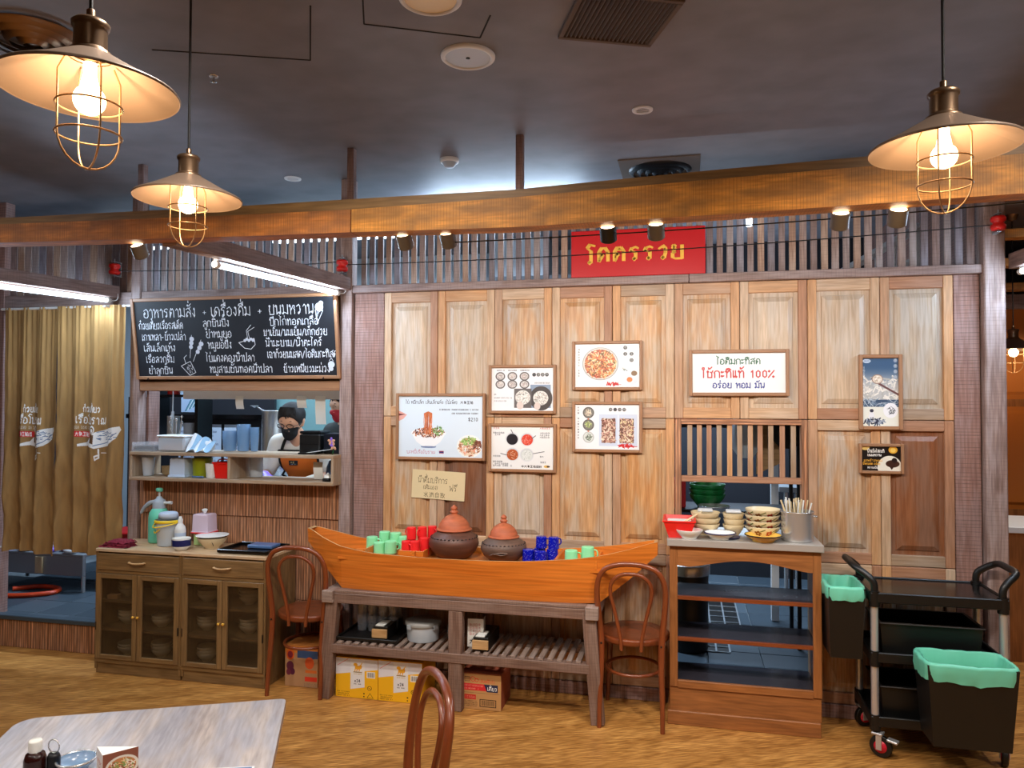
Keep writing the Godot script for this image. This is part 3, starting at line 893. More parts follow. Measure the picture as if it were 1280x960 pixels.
func blackboard() -> void:
	var W := 1280
	var H := 464
	var cv := Canvas.new(W, H, Color(0.055, 0.065, 0.095))
	var dust := stretched(8, 64, 64, 0.05, 4, 512)
	for y in H:
		for x in W:
			var d := (dust[(y % 512) * 512 + (x % 512)] / 255.0) * 0.035
			cv.im.set_pixel(x, y, Color(0.03 + d, 0.045 + d, 0.085 + d))
	var ch := Color(0.90, 0.92, 0.95)
	var q := 1.4
	write(cv, "อาหารตามสั่ง", 62, 100, 52, 4.6, ch, 350, false, q)
	write(cv, "+", 458, 92, 30, 4.0, ch)
	write(cv, "เครื่องดื่ม", 510, 100, 52, 4.6, ch, 252, false, q)
	write(cv, "+", 812, 94, 32, 4.0, ch)
	write(cv, "ขนมหวาน", 876, 98, 54, 4.6, ch, 278, false, q)
	var l1 := ["ก๋วยเตี๋ยวเรือรสเด็ด", "เกาเหลา-ข้าวเปล่า", "เส้นเล็กแห้ง", "เรือลวกจิ้ม", "ยำลูกชิ้น"]
	var w1 := [295, 292, 212, 190, 160]
	for i in 5: write(cv, l1[i], [26, 40, 48, 56, 70][i], 170 + i * 69, 35, 3.8, ch, w1[i], false, q)
	var l2 := ["ลูกชิ้นปิ้ง", "ยำหมูยอ", "หมูยอปิ้ง", "ไข่แดงดองน้ำปลา", "หมูสามชั้นทอดน้ำปลา"]
	var w2 := [172, 165, 155, 312, 400]
	for i in 5: write(cv, l2[i], [452, 468, 476, 458, 478][i], [162, 228, 294, 374, 442][i], 36, 3.9, ch, w2[i], false, q)
	var l3 := ["ปีกไก่ทอดเกลือ", "ชาเย็น/นมเย็น/เก๊กฮวย", "น้ำมะขาม/น้ำตะไคร้", "เฉาก๊วยนมสด/ไอติมกะทิสด", "ข้าวเหนียวมะม่วง"]
	var w3 := [300, 392, 348, 430, 285]
	for i in 5: write(cv, l3[i], [880, 836, 846, 852, 950][i], [162, 224, 287, 355, 442][i], 35, 3.8, ch, w3[i], false, q)
	# chalk drawings: skewers, glass, bowl, ice-cream cone, strawberry
	for s in [[372, 262, 352, 350], [432, 292, 372, 372]]:
		cv.line(Vector2(s[0], s[1] - 50), Vector2(s[2], s[3]), 3.0, ch)
		for k in 3: cv.disc(s[0] - k * (s[0] - s[2]) * 0.22, s[1] - 26 + k * 24, 15 - k, Color(0.8, 0.83, 0.88))
	cv.path([Vector2(290, 400), Vector2(352, 372), Vector2(384, 440), Vector2(344, 458), Vector2(290, 400), Vector2(322, 385), Vector2(312, 350), Vector2(330, 334)], 3.4, ch)
	for i in 30:
		var p := Vector2(325 + rng.randf() * 40, 395 + rng.randf() * 45)
		cv.line(p, p + Vector2(rng.randf_range(-8, 8), rng.randf_range(-8, 8)), 2.0, ch)
	cv.path([Vector2(676, 262), Vector2(776, 238), Vector2(780, 276), Vector2(752, 302), Vector2(712, 296), Vector2(676, 262)], 3.6, ch)
	cv.path([Vector2(734, 240), Vector2(730, 190), Vector2(760, 158)], 3.2, ch); cv.path([Vector2(746, 236), Vector2(738, 196), Vector2(780, 172)], 3.2, ch)
	for k in 5: cv.disc(716 + k * 13, 250 - (k % 2) * 8, 9, Color(0.8, 0.83, 0.88))
	cv.disc(1188, 62, 25, Color(0.82, 0.85, 0.9)); cv.disc(1200, 40, 14, Color(0.82, 0.85, 0.9))
	cv.path([Vector2(1164, 78), Vector2(1172, 158), Vector2(1210, 82), Vector2(1164, 78)], 3.4, ch)
	for k in 5: cv.line(Vector2(1168 + k * 8, 84), Vector2(1170 + k * 3, 140 - k * 12), 2.0, ch)
	cv.disc(1244, 398, 20, Color(0.82, 0.85, 0.9)); cv.disc(1242, 424, 13, Color(0.82, 0.85, 0.9)); cv.path([Vector2(1232, 376), Vector2(1246, 360), Vector2(1256, 378)], 3.0, ch)
	var b := thing("menu_blackboard", "long black chalkboard menu in white Thai handwriting above the kitchen window", "blackboard", Vector3(-2.888, 1.868, 0.035))
	var tilt := 0.135
	var hw := 0.752
	var hh := 0.545
	var bas := Basis(Vector3.RIGHT, tilt)
	var p := MB.new()
	p.poly([Vector3(-hw + 0.02, 0.02, 0.006), Vector3(hw - 0.02, 0.02, 0.006), Vector3(hw - 0.02, hh - 0.02, 0.006), Vector3(-hw + 0.02, hh - 0.02, 0.006)], Vector3(0, 0, 1), [Vector2(0, 1), Vector2(1, 1), Vector2(1, 0), Vector2(0, 0)])
	var o := part(b, "board", p.done(), picture("chalk", cv.im, 0.62), Vector3.ZERO, Vector3(tilt, 0, 0))
	part(b, "back", mb().bb(Vector3(-hw + 0.01, 0.01, -0.010), Vector3(hw - 0.01, hh - 0.01, 0.004)).done(), M.oak, Vector3.ZERO, Vector3(tilt, 0, 0))
	for f in [[Vector3(-hw, 0, -0.012), Vector3(-hw + 0.022, hh, 0.016), 1], [Vector3(hw - 0.022, 0, -0.012), Vector3(hw, hh, 0.016), 1], [Vector3(-hw + 0.022, 0, -0.012), Vector3(hw - 0.022, 0.022, 0.016), 0], [Vector3(-hw + 0.022, hh - 0.022, -0.012), Vector3(hw - 0.022, hh, 0.016), 0]]:
		part(b, "frame", mb(f[2]).bb(f[0], f[1], 0.003).done(), M.frame_wood, Vector3.ZERO, Vector3(tilt, 0, 0))
	for sx in [-0.66, 0.63]:
		part(b, "hook", mb().tube([Vector3(sx, -0.004, 0.0), Vector3(sx, -0.004, 0.02), Vector3(sx + 0.012, 0.006, 0.024)], 0.004, 6).done(), M.dark_steel)

func hatch_shelf() -> void:
	var s := thing("window_shelf", "long two-tier plywood shelf box fixed across the kitchen window", "shelf", Vector3(-2.87, 1.195, 0))
	var z0 := -0.15
	var z1 := 0.14
	part(s, "board", mb(0).bb(Vector3(-0.74, 0.168, z0), Vector3(0.735, 0.190, z1), 0.002).done(), M.ply)
	part(s, "board", mb(0).bb(Vector3(-0.74, 0.0, z0), Vector3(0.735, 0.022, z1), 0.002).done(), M.ply)
	for x in [-0.74, -0.008, 0.717]:
		part(s, "upright", mb(1).bb(Vector3(x, 0.022, z0), Vector3(x + 0.018, 0.168, z1 - 0.004), 0.002).done(), M.ply)

# ---------------------------------------------------------------- beams, rafters, wires
func bowed(xs: Array, ylo: Array, yhi: Array, z0: float, z1: float) -> ArrayMesh:
	var b := mb(0)
	for i in xs.size() - 1:
		var a0 := Vector3(xs[i], ylo[i], z0); var a1 := Vector3(xs[i], yhi[i], z0); var a2 := Vector3(xs[i], yhi[i], z1); var a3 := Vector3(xs[i], ylo[i], z1)
		var c0 := Vector3(xs[i + 1], ylo[i + 1], z0); var c1 := Vector3(xs[i + 1], yhi[i + 1], z0); var c2 := Vector3(xs[i + 1], yhi[i + 1], z1); var c3 := Vector3(xs[i + 1], ylo[i + 1], z1)
		b.poly([a3, c3, c2, a2], Vector3(0, 0, 1)); b.poly([a0, c0, c1, a1], Vector3(0, 0, -1))
		b.poly([a1, c1, c2, a2], Vector3(0, 1, 0)); b.poly([a0, c0, c3, a3], Vector3(0, -1, 0))
		if i == 0: b.poly([a0, a1, a2, a3], Vector3(-1, 0, 0))
		if i == xs.size() - 2: b.poly([c0, c1, c2, c3], Vector3(1, 0, 0))
	return b.done()

func beams() -> void:
	var bm := setting("trim_beam", "bowed golden-brown timber beam running before the kitchen front")
	part(bm, "timber", bowed([-5.2, -3.6, -2.846, -1.725, -1.252], [2.46, 2.424, 2.402, 2.376, 2.370], [2.55, 2.502, 2.482, 2.462, 2.458], 1.71, 1.80), M.beam_flare)
	part(bm, "timber", bowed([-1.248, -0.615, 0.116, 0.927, 1.8, 3.2], [2.370, 2.358, 2.366, 2.382, 2.400, 2.43], [2.458, 2.467, 2.490, 2.508, 2.525, 2.55], 1.71, 1.80), M.beam_gold)
	part(bm, "cap_board", bowed([-5.2, -3.6, -2.846, -1.725, -1.25, -0.615, 0.116, 0.927, 1.8, 3.2], [2.551, 2.503, 2.483, 2.463, 2.459, 2.468, 2.491, 2.509, 2.526, 2.551], [2.58, 2.530, 2.512, 2.500, 2.500, 2.498, 2.524, 2.545, 2.56, 2.58], 1.74, 1.792), M.oak)
	for x in [-3.83, -2.112, 1.69]:
		var b := mb(2)
		b.xf = Transform3D(Basis(Vector3.RIGHT, 0.034), Vector3(x, 2.47, 0.03))
		b.bb(Vector3(-0.034, -0.04, 0.0), Vector3(0.034, 0.04, 1.69), 0.003)
		part(bm, "rafter", b.done(), M.rafter_wood)
	# steel hangers between ceiling and the hidden carrier
	for x in [-3.20, -1.835, -0.862]:
		part(bm, "hanger", mb(1).bb(Vector3(x - 0.02, 2.72, 0.53), Vector3(x + 0.02, 3.15, 0.57), 0.002).done(), M.lintel_wood)
	part(bm, "carrier", mb(0).bb(Vector3(-5.2, 2.72, 0.52), Vector3(-0.7, 2.80, 0.58), 0.003).done(), M.oak)
	# insulators and the two wires strung between them
	var spot := [Vector3(-3.80, 2.62, 0.03), Vector3(-2.115, 2.58, 0.031), Vector3(1.585, 2.66, 0.051)]
	var who := ["red spool insulator on a bracket beside the doorway slats", "red spool insulator on the post between chalkboard and door panels", "red spool insulator on the corner post at the passage"]
	for i in 3:
		var t := thing("wire_insulator", who[i], "insulator", spot[i], "red spool insulators holding the wires")
		part(t, "bracket", mb().box(Vector3(0, -0.045, 0.03), Vector3(0.022, 0.006, 0.075), 0.001).box(Vector3(0, 0.05, 0.03), Vector3(0.022, 0.006, 0.075), 0.001).box(Vector3(0, 0.0, -0.001), Vector3(0.022, 0.1, 0.006), 0.001).done(), M.steel_soft)
		part(t, "bolt", mb().tube([Vector3(0, -0.055, 0.05), Vector3(0, 0.07, 0.05)], 0.004, 8).done(), M.steel_soft)
		part(t, "spool", mb().lathe([Vector2(0.0, -0.036), Vector2(0.03, -0.036), Vector2(0.036, -0.028), Vector2(0.036, -0.012), Vector2(0.024, 0.0), Vector2(0.036, 0.012), Vector2(0.036, 0.028), Vector2(0.03, 0.036), Vector2(0.0, 0.036)], 18, Vector3(0, 0, 0.05)).done(), M.red_plastic)
	var wl := []
	for i in 25:
		var u := i / 24.0
		wl.append(Vector3(lerpf(-3.76, -2.15, u), 2.605 - 0.05 * 4.0 * u * (1.0 - u) * 0.3, 0.085))
	solo("overhead_wire", "thin dark wire strung above the chalkboard between two insulators", "wire", mb().tube(wl, 0.0028, 6).done(), M.cord)
	var w2 := []
	for i in 41:
		var u := i / 40.0
		w2.append(Vector3(lerpf(-2.075, 1.55, u), lerpf(2.585, 2.655, u) - 0.028 * 4.0 * u * (1.0 - u), 0.085))
	solo("overhead_wire", "thin dark wire crossing the red name sign and the slats", "wire", mb().tube(w2, 0.0028, 6).done(), M.cord)
	var w3 := []
	for i in 41:
		var u := i / 40.0
		w3.append(Vector3(lerpf(-0.9, 1.2, u), lerpf(2.335, 2.385, u) - 0.014 * 4.0 * u * (1.0 - u), 1.70))
	solo("overhead_wire", "thin dark cable running close under the golden beam", "wire", mb().tube(w3, 0.0025, 6).done(), M.cord)
	# the red name sign in the transom
	var sg := thing("name_sign", "red wooden sign board with golden Thai letters in the slatted transom", "sign", Vector3(-0.275, 2.463, 0.012))
	part(sg, "board", mb(0).box(Vector3(0, 0.139, 0), Vector3(0.776, 0.277, 0.022), 0.003).done(), M.red_paint, Vector3.ZERO, Vector3.ZERO)
	var x := -0.292
	var chars := ["โ", "ค", "ต", "ร", "ร", "ว", "ย"]
	var h := 0.0076
	for i in 7:
		var st := strokes(chars[i])
		st.pop_back()
		var lm := MB.new()
		for q in st:
			for j in q.size() - 1:
				var a: Vector2 = q[j] * h
				var bq: Vector2 = q[j + 1] * h
				var d := bq - a
				lm.xf = Transform3D(Basis(Vector3(0, 0, 1), d.angle()), Vector3((a.x + bq.x) * 0.5, (a.y + bq.y) * 0.5, 0))
				lm.box(Vector3.ZERO, Vector3(d.length() + 0.006, 0.021 if absf(d.y) > absf(d.x) else 0.012, 0.010), 0.001)
		lm.xf = Transform3D()
		part(sg, "letter", lm.done(), M.gold, Vector3(x, 0.092 if i else 0.078, 0.014))
		x += [0.062, 0.092, 0.092, 0.082, 0.082, 0.078, 0.08][i]

# ---------------------------------------------------------------- ceiling
func ceiling_fittings() -> void:
	var y := 3.15
	# joints of the ceiling hatches: shallow dark reveals
	var cl := get_node("ceiling")
	for j in [[-1.528, 1.611, -1.317, 2.007], [-1.528, 1.611, -2.113, 1.837], [-1.183, 1.842, -1.10, 2.04], [-1.183, 1.842, -0.783, 1.643], [-0.783, 1.643, -0.70, 1.80]]:
		var a := Vector3(j[0], y - 0.0005, j[1]); var b := Vector3(j[2], y - 0.0005, j[3])
		var d := b - a
		part(cl, "joint_strip", sbox(Vector3(d.length(), 0.003, 0.006), 0.0), M.ceiling_joint, (a + b) * 0.5, Vector3(0, atan2(-d.z, d.x), 0))
	# two round speakers
	var lab := ["white round ceiling speaker with pale grey grille and dark centre dot", "white round ceiling speaker with cream coloured grille"]
	for i in 2:
		var p: Vector3 = [Vector3(-0.873, y, 1.503), Vector3(-0.876, y, 1.965)][i]
		var s := thing("ceiling_speaker", lab[i], "speaker", p, "round ceiling speakers")
		part(s, "ring", mb().lathe([Vector2(0.092, -0.004), Vector2(0.094, -0.012), Vector2(0.104, -0.014), Vector2(0.112, -0.008), Vector2(0.113, 0.0)], 40).done(), M.white_paint)
		part(s, "grille", mb().lathe([Vector2(0.0, -0.009), Vector2(0.094, -0.008), Vector2(0.094, 0.0)], 40).done(), M.paper_blue if i == 0 else M.cream_china)
		if i == 0: part(s, "badge", mb().lathe([Vector2(0, -0.012), Vector2(0.009, -0.011), Vector2(0.009, -0.008)], 12).done(), M.dark_steel)
	# small round fittings
	for d in [[Vector3(-0.202, y, 0.772), "small white round downlight alone on the dark ceiling over the panel wall", 0.05], [Vector3(-2.45, y, 0.109), "small white slotted downlight above the kitchen doorway end", 0.052], [Vector3(1.697, y, 0.077), "small white round downlight above the passage", 0.05]]:
		var s := thing("ceiling_downlight", d[1], "downlight", d[0], "small ceiling downlights")
		part(s, "ring", mb().lathe([Vector2(d[2] * 0.66, -0.001), Vector2(d[2] * 0.72, -0.008), Vector2(d[2], -0.006), Vector2(d[2] * 1.02, 0.0)], 28).done(), M.white_paint)
		var b := mb()
		b.lathe([Vector2(0.0, -0.003), Vector2(d[2] * 0.7, -0.003)], 28)
		part(s, "lens", b.done(), M.grey_plastic)
		for k in 3: part(s, "louvre", sbox(Vector3(d[2] * 1.1, 0.004, 0.004), 0.0), M.white_paint, Vector3(0, -0.006, (k - 1) * d[2] * 0.4))
	var hd := thing("smoke_detector", "white smoke detector on the blue-lit ceiling behind the beam", "smoke detector", Vector3(-1.351, y, 0.258))
	part(hd, "base", mb().lathe([Vector2(0.0, -0.022), Vector2(0.052, -0.022), Vector2(0.056, -0.012), Vector2(0.056, 0.0)], 28).done(), M.white_plastic)
	part(hd, "chamber", mb().lathe([Vector2(0.0, -0.05), Vector2(0.026, -0.048), Vector2(0.044, -0.024), Vector2(0.044, -0.020)], 24).done(), M.grey_plastic)
	var sp := thing("sprinkler_head", "tiny chrome sprinkler head on the dark ceiling", "sprinkler", Vector3(-2.019, y, 1.563))
	part(sp, "rosette", mb().lathe([Vector2(0.0, -0.006), Vector2(0.018, -0.005), Vector2(0.02, 0.0)], 16).done(), M.steel)
	part(sp, "deflector", mb().tube([Vector3(0, -0.006, 0), Vector3(0, -0.026, 0)], 0.005, 8).lathe([Vector2(0.0, -0.03), Vector2(0.014, -0.028), Vector2(0.0, -0.026)], 12).done(), M.steel)
	# air outlets
	var air := thing("air_grille", "dark rectangular slatted air grille set in the ceiling", "air grille", Vector3(-0.24, y, 1.68))
	var ga := atan2(-(1.492 - 1.628), 0.317)
	air.rotation.y = ga
	for f in [[Vector3(0, -0.008, -0.165), Vector3(0.38, 0.016, 0.02)], [Vector3(0, -0.008, 0.165), Vector3(0.38, 0.016, 0.02)], [Vector3(-0.18, -0.008, 0), Vector3(0.02, 0.016, 0.31)], [Vector3(0.18, -0.008, 0), Vector3(0.02, 0.016, 0.31)]]:
		part(air, "frame", sbox(f[1], 0.003), M.plaster_dark, f[0])
	part(air, "plenum", mb().bb(Vector3(-0.17, -0.002, -0.155), Vector3(0.17, 0.0, 0.155)).done(), M.black_plastic)
	for k in 20: part(air, "slat", sbox(Vector3(0.005, 0.012, 0.31), 0.0), M.plaster_dark, Vector3(-0.161 + k * 0.017, -0.008, 0), Vector3(0, 0, 0.5))
	round_outlet(Vector3(-2.496, y, 2.03), 0.20, "round bronze ceiling air diffuser of nested rings beside the pendant lamp", M.bronze, false)
	round_outlet(Vector3(-0.15, y, -0.20), 0.19, "black round air diffuser in a square plate behind the beam", M.dark_steel, true)

func round_outlet(at: Vector3, r: float, label: String, m: Material, plate: bool) -> void:
	var t := thing("air_diffuser", label, "air diffuser", at, "ceiling air diffusers")
	if plate: part(t, "plate", mb().box(Vector3(0, -0.004, 0), Vector3(r * 2.5, 0.008, r * 2.5), 0.002).done(), M.plaster_dark)
	for k in 4:
		var q := r * (1.0 - k * 0.23)
		part(t, "ring", mb().lathe([Vector2(q - 0.028, -0.028 - k * 0.004), Vector2(q - 0.012, -0.02 - k * 0.003), Vector2(q, -0.008), Vector2(q - 0.003, -0.006), Vector2(q - 0.014, -0.016 - k * 0.003), Vector2(q - 0.028, -0.026 - k * 0.004)], 40).done(), m)
	part(t, "core", mb().lathe([Vector2(0, -0.03), Vector2(r * 0.12, -0.028), Vector2(r * 0.14, -0.008)], 20).done(), m)

# ---------------------------------------------------------------- lamps
func pendant(at: Vector3, label: String, size := 1.0) -> void:
	var t := thing("pendant_lamp", label, "pendant lamp", at, "bronze cage pendant lamps")
	t.scale = Vector3.ONE * size
	var top := (3.15 - at.y) / size
	part(t, "cord", mb().tube([Vector3(0, 0.165, 0), Vector3(0, top, 0)], 0.0042, 8).done(), M.cord)
	part(t, "ceiling_cup", mb().lathe([Vector2(0.0, top - 0.05), Vector2(0.03, top - 0.04), Vector2(0.045, top)], 20).done(), M.bronze)
	part(t, "socket", mb().lathe([Vector2(0.044, 0.072), Vector2(0.044, 0.084), Vector2(0.036, 0.088), Vector2(0.034, 0.092), Vector2(0.034, 0.136), Vector2(0.038, 0.139), Vector2(0.039, 0.148), Vector2(0.033, 0.154), Vector2(0.012, 0.158), Vector2(0.009, 0.162), Vector2(0.009, 0.178), Vector2(0.004, 0.182)], 28).done(), M.bronze)
	part(t, "shade", mb().lathe([Vector2(0.183, -0.004), Vector2(0.185, 0.0), Vector2(0.182, 0.004), Vector2(0.12, 0.036), Vector2(0.046, 0.079), Vector2(0.040, 0.080), Vector2(0.040, 0.077), Vector2(0.044, 0.075), Vector2(0.118, 0.031), Vector2(0.180, -0.001), Vector2(0.183, -0.004)], 56).done(), M.bronze_shade)
	var pr := [Vector2(0.0, -0.055)]
	for k in 9:
		var a := -PI / 2 + PI * 0.80 * (k + 1) / 9.0
		pr.append(Vector2(cos(a) * 0.033, -0.022 + sin(a) * 0.033))
	pr.append(Vector2(0.014, 0.035)); pr.append(Vector2(0.013, 0.06)); pr.append(Vector2(0.0, 0.062))
	part(t, "bulb", mb().lathe(pr, 24).done(), M.bulb_glow)
	lamp_omni(t, Vector3(0, -0.022, 0), PEND, Color(1.0, 0.86, 0.68), 0.025)
	var rr := 0.064
	for k in 4:
		var a := TAU * k / 4.0 + 0.5
		var d := Vector3(cos(a), 0, sin(a))
		var q := [d * 0.05 + Vector3(0, 0.062, 0), d * rr + Vector3(0, 0.03, 0), d * rr + Vector3(0, -0.10, 0)]
		for i in 6:
			var b := PI / 2 * (i + 1) / 6.0
			q.append(d * rr * cos(b) + Vector3(0, -0.10 - sin(b) * 0.075, 0))
		part(t, "cage_wire", mb().tube(q, 0.0022, 6).done(), M.wire)
	for yy in [-0.035, -0.10]:
		var q := []
		for i in 32: q.append(Vector3(cos(TAU * i / 32.0) * (rr + 0.002), yy, sin(TAU * i / 32.0) * (rr + 0.002)))
		part(t, "cage_ring", mb().tube(q, 0.0022, 6, true).done(), M.wire)

const PEND := 0.16
const TRACK := 0.78
func lamps() -> void:
	glow("bulb_glow", Color(1.0, 0.86, 0.62), 14.0)
	glow("tube_glow", Color(0.86, 0.94, 1.0), 7.0)
	glow("spot_glow", Color(1.0, 0.94, 0.82), 9.0)
	pendant(Vector3(-1.28, 2.405, 3.064), "large bronze cage pendant lamp over the dining table, under the round bronze diffuser")
	pendant(Vector3(-1.565, 2.375, 2.338), "bronze cage pendant lamp hanging just before the beam and the chalkboard tube light", 0.9)
	pendant(Vector3(0.671, 2.40, 2.264), "bronze cage pendant lamp hanging over the black service trolley side")
	# cylinder spots under the beam, washing the panel wall
	var px := [-2.27, -1.068, -0.891, -0.276, -0.103, 0.518, 0.700]
	var who := ["white cylinder spotlight under the beam near the chalkboard", "white cylinder spotlight over the panel with the menu posters, end one of its pair", "white cylinder spotlight over the menu posters, inner one of its pair", "dark cylinder spotlight in front of the red name sign", "white cylinder spotlight in front of the red name sign", "white cylinder spotlight between the name sign and the trolley side", "white cylinder spotlight at the passage end of the beam"]
	for i in px.size():
		var t := thing("beam_spotlight", who[i], "spotlight", Vector3(px[i], 2.345 + 0.02 * absf(px[i] + 0.3) * 0.5, 1.70), "cylinder spotlights under the beam")
		var rot := Vector3(0.62, 0, 0.0)
		part(t, "body", mb().lathe([Vector2(0.0, -0.034), Vector2(0.027, -0.034), Vector2(0.027, -0.034), Vector2(0.031, -0.03), Vector2(0.031, 0.024), Vector2(0.031, 0.024), Vector2(0.028, 0.026), Vector2(0.026, 0.024)], 28).done(), M.black_plastic if i == 3 else M.spot_grey, Vector3.ZERO, rot)
		part(t, "lens", mb().lathe([Vector2(0.026, 0.022), Vector2(0.0, 0.0245)], 24).done(), M.spot_glow, Vector3.ZERO, rot)
		var bk := Basis(Vector3.RIGHT, 0.62) * Vector3(0, -1, 0)
		part(t, "front_lens", mb().lathe([Vector2(0.0, -0.036), Vector2(0.024, -0.0345)], 24).done(), M.spot_glow, Vector3.ZERO, rot)
		part(t, "bracket", mb().box(Vector3(0, 0.03, 0.03), Vector3(0.012, 0.006, 0.05), 0.001).done(), M.dark_steel)
		lamp_spot(t, bk * 0.045, Vector3(0, -0.38, -0.92), TRACK, 62.0, NEUTRAL, 0.03)
		lamp_spot(t, -bk * 0.034, Vector3(0, 0.9, 0.3), 0.05, 60.0, WARM, 0.03)
	# tube lights under the rafters
	tube_light(Vector3(-3.83, 2.405, 0.10), "long white tube light under the rafter above the doorway curtain")
	tube_light(Vector3(-2.14, 2.405, 0.10), "long white tube light under the rafter above the chalkboard")
	tube_light(Vector3(1.69, 2.405, 0.10), "white tube light under the rafter at the passage post")
	# kitchen ceiling battens behind the slats; the last is added to brighten the hatch
	for k in 4:
		var at: Vector3 = [Vector3(-4.4, 3.03, -1.1), Vector3(-2.75, 3.03, -1.1), Vector3(-1.25, 2.95, -0.70), Vector3(0.2, 2.2, -1.9)][k]
		var t := thing("kitchen_batten", ["bright kitchen batten light behind the doorway slats", "bright kitchen batten light behind the chalkboard slats", "bright kitchen batten light behind the slats over the menu posters", "added low fill light behind the serving hatch rack"][k], "batten light", at, "kitchen batten lights")
		part(t, "tube", mb().tube([Vector3(-0.55, 0, 0), Vector3(0.55, 0, 0)], 0.014, 12).done(), M.tube_glow)
		for s in [-0.5, 0.5]: part(t, "hanger", mb().tube([Vector3(s, 0.012, 0), Vector3(s, 3.15 - at.y, 0)], 0.004, 6).done(), M.steel_soft)
		lamp_area(t, Vector3(0, -0.016, 0), Vector3(-PI / 2, 0, 0), 1.1, 0.03, 5.0, COOL)
		lamp_area(t, Vector3(0, 0.016, 0), Vector3(PI / 2, 0, 0), 1.1, 0.03, 3.2 if k == 2 else 1.1, COOL)
	# room downlights behind the viewer; the last, unseen, is added to brighten the passage
	var k2 := 0
	for p in [Vector3(-3.4, 3.15, 2.9), Vector3(-1.0, 3.15, 2.75), Vector3(1.3, 3.15, 2.7), Vector3(3.2, 3.15, 2.4), Vector3(-3.0, 3.15, 4.8), Vector3(-0.4, 3.15, 4.6), Vector3(2.2, 3.15, 4.6), Vector3(2.75, 3.15, -0.9)]:
		var t := thing("room_downlight", "recessed warm white ceiling downlight out of view, the passage one added", "downlight", p, "dining room downlights")
		part(t, "ring", mb().lathe([Vector2(0.07, -0.002), Vector2(0.075, -0.01), Vector2(0.095, -0.008), Vector2(0.097, 0.0)], 28).done(), M.white_paint)
		part(t, "lens", mb().lathe([Vector2(0.0, -0.004), Vector2(0.072, -0.004)], 24).done(), M.spot_glow)
		lamp_spot(t, Vector3(0, -0.012, 0), Vector3(0, -1, 0), ROOM, 74.0, NEUTRAL, 0.07)
		k2 += 1
const ROOM := 4.2

func tube_light(at: Vector3, label: String) -> void:
	var t := thing("tube_light", label, "tube light", at, "tube lights under the rafters")
	var sl := Vector3(0, -0.045, 1.25)
	part(t, "tube", mb().tube([Vector3(0, 0, 0), sl], 0.015, 14).done(), M.tube_glow)
	for e in [Vector3(0, 0, 0), sl]:
		part(t, "end_cap", mb().tube([e + Vector3(0, 0, -0.015), e + Vector3(0, 0, 0.015)], 0.0165, 12).box(e + Vector3(0, 0.024, 0), Vector3(0.02, 0.03, 0.012), 0.002).done(), M.white_plastic)
	part(t, "cable", mb().tube(curve([Vector3(0, 0, -0.01), Vector3(0.03, 0.005, -0.04), Vector3(0.035, 0.04, -0.05), Vector3(0.02, 0.07, -0.04), Vector3(0.0, 0.075, 0.0)]), 0.003, 6).done(), M.white_plastic)
	lamp_area(t, Vector3(0, -0.045, 0.625), Vector3(-PI / 2, 0, 0), 0.03, 1.2, 1.2, COOL)
	lamp_area(t, Vector3(-0.02, -0.0225, 0.625), Vector3(0, PI / 2, 0), 1.2, 0.03, 0.75, COOL)
	lamp_area(t, Vector3(0.02, -0.0225, 0.625), Vector3(0, -PI / 2, 0), 1.2, 0.03, 0.75, COOL)

# ---------------------------------------------------------------- framed prints on the panel wall
func poster(nm: String, label: String, cat: String, x0: float, x1: float, y0: float, y1: float, cv: Canvas, fw := 0.018, mt := "frame_wood", roll := 0.0) -> void:
	var t := thing(nm, label, cat, Vector3((x0 + x1) * 0.5, y0, 0.001))
	t.rotation.z = roll
	var hw := (x1 - x0) * 0.5
	var h := y1 - y0
	var p := MB.new()
	var i := fw * 0.9
	p.poly([Vector3(-hw + i, i, 0.014), Vector3(hw - i, i, 0.014), Vector3(hw - i, h - i, 0.014), Vector3(-hw + i, h - i, 0.014)], Vector3(0, 0, 1), [Vector2(0, 1), Vector2(1, 1), Vector2(1, 0), Vector2(0, 0)])
	part(t, "print", p.done(), picture(nm + str(t.get_index()), cv.im, 0.35))
	part(t, "back", mb().bb(Vector3(-hw + 0.004, 0.004, 0.0), Vector3(hw - 0.004, h - 0.004, 0.0125)).done(), M.oak)
	for f in [[Vector3(-hw, 0, 0), Vector3(-hw + fw, h, 0.026), 1], [Vector3(hw - fw, 0, 0), Vector3(hw, h, 0.026), 1], [Vector3(-hw + fw, 0, 0), Vector3(hw - fw, fw, 0.026), 0], [Vector3(-hw + fw, h - fw, 0), Vector3(hw - fw, h, 0.026), 0]]:
		part(t, "frame", mb(f[2]).bb(f[0], f[1], 0.003).done(), M[mt])

func scatter(cv: Canvas, c: Vector2, r: Vector2, n: int, cols: Array, len_: float, wd: float, round_ := true) -> void:
	for i in n:
		var a := rng.randf() * TAU
		var q := sqrt(rng.randf())
		var p := c + (Vector2(cos(a) * r.x, sin(a) * r.y) * q if round_ else Vector2(rng.randf_range(-r.x, r.x), rng.randf_range(-r.y, r.y)))
		var d := Vector2.RIGHT.rotated(rng.randf() * TAU) * len_ * rng.randf_range(0.4, 1.0)
		cv.line(p - d * 0.5, p + d * 0.5, wd * rng.randf_range(0.6, 1.2), cols[rng.randi() % cols.size()])

func seals(cv: Canvas, x: float, y: float, r: float, n: int, dx: float, dy: float, col: Color) -> void:
	for i in n:
		cv.disc(x + i * dx, y + i * dy, r, col)
		small_print(cv, x + i * dx - r * 0.5, y + i * dy + r * 0.5, r * 0.6, r * 1.1, Color(0.92, 0.92, 0.9), true)

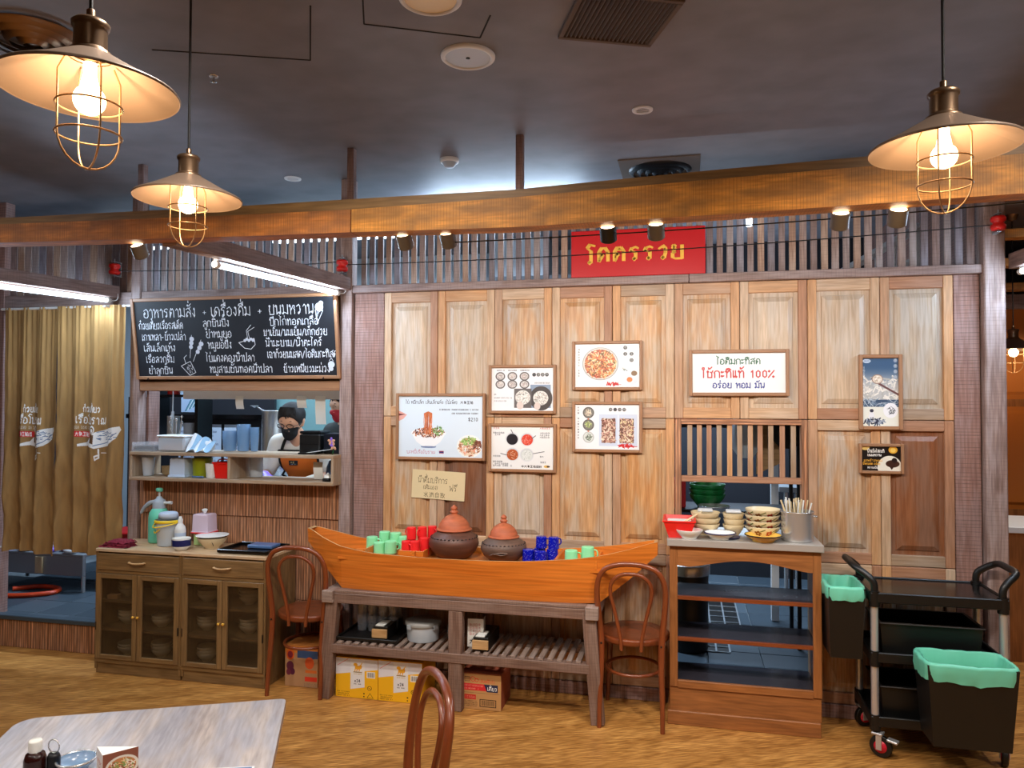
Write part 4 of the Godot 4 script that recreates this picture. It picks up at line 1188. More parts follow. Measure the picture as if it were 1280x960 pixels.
func wall_pictures() -> void:
	var dk := Color(0.20, 0.20, 0.24)
	# 1: noodle poster
	var c := Canvas.new(512, 360, Color(0.86, 0.91, 0.96))
	write(c, "ไข่ หมึกเล็ก เส้นเล็กแห้ง (ไม่เผ็ด)", 44, 46, 15, 2.0, dk, 315)
	write(c, "大象王船", 378, 46, 15, 2.2, dk, 76)
	small_print(c, 250, 84, 60, 8, dk); small_print(c, 325, 84, 155, 8, dk); small_print(c, 325, 106, 155, 8, dk)
	write(c, "$210", 424, 146, 19, 2.6, dk, 58)
	c.poly(PackedVector2Array([Vector2(0, 88), Vector2(26, 98), Vector2(52, 112), Vector2(30, 136), Vector2(0, 150)]), Color(0.90, 0.68, 0.64)); c.poly(PackedVector2Array([Vector2(0, 104), Vector2(42, 110), Vector2(0, 118)]), Color(0.45, 0.20, 0.22))
	c.disc(185, 218, 106, Color(0.95, 0.96, 0.97), 30)
	c.poly(PackedVector2Array([Vector2(79, 218), Vector2(291, 218), Vector2(258, 270), Vector2(220, 296), Vector2(150, 296), Vector2(112, 270)]), Color(0.95, 0.96, 0.97))
	scatter(c, Vector2(185, 215), Vector2(92, 26), 150, [Color(0.62, 0.30, 0.16), Color(0.45, 0.20, 0.14), Color(0.82, 0.52, 0.34), Color(0.90, 0.78, 0.66), Color(0.36, 0.18, 0.15)], 22, 5)
	scatter(c, Vector2(245, 205), Vector2(34, 26), 40, [Color(0.42, 0.62, 0.34), Color(0.62, 0.78, 0.50), Color(0.30, 0.48, 0.26)], 20, 4)
	for i in 26:
		var x := 158 + i * 1.9
		c.path([Vector2(x, 92 + absf(i - 13) * 0.8), Vector2(x + rng.randf_range(-4, 4), 150), Vector2(x + rng.randf_range(-10, 10), 222)], 3.0, [Color(0.80, 0.40, 0.22), Color(0.90, 0.56, 0.36), Color(0.66, 0.30, 0.16)][i % 3])
	c.disc(185, 300, 46, Color(0.50, 0.58, 0.72), 6); c.path([Vector2(140, 296), Vector2(185, 302), Vector2(230, 296)], 3.0, Color(0.35, 0.42, 0.60))
	c.disc(432, 292, 76, Color(0.94, 0.95, 0.95), 66)
	scatter(c, Vector2(432, 296), Vector2(64, 52), 220, [Color(0.86, 0.70, 0.56), Color(0.93, 0.84, 0.74), Color(0.60, 0.38, 0.26), Color(0.90, 0.62, 0.50)], 16, 6)
	scatter(c, Vector2(428, 262), Vector2(44, 22), 90, [Color(0.56, 0.72, 0.36), Color(0.72, 0.84, 0.52), Color(0.40, 0.56, 0.26)], 18, 4)
	scatter(c, Vector2(478, 286), Vector2(24, 26), 40, [Color(0.40, 0.22, 0.18), Color(0.55, 0.32, 0.24)], 16, 5)
	write(c, "บะหมี่เรือโบราณ", 52, 338, 15, 2.2, Color(0.76, 0.52, 0.60), 175)
	c.rect(250, 322, 28, 4, Color(0.7, 0.2, 0.25)); c.rect(250, 326, 28, 8, Color(0.16, 0.18, 0.42)); c.rect(250, 334, 28, 3, Color(0.7, 0.2, 0.25))
	poster("menu_poster", "large pale blue framed menu poster with a noodle bowl lifted by chopsticks", "poster", -1.77, -1.19, 1.362, 1.775, c)
	# 2: grey photo grid
	c = Canvas.new(400, 280, Color(0.94, 0.94, 0.95))
	for i in 3:
		small_print(c, 30 + i * 78, 22, 55, 8, dk)
		for j in 2:
			c.disc(58 + i * 78, 56 + j * 52, 31, Color(0.36, 0.34, 0.34), 28); c.disc(58 + i * 78, 56 + j * 52, 24, Color(0.80, 0.78, 0.77), 21)
			scatter(c, Vector2(58 + i * 78, 56 + j * 52), Vector2(20, 17), 30, [Color(0.92, 0.9, 0.88), Color(0.62, 0.56, 0.55), Color(0.74, 0.64, 0.62)], 12, 3)
	seals(c, 276, 46, 12, 4, 27, 0, Color(0.22, 0.22, 0.24))
	small_print(c, 272, 104, 110, 9, dk)
	small_print(c, 18, 178, 26, 10, dk); small_print(c, 18, 200, 116, 9, Color(0.5, 0.5, 0.52)); small_print(c, 18, 220, 80, 8, Color(0.6, 0.6, 0.62))
	c.rect(252, 110, 130, 150, Color(0.55, 0.62, 0.72)); c.disc(320, 198, 72, Color(0.28, 0.26, 0.26), 78); c.rect(148, 136, 112, 124, Color(0.40, 0.38, 0.38))
	for p in [Vector2(204, 192), Vector2(318, 196)]:
		c.disc(p.x, p.y, 48, Color(0.90, 0.89, 0.87), 46)
		scatter(c, p, Vector2(44, 42), 130, [Color(0.96, 0.95, 0.93), Color(0.70, 0.68, 0.66), Color(0.82, 0.78, 0.76), Color(0.52, 0.50, 0.49)], 12, 4)
	c.disc(186, 244, 22, Color(0.86, 0.80, 0.78), 26); c.disc(296, 248, 20, Color(0.86, 0.80, 0.78), 24)
	poster("menu_poster", "small framed poster of a grey photo grid of bowls, top one of a pair", "poster", -1.17, -0.753, 1.652, 1.947, c)
	# 3: four sauces
	c = Canvas.new(400, 280, Color(0.93, 0.93, 0.93))
	for s in [[136, 82, Color(0.13, 0.11, 0.14)], [232, 84, Color(0.86, 0.26, 0.18)], [138, 182, Color(0.72, 0.34, 0.16)], [230, 184, Color(0.86, 0.88, 0.87)]]:
		c.disc(s[0], s[1], 45, Color(0.88, 0.89, 0.90)); c.disc(s[0], s[1], 39, Color(0.80, 0.81, 0.83)); c.disc(s[0], s[1] + 3, 36, s[2])
		if s[2].r > 0.3: scatter(c, Vector2(s[0], s[1] + 3), Vector2(30, 30), 40, [s[2].lightened(0.3), s[2].lightened(0.5), s[2].darkened(0.15)], 9, 4)
	for a in [[140, 46, 128, 22], [286, 60, 262, 78], [62, 178, 100, 188], [270, 176, 340, 162]]: c.line(Vector2(a[0], a[1]), Vector2(a[2], a[3]), 4, dk)
	for a in [[14, 14, 40, true], [312, 14, 60, true]]: small_print(c, a[0], a[1] + 4, a[2], 11, Color(0.72, 0.24, 0.2), true)
	for a in [[12, 48, 64], [12, 60, 50], [314, 48, 56], [312, 62, 62], [312, 75, 72], [12, 200, 50], [12, 236, 60], [12, 250, 96], [12, 262, 116], [300, 200, 34], [316, 236, 36]]: small_print(c, a[0], a[1], a[2], 10, dk, true)
	write(c, "中大象王船麵好", 196, 266, 13, 2.4, Color(0.18, 0.16, 0.14), 130)
	c.disc(356, 258, 18, Color(0.86, 0.70, 0.36), 9); c.disc(366, 258, 10, Color(0.25, 0.18, 0.12), 6)
	poster("menu_poster", "small framed poster with four round sauce bowls, black, red, orange and clear", "poster", -1.17, -0.752, 1.300, 1.592, c)
	# 4: round pan
	c = Canvas.new(400, 280, Color(0.93, 0.94, 0.95))
	c.disc(158, 128, 112, Color(0.66, 0.66, 0.66), 106); c.disc(158, 128, 106, Color(0.86, 0.84, 0.82), 100); c.disc(158, 128, 98, Color(0.72, 0.40, 0.24), 92)
	scatter(c, Vector2(158, 128), Vector2(94, 88), 420, [Color(0.93, 0.74, 0.52), Color(0.84, 0.42, 0.28), Color(0.62, 0.26, 0.18), Color(0.96, 0.86, 0.70), Color(0.44, 0.34, 0.18), Color(0.90, 0.58, 0.30)], 24, 7)
	for p in [[312, 26], [312, 66], [350, 66], [350, 106]]: seals(c, p[0], p[1], 12, 1, 0, 0, Color(0.25, 0.25, 0.27))
	for i in 12: small_print(c, 20, 40 + i * 17, 10, 9, dk, true)
	c.disc(330, 216, 62, Color(0.84, 0.88, 0.92), 56); c.disc(366, 190, 18, Color(0.52, 0.40, 0.28), 16); c.disc(338, 230, 17, Color(0.90, 0.50, 0.26), 16)
	scatter(c, Vector2(300, 172), Vector2(20, 16), 8, [Color(0.25, 0.3, 0.2)], 10, 3)
	scatter(c, Vector2(232, 258), Vector2(42, 9), 40, [Color(0.78, 0.16, 0.16)], 16, 5); c.line(Vector2(240, 262), Vector2(285, 262), 4, Color(0.75, 0.12, 0.14))
	poster("menu_poster", "small framed poster with one big round pan of red stir-fry", "poster", -0.657, -0.244, 1.794, 2.084, c)
	# 5: two trays
	c = Canvas.new(400, 280, Color(0.93, 0.93, 0.95))
	for i in 12: small_print(c, 16, 26 + i * 17, 10, 9, dk, true)
	for i in 3:
		c.disc(84, 52 + i * 76, 35, Color(0.34, 0.33, 0.32) if i < 2 else Color(0.72, 0.74, 0.74)); c.disc(84, 52 + i * 76, 29, Color(0.50, 0.49, 0.46) if i < 2 else Color(0.84, 0.86, 0.85))
		scatter(c, Vector2(84, 52 + i * 76), Vector2(20, 20), 30, [[Color(0.92, 0.88, 0.80), Color(0.80, 0.70, 0.60)], [Color(0.82, 0.86, 0.62), Color(0.62, 0.70, 0.38)], [Color(0.32, 0.36, 0.30), Color(0.62, 0.68, 0.60)]][i], 13, 4)
		if i: c.poly(PackedVector2Array([Vector2(76, 12 + i * 76), Vector2(92, 12 + i * 76), Vector2(84, 22 + i * 76)]), Color(0.82, 0.5, 0.36))
	seals(c, 222, 32, 11, 4, 28, 0, Color(0.25, 0.25, 0.27))
	c.rect(150, 62, 236, 196, Color(0.80, 0.84, 0.92)); c.rect(266, 66, 6, 188, Color(0.9, 0.92, 0.96))
	for k in 2:
		c.rect(166 + k * 112, 88, 86, 150, Color(0.42, 0.30, 0.26))
		scatter(c, Vector2(209 + k * 112, 163), Vector2(40, 72), 230, [Color(0.84, 0.70, 0.62), Color(0.93, 0.86, 0.78), Color(0.62, 0.44, 0.38), Color(0.48, 0.30, 0.26), Color(0.88, 0.80, 0.62) if k else Color(0.80, 0.60, 0.56)], 18, 6, false)
	scatter(c, Vector2(318, 256), Vector2(50, 9), 50, [Color(0.80, 0.18, 0.18)], 18, 5); c.line(Vector2(300, 262), Vector2(384, 258), 4, Color(0.75, 0.12, 0.14))
	poster("menu_poster", "small framed poster with two trays of sliced meat and three little bowls", "poster", -0.656, -0.245, 1.428, 1.727, c)
	# 6: coconut ice-cream sign
	c = Canvas.new(640, 300, Color(0.92, 0.94, 0.95))
	write(c, "ไอติมกะทิสด", 320, 84, 38, 7.0, Color(0.10, 0.36, 0.26), 300, true)
	write(c, "ใช้กะทิแท้ 100%", 320, 184, 50, 9.0, Color(0.76, 0.16, 0.17), 500, true)
	write(c, "อร่อย หอม มัน", 320, 262, 36, 7.0, Color(0.14, 0.20, 0.56), 355, true)
	poster("shop_sign", "white framed sign of green, red and blue Thai lettering with 100%", "sign", 0.019, 0.565, 1.760, 2.024, c, 0.02)
	# 7: tall poster
	c = Canvas.new(220, 400, Color(0.30, 0.40, 0.52))
	for y in 300:
		var k := y / 300.0
		c.rect(0, y, 220, 1, Color(0.24, 0.36, 0.50).lerp(Color(0.74, 0.74, 0.74), smoothstep(0.15, 0.6, k)))
	scatter(c, Vector2(110, 190), Vector2(110, 80), 120, [Color(0.84, 0.83, 0.80), Color(0.70, 0.70, 0.69), Color(0.92, 0.90, 0.87)], 40, 9, false)
	c.path([Vector2(100, 150), Vector2(220, 216)], 12, Color(0.42, 0.28, 0.28)); c.path([Vector2(60, 120), Vector2(100, 148)], 10, Color(0.45, 0.32, 0.28))
	c.disc(92, 124, 34, Color(0.62, 0.52, 0.46), 28); c.disc(92, 124, 29, Color(0.88, 0.82, 0.76), 23)
	scatter(c, Vector2(92, 124), Vector2(22, 17), 26, [Color(0.96, 0.94, 0.9), Color(0.75, 0.68, 0.6)], 10, 4)
	c.rect(0, 244, 220, 44, Color(0.24, 0.32, 0.42)); scatter(c, Vector2(110, 262), Vector2(110, 16), 40, [Color(0.5, 0.58, 0.66), Color(0.72, 0.76, 0.8)], 50, 4, false)
	c.rect(0, 286, 220, 114, Color(0.90, 0.90, 0.86))
	c.disc(170, 306, 44, Color(0.93, 0.93, 0.95)); scatter(c, Vector2(170, 306), Vector2(26, 22), 30, [Color(0.2, 0.22, 0.26), Color(0.5, 0.5, 0.5)], 12, 4)
	c.disc(56, 308, 12, Color(0.22, 0.22, 0.28), 10); c.poly(PackedVector2Array([Vector2(44, 318), Vector2(68, 318), Vector2(74, 350), Vector2(36, 350)]), Color(0.90, 0.90, 0.92))
	scatter(c, Vector2(70, 372), Vector2(58, 16), 50, [Color(0.26, 0.32, 0.42), Color(0.62, 0.66, 0.72), Color(0.16, 0.18, 0.26)], 30, 7)
	c.disc(28, 18, 24, Color(0.78, 0.84, 0.92), 12); small_print(c, 12, 22, 30, 8, Color(0.3, 0.4, 0.6))
	for i in 4: seals(c, 200, 16 + i * 32, 12, 1, 0, 0, Color(0.55, 0.62, 0.72))
	for i in 10: small_print(c, 4, 62 + i * 16, 12, 12, Color(0.95, 0.95, 0.96), true)
	poster("tall_poster", "tall narrow framed poster in blue-grey with a ladle and a rower", "poster", 0.924, 1.144, 1.578, 1.988, c, 0.02)
	# 8: small dark poster
	c = Canvas.new(300, 200, Color(0.10, 0.07, 0.06))
	c.disc(214, 168, 92, Color(0.92, 0.90, 0.84)); c.disc(236, 140, 52, Color(0.28, 0.17, 0.12), 30); c.poly(PackedVector2Array([Vector2(190, 130), Vector2(276, 120), Vector2(230, 190)]), Color(0.24, 0.14, 0.10)); c.disc(250, 112, 20, Color(0.16, 0.10, 0.09))
	c.disc(28, 12, 34, Color(0.92, 0.78, 0.46), 20); c.disc(240, 28, 34, Color(0.90, 0.66, 0.20), 30); c.disc(240, 30, 20, Color(0.96, 0.80, 0.40), 18)
	write(c, "น้ำแข็งไสกะทิ", 46, 50, 20, 4.0, Color(0.95, 0.94, 0.92), 128); write(c, "ขนมหวาน", 46, 80, 16, 4.0, Color(0.95, 0.94, 0.92), 105)
	write(c, "มะพร้าวหอม", 18, 124, 15, 3.0, Color(0.90, 0.66, 0.24), 140); write(c, "น้ำตาลสด อร่อย", 10, 150, 14, 3.0, Color(0.90, 0.66, 0.24), 132); write(c, "หวานเย็น", 46, 180, 13, 3.0, Color(0.95, 0.94, 0.92), 80)
	poster("dessert_poster", "small black framed dessert poster with a bowl on a white disc", "poster", 0.921, 1.148, 1.340, 1.503, c, 0.016)
	# handwritten note, taped on at a slight tilt
	c = Canvas.new(420, 210, Color(0.87, 0.79, 0.62))
	var ink := Color(0.36, 0.30, 0.20)
	write(c, "น้ำดื่มบริการ", 48, 92, 34, 3.0, ink, 235, false, 1.5); write(c, "(เติมเอง)", 92, 138, 24, 2.6, ink, 115, false, 1.2)
	write(c, "ฟรี", 300, 142, 36, 3.0, ink, 58, false, 1.0); write(c, "水滿自取", 100, 196, 34, 3.0, ink, 170, false, 1.0)
	var nt := MB.new()
	nt.poly([Vector3(-0.172, 0, 0.0015), Vector3(0.172, 0, 0.0015), Vector3(0.172, 0.176, 0.0015), Vector3(-0.172, 0.176, 0.0015)], Vector3(0, 0, 1), [Vector2(0, 1), Vector2(1, 1), Vector2(1, 0), Vector2(0, 0)])
	var no := thing("handwritten_note", "cream card with pencil handwriting stuck below the pale blue poster", "note", Vector3(-1.498, 1.118, 0.004))
	no.rotation.z = -0.045
	part(no, "writing", nt.done(), picture("note", c.im, 0.8))
	part(no, "card", mb().bb(Vector3(-0.172, 0, -0.0012), Vector3(0.172, 0.176, 0.0012)).done(), M.beige_bowl)

# ---------------------------------------------------------------- small shapes used again and again
func bowl(r: float, h: float, t := 0.004, foot := 0.45) -> ArrayMesh:
	var key := "bowl %.3f %.3f %.3f" % [r, h, foot]
	if not cache.has(key):
		cache[key] = mb().lathe([Vector2(0, 0.002), Vector2(r * foot - 0.004, 0.002), Vector2(r * foot - 0.002, 0.0), Vector2(r * foot, 0.0), Vector2(r * foot, h * 0.12), Vector2(r * 0.70, h * 0.36), Vector2(r * 0.90, h * 0.68), Vector2(r, h), Vector2(r - t * 0.5, h + t * 0.4), Vector2(r - t, h), Vector2(r * 0.86, h * 0.68), Vector2(r * 0.64, h * 0.38), Vector2(r * 0.3, h * 0.18), Vector2(0, h * 0.16)], 26).done()
	return cache[key]

func cup(r0: float, r1: float, h: float, t := 0.003, seg := 22) -> ArrayMesh:
	var key := "cup %.3f %.3f %.3f" % [r0, r1, h]
	if not cache.has(key):
		cache[key] = mb().lathe([Vector2(0, 0), Vector2(r0 - 0.004, 0.0), Vector2(r0, 0.004), Vector2(r1, h - 0.001), Vector2(r1 - t * 0.5, h), Vector2(r1 - t, h - 0.001), Vector2(r0 - t, 0.008), Vector2(0, 0.007)], seg).done()
	return cache[key]

func handle_drawer(par: Node3D, at: Vector3) -> void:
	part(par, "handle", mb().tube(curve([Vector3(-0.055, 0, 0), Vector3(-0.05, 0.0, 0.016), Vector3(0, -0.004, 0.022), Vector3(0.05, 0.0, 0.016), Vector3(0.055, 0, 0)]), 0.006, 8).done(), M.oak_light, at)

# ---------------------------------------------------------------- the bowl cabinets by the kitchen window
func left_cabinets() -> void:
	var xs := [-3.652, -3.031, -2.452]
	var who := ["brown bowl cabinet with two glazed doors beside the doorway step", "brown bowl cabinet with two glazed doors beside the bentwood chair"]
	var zf := 0.37
	for u in 2:
		var x0: float = xs[u]; var x1: float = xs[u + 1] - 0.002
		var w := x1 - x0
		var t := thing("bowl_cabinet", who[u], "cabinet", Vector3((x0 + x1) * 0.5, 0, 0), "bowl cabinets under the kitchen window")
		var h := w * 0.5
		part(t, "top", mb(0).bb(Vector3(-h, 0.766, 0.016), Vector3(h, 0.786, zf + 0.004), 0.003).done(), M.pale_top)
		part(t, "side", mb(1).bb(Vector3(-h, 0.03, 0.018), Vector3(-h + 0.018, 0.766, zf - 0.004)).done(), M.oak)
		part(t, "side", mb(1).bb(Vector3(h - 0.018, 0.03, 0.018), Vector3(h, 0.766, zf - 0.004)).done(), M.oak)
		part(t, "back", mb(1).bb(Vector3(-h + 0.018, 0.05, 0.018), Vector3(h - 0.018, 0.766, 0.03)).done(), M.oak)
		for y in [0.068, 0.262, 0.442]: part(t, "shelf", mb(0).bb(Vector3(-h + 0.018, y, 0.03), Vector3(h - 0.018, y + 0.016, zf - 0.03)).done(), M.oak)
		part(t, "plinth", mb(0).bb(Vector3(-h + 0.004, 0.0, 0.04), Vector3(h - 0.004, 0.068, zf - 0.012), 0.002).done(), M.oak)
		part(t, "rail", mb(0).bb(Vector3(-h, 0.632, zf - 0.022), Vector3(h, 0.650, zf - 0.002), 0.001).done(), M.oak)
		part(t, "rail", mb(0).bb(Vector3(-h, 0.069, zf - 0.022), Vector3(h, 0.094, zf - 0.002), 0.001).done(), M.oak)
		var d := part(t, "drawer", mb(0).bb(Vector3(-h + 0.014, 0.652, zf - 0.02), Vector3(h - 0.014, 0.757, zf + 0.004), 0.003).done(), M.oak)
		handle_drawer(d, Vector3(0, 0.708, zf + 0.004))
		for s in 2:
			var a := -h + 0.012 if s == 0 else 0.002
			var b := -0.002 if s == 0 else h - 0.012
			var dr := Node3D.new()
			dr.name = "door"
			t.add_child(dr, true)
			var fw := 0.033
			for f in [[a, a + fw, 0.096, 0.630, 1], [b - fw, b, 0.096, 0.630, 1], [a + fw, b - fw, 0.096, 0.124, 0], [a + fw, b - fw, 0.600, 0.630, 0]]:
				part(dr, "door_frame", mb(f[4]).bb(Vector3(f[0], f[2], zf - 0.016), Vector3(f[1], f[3], zf + 0.006), 0.002).done(), M.oak)
			part(dr, "pane", mb().bb(Vector3(a + fw, 0.124, zf - 0.008), Vector3(b - fw, 0.600, zf - 0.005)).done(), M.cab_glass)
			var kx := b - 0.014 if s == 0 else a + 0.014
			part(dr, "knob", mb().lathe([Vector2(0, 0), Vector2(0.004, 0.0), Vector2(0.0035, 0.007), Vector2(0.008, 0.011), Vector2(0.008, 0.016), Vector2(0.0, 0.019)], 14, Vector3(kx, 0.372, zf + 0.006), Basis(Vector3.RIGHT, PI / 2)).done(), M.gold)
			part(dr, "hinge", mb().box(Vector3(a + 0.002 if s == 0 else b - 0.002, 0.30, zf + 0.004), Vector3(0.006, 0.05, 0.008), 0.001).done(), M.dark_steel)
		# stacks of bowls on the shelves
	var bx := [-3.53, -3.28, -2.95, -2.655]
	var lv := [[0.458, "top shelf"], [0.278, "middle shelf"], [0.084, "bottom shelf"]]
	var dn := ["glazed door beside the doorway", "second door from the doorway", "third door from the doorway", "glazed door beside the chair"]
	for i in 4:
		for j in 3:
			if i == 3 and j == 2: continue
			for k in [3, 3, 2, 3][(i + j) % 4]:
				solo("noodle_bowl", "cream bowl, %s of its stack, %s, %s" % [["lowest", "second", "third"][k], lv[j][1], dn[i]], "bowl", bowl(0.066, 0.052), M.cream_china, Vector3(bx[i], lv[j][0] + k * 0.021, 0.215), "noodle bowls stacked in the cabinets")
	solo("card_box", "little white card box inside the bowl cabinet by the doorway", "box", mb().box(Vector3(0, 0.014, 0), Vector3(0.075, 0.027, 0.04), 0.001).done(), M.carton, Vector3(-3.56, 0.458, 0.31))
	left_top()

func left_top() -> void:
	var y := 0.787
	# folded cloth
	var cl := thing("folded_cloth", "folded dark red cloth on the cabinet top", "cloth", Vector3(-3.555, y, 0.285))
	var nz := noise(3, 7.0, 2)
	for k in 3:
		var rows := []
		for r in 9:
			var row := []
			for q in 15:
				var u := q / 14.0 * 2.0 - 1.0
				var v := r / 8.0 * 2.0 - 1.0
				var e := 1.0 - pow(maxf(absf(u), absf(v)), 8.0)
				row.append(Vector3(u * (0.105 - k * 0.012) + k * 0.008, 0.002 + k * 0.013 + 0.013 * e + nz.get_noise_2d(q * 0.2 + k * 9, r * 0.2) * 0.012, v * (0.06 - k * 0.004)))
			rows.append(row)
		var b := mb()
		b.grid(rows, false, true)
		part(cl, "fold", b.done(), M.maroon)
	# pressure sprayer
	var s := thing("pressure_sprayer", "mint green pump sprayer with grey head on the cabinet top", "sprayer", Vector3(-3.405, y, 0.10))
	part(s, "tank", mb().lathe([Vector2(0, 0), Vector2(0.058, 0.0), Vector2(0.065, 0.008), Vector2(0.066, 0.03), Vector2(0.066, 0.16), Vector2(0.060, 0.195), Vector2(0.046, 0.218), Vector2(0.04, 0.225)], 30).done(), M.teal_plastic)
	part(s, "collar", mb().lathe([Vector2(0.041, 0.214), Vector2(0.041, 0.26), Vector2(0.036, 0.278), Vector2(0.02, 0.288), Vector2(0.016, 0.30), Vector2(0.0, 0.302)], 26).done(), M.grey_plastic)
	part(s, "pump_rod", mb().tube([Vector3(0, 0.30, 0), Vector3(0, 0.335, 0)], 0.007, 10).done(), M.white_plastic)
	part(s, "pump_knob", mb().lathe([Vector2(0, 0.332), Vector2(0.018, 0.333), Vector2(0.022, 0.34), Vector2(0.022, 0.352), Vector2(0.016, 0.357), Vector2(0, 0.358)], 20).done(), M.teal_plastic)
	part(s, "trigger_handle", mb().tube(curve([Vector3(-0.03, 0.262, 0), Vector3(-0.07, 0.255, 0), Vector3(-0.115, 0.222, 0), Vector3(-0.14, 0.185, 0)]), [0.015, 0.015, 0.016, 0.016, 0.016, 0.016, 0.016, 0.015, 0.015, 0.014, 0.013, 0.013, 0.012, 0.012, 0.011, 0.011, 0.01, 0.01, 0.008], 10).done(), M.grey_plastic)
	part(s, "nozzle", mb().tube([Vector3(0.03, 0.258, 0), Vector3(0.075, 0.262, 0)], [0.011, 0.008], 10).tube([Vector3(0.072, 0.262, 0), Vector3(0.095, 0.262, 0)], 0.011, 10).done(), M.white_plastic)
	# bucket
	var b := thing("handled_bucket", "clear plastic bucket with yellow handle and a white lid on the cabinet top", "bucket", Vector3(-3.268, y, 0.185))
	part(b, "pail", cup(0.064, 0.080, 0.165, 0.003, 28), M.clear_cloudy)
	part(b, "contents", mb().lathe([Vector2(0, 0.009), Vector2(0.060, 0.009), Vector2(0.064, 0.05), Vector2(0.0, 0.05)], 24).done(), M.grey_plastic)
	part(b, "liner_cup", mb().lathe([Vector2(0, 0.051), Vector2(0.066, 0.051), Vector2(0.075, 0.152), Vector2(0.0, 0.152)], 24).done(), M.cream_china)
	part(b, "rim", mb().lathe([Vector2(0.080, 0.150), Vector2(0.085, 0.152), Vector2(0.085, 0.164), Vector2(0.079, 0.168)], 28).done(), M.yellow_plastic)
	part(b, "handle", mb().tube(curve([Vector3(-0.085, 0.155, 0), Vector3(-0.07, 0.125, 0.06), Vector3(0.0, 0.13, 0.092), Vector3(0.07, 0.145, 0.06), Vector3(0.085, 0.155, 0)]), 0.004, 8).tube(curve([Vector3(-0.082, 0.09, 0.03), Vector3(-0.04, 0.09, 0.076), Vector3(0.0, 0.115, 0.084)]), 0.004, 8).done(), M.yellow_plastic)
	part(b, "lid", mb().lathe([Vector2(0.0, 0.168), Vector2(0.063, 0.168), Vector2(0.058, 0.205), Vector2(0.05, 0.214), Vector2(0.0, 0.216)], 26).done(), M.paper_blue)
	# white bottle
	var bt := thing("squeeze_bottle", "white plastic bottle standing between the bucket and the tissue box", "bottle", Vector3(-3.150, y, 0.225))
	part(bt, "body", mb().lathe([Vector2(0, 0), Vector2(0.031, 0), Vector2(0.034, 0.006), Vector2(0.034, 0.11), Vector2(0.03, 0.13), Vector2(0.016, 0.15), Vector2(0.013, 0.155)], 22).done(), M.white_plastic)
	part(bt, "cap", mb().lathe([Vector2(0.014, 0.153), Vector2(0.015, 0.178), Vector2(0.011, 0.184), Vector2(0.009, 0.196), Vector2(0.0, 0.198)], 18).done(), M.white_plastic)
	part(bt, "label_band", mb().lathe([Vector2(0.0345, 0.03), Vector2(0.0345, 0.095)], 22).done(), M.paper_blue)
	tissue(Vector3(-3.062, y, 0.10), "pale pink tissue box on a light green box on the cabinet top", true)
	# blue and white cup, covered bowl
	var bc := thing("enamel_cup", "small white cup with a broad dark blue band on the cabinet top", "cup", Vector3(-3.085, y, 0.300))
	part(bc, "bowl", mb().lathe([Vector2(0, 0), Vector2(0.032, 0), Vector2(0.036, 0.006), Vector2(0.055, 0.024), Vector2(0.057, 0.075), Vector2(0.054, 0.076), Vector2(0.052, 0.028), Vector2(0.0, 0.012)], 26).done(), M.white_china)
	part(bc, "band", mb().lathe([Vector2(0.0560, 0.028), Vector2(0.0578, 0.031), Vector2(0.0582, 0.066), Vector2(0.0572, 0.068)], 26).done(), M.blue_rim)
	var cb := thing("covered_bowl", "cream bowl with dark painted branch under a white plate on the cabinet top", "bowl", Vector3(-2.945, y, 0.185))
	part(cb, "bowl", bowl(0.092, 0.066, 0.004, 0.5), M.cream_china)
	part(cb, "plate", mb().lathe([Vector2(0, 0.068), Vector2(0.06, 0.068), Vector2(0.100, 0.078), Vector2(0.101, 0.082), Vector2(0.06, 0.084), Vector2(0.0, 0.088)], 30).done(), M.white_china)
	part(cb, "painted_branch", mb().tube([Vector3(0.02, 0.048, 0.0795), Vector3(0.045, 0.05, 0.070), Vector3(0.062, 0.056, 0.058)], 0.002, 5).tube([Vector3(0.045, 0.05, 0.070), Vector3(0.045, 0.022, 0.053)], 0.002, 5).done(), M.dark_glaze)
	# black tray with a blue lid on it
	var tr := thing("serving_tray", "black plastic serving tray on the cabinet top beside the boat", "tray", Vector3(-2.635, y, 0.205))
	part(tr, "base", mb().box(Vector3(0, 0.006, 0), Vector3(0.33, 0.01, 0.26), 0.003).done(), M.black_gloss)
	for f in [[Vector3(0, 0.016, 0.13), Vector3(0.345, 0.022, 0.012)], [Vector3(0, 0.016, -0.13), Vector3(0.345, 0.022, 0.012)], [Vector3(0.168, 0.016, 0), Vector3(0.012, 0.022, 0.25)], [Vector3(-0.168, 0.016, 0), Vector3(0.012, 0.022, 0.25)]]:
		part(tr, "rim", mb().box(f[0], f[1], 0.004).done(), M.black_gloss)
	var bl := mat("steel_blue", Color(0.30, 0.42, 0.60), 0.3)
	solo("blue_pad", "slate blue rectangular pad lying in the black serving tray", "pad", mb().box(Vector3(0, 0.011, 0), Vector3(0.17, 0.02, 0.11), 0.004).done(), bl, Vector3(-2.60, y + 0.012, 0.15))
	# things on and in the window shelf
	var y1 := 1.386
	var cd := thing("clear_tray", "clear plastic open tray on the end of the window shelf", "tray", Vector3(-3.53, y1, 0.03))
	for f in [[Vector3(0, 0.004, 0), Vector3(0.17, 0.006, 0.16)], [Vector3(-0.083, 0.03, 0), Vector3(0.004, 0.056, 0.16)], [Vector3(0.083, 0.03, 0), Vector3(0.004, 0.056, 0.16)], [Vector3(0, 0.03, 0.078), Vector3(0.17, 0.056, 0.004)], [Vector3(0, 0.03, -0.078), Vector3(0.17, 0.056, 0.004)]]:
		part(cd, "side", sbox(f[1], 0.001), M.clear, f[0])
	part(cd, "contents", mb().box(Vector3(0, 0.02, 0), Vector3(0.155, 0.025, 0.145), 0.003).done(), M.black_plastic)
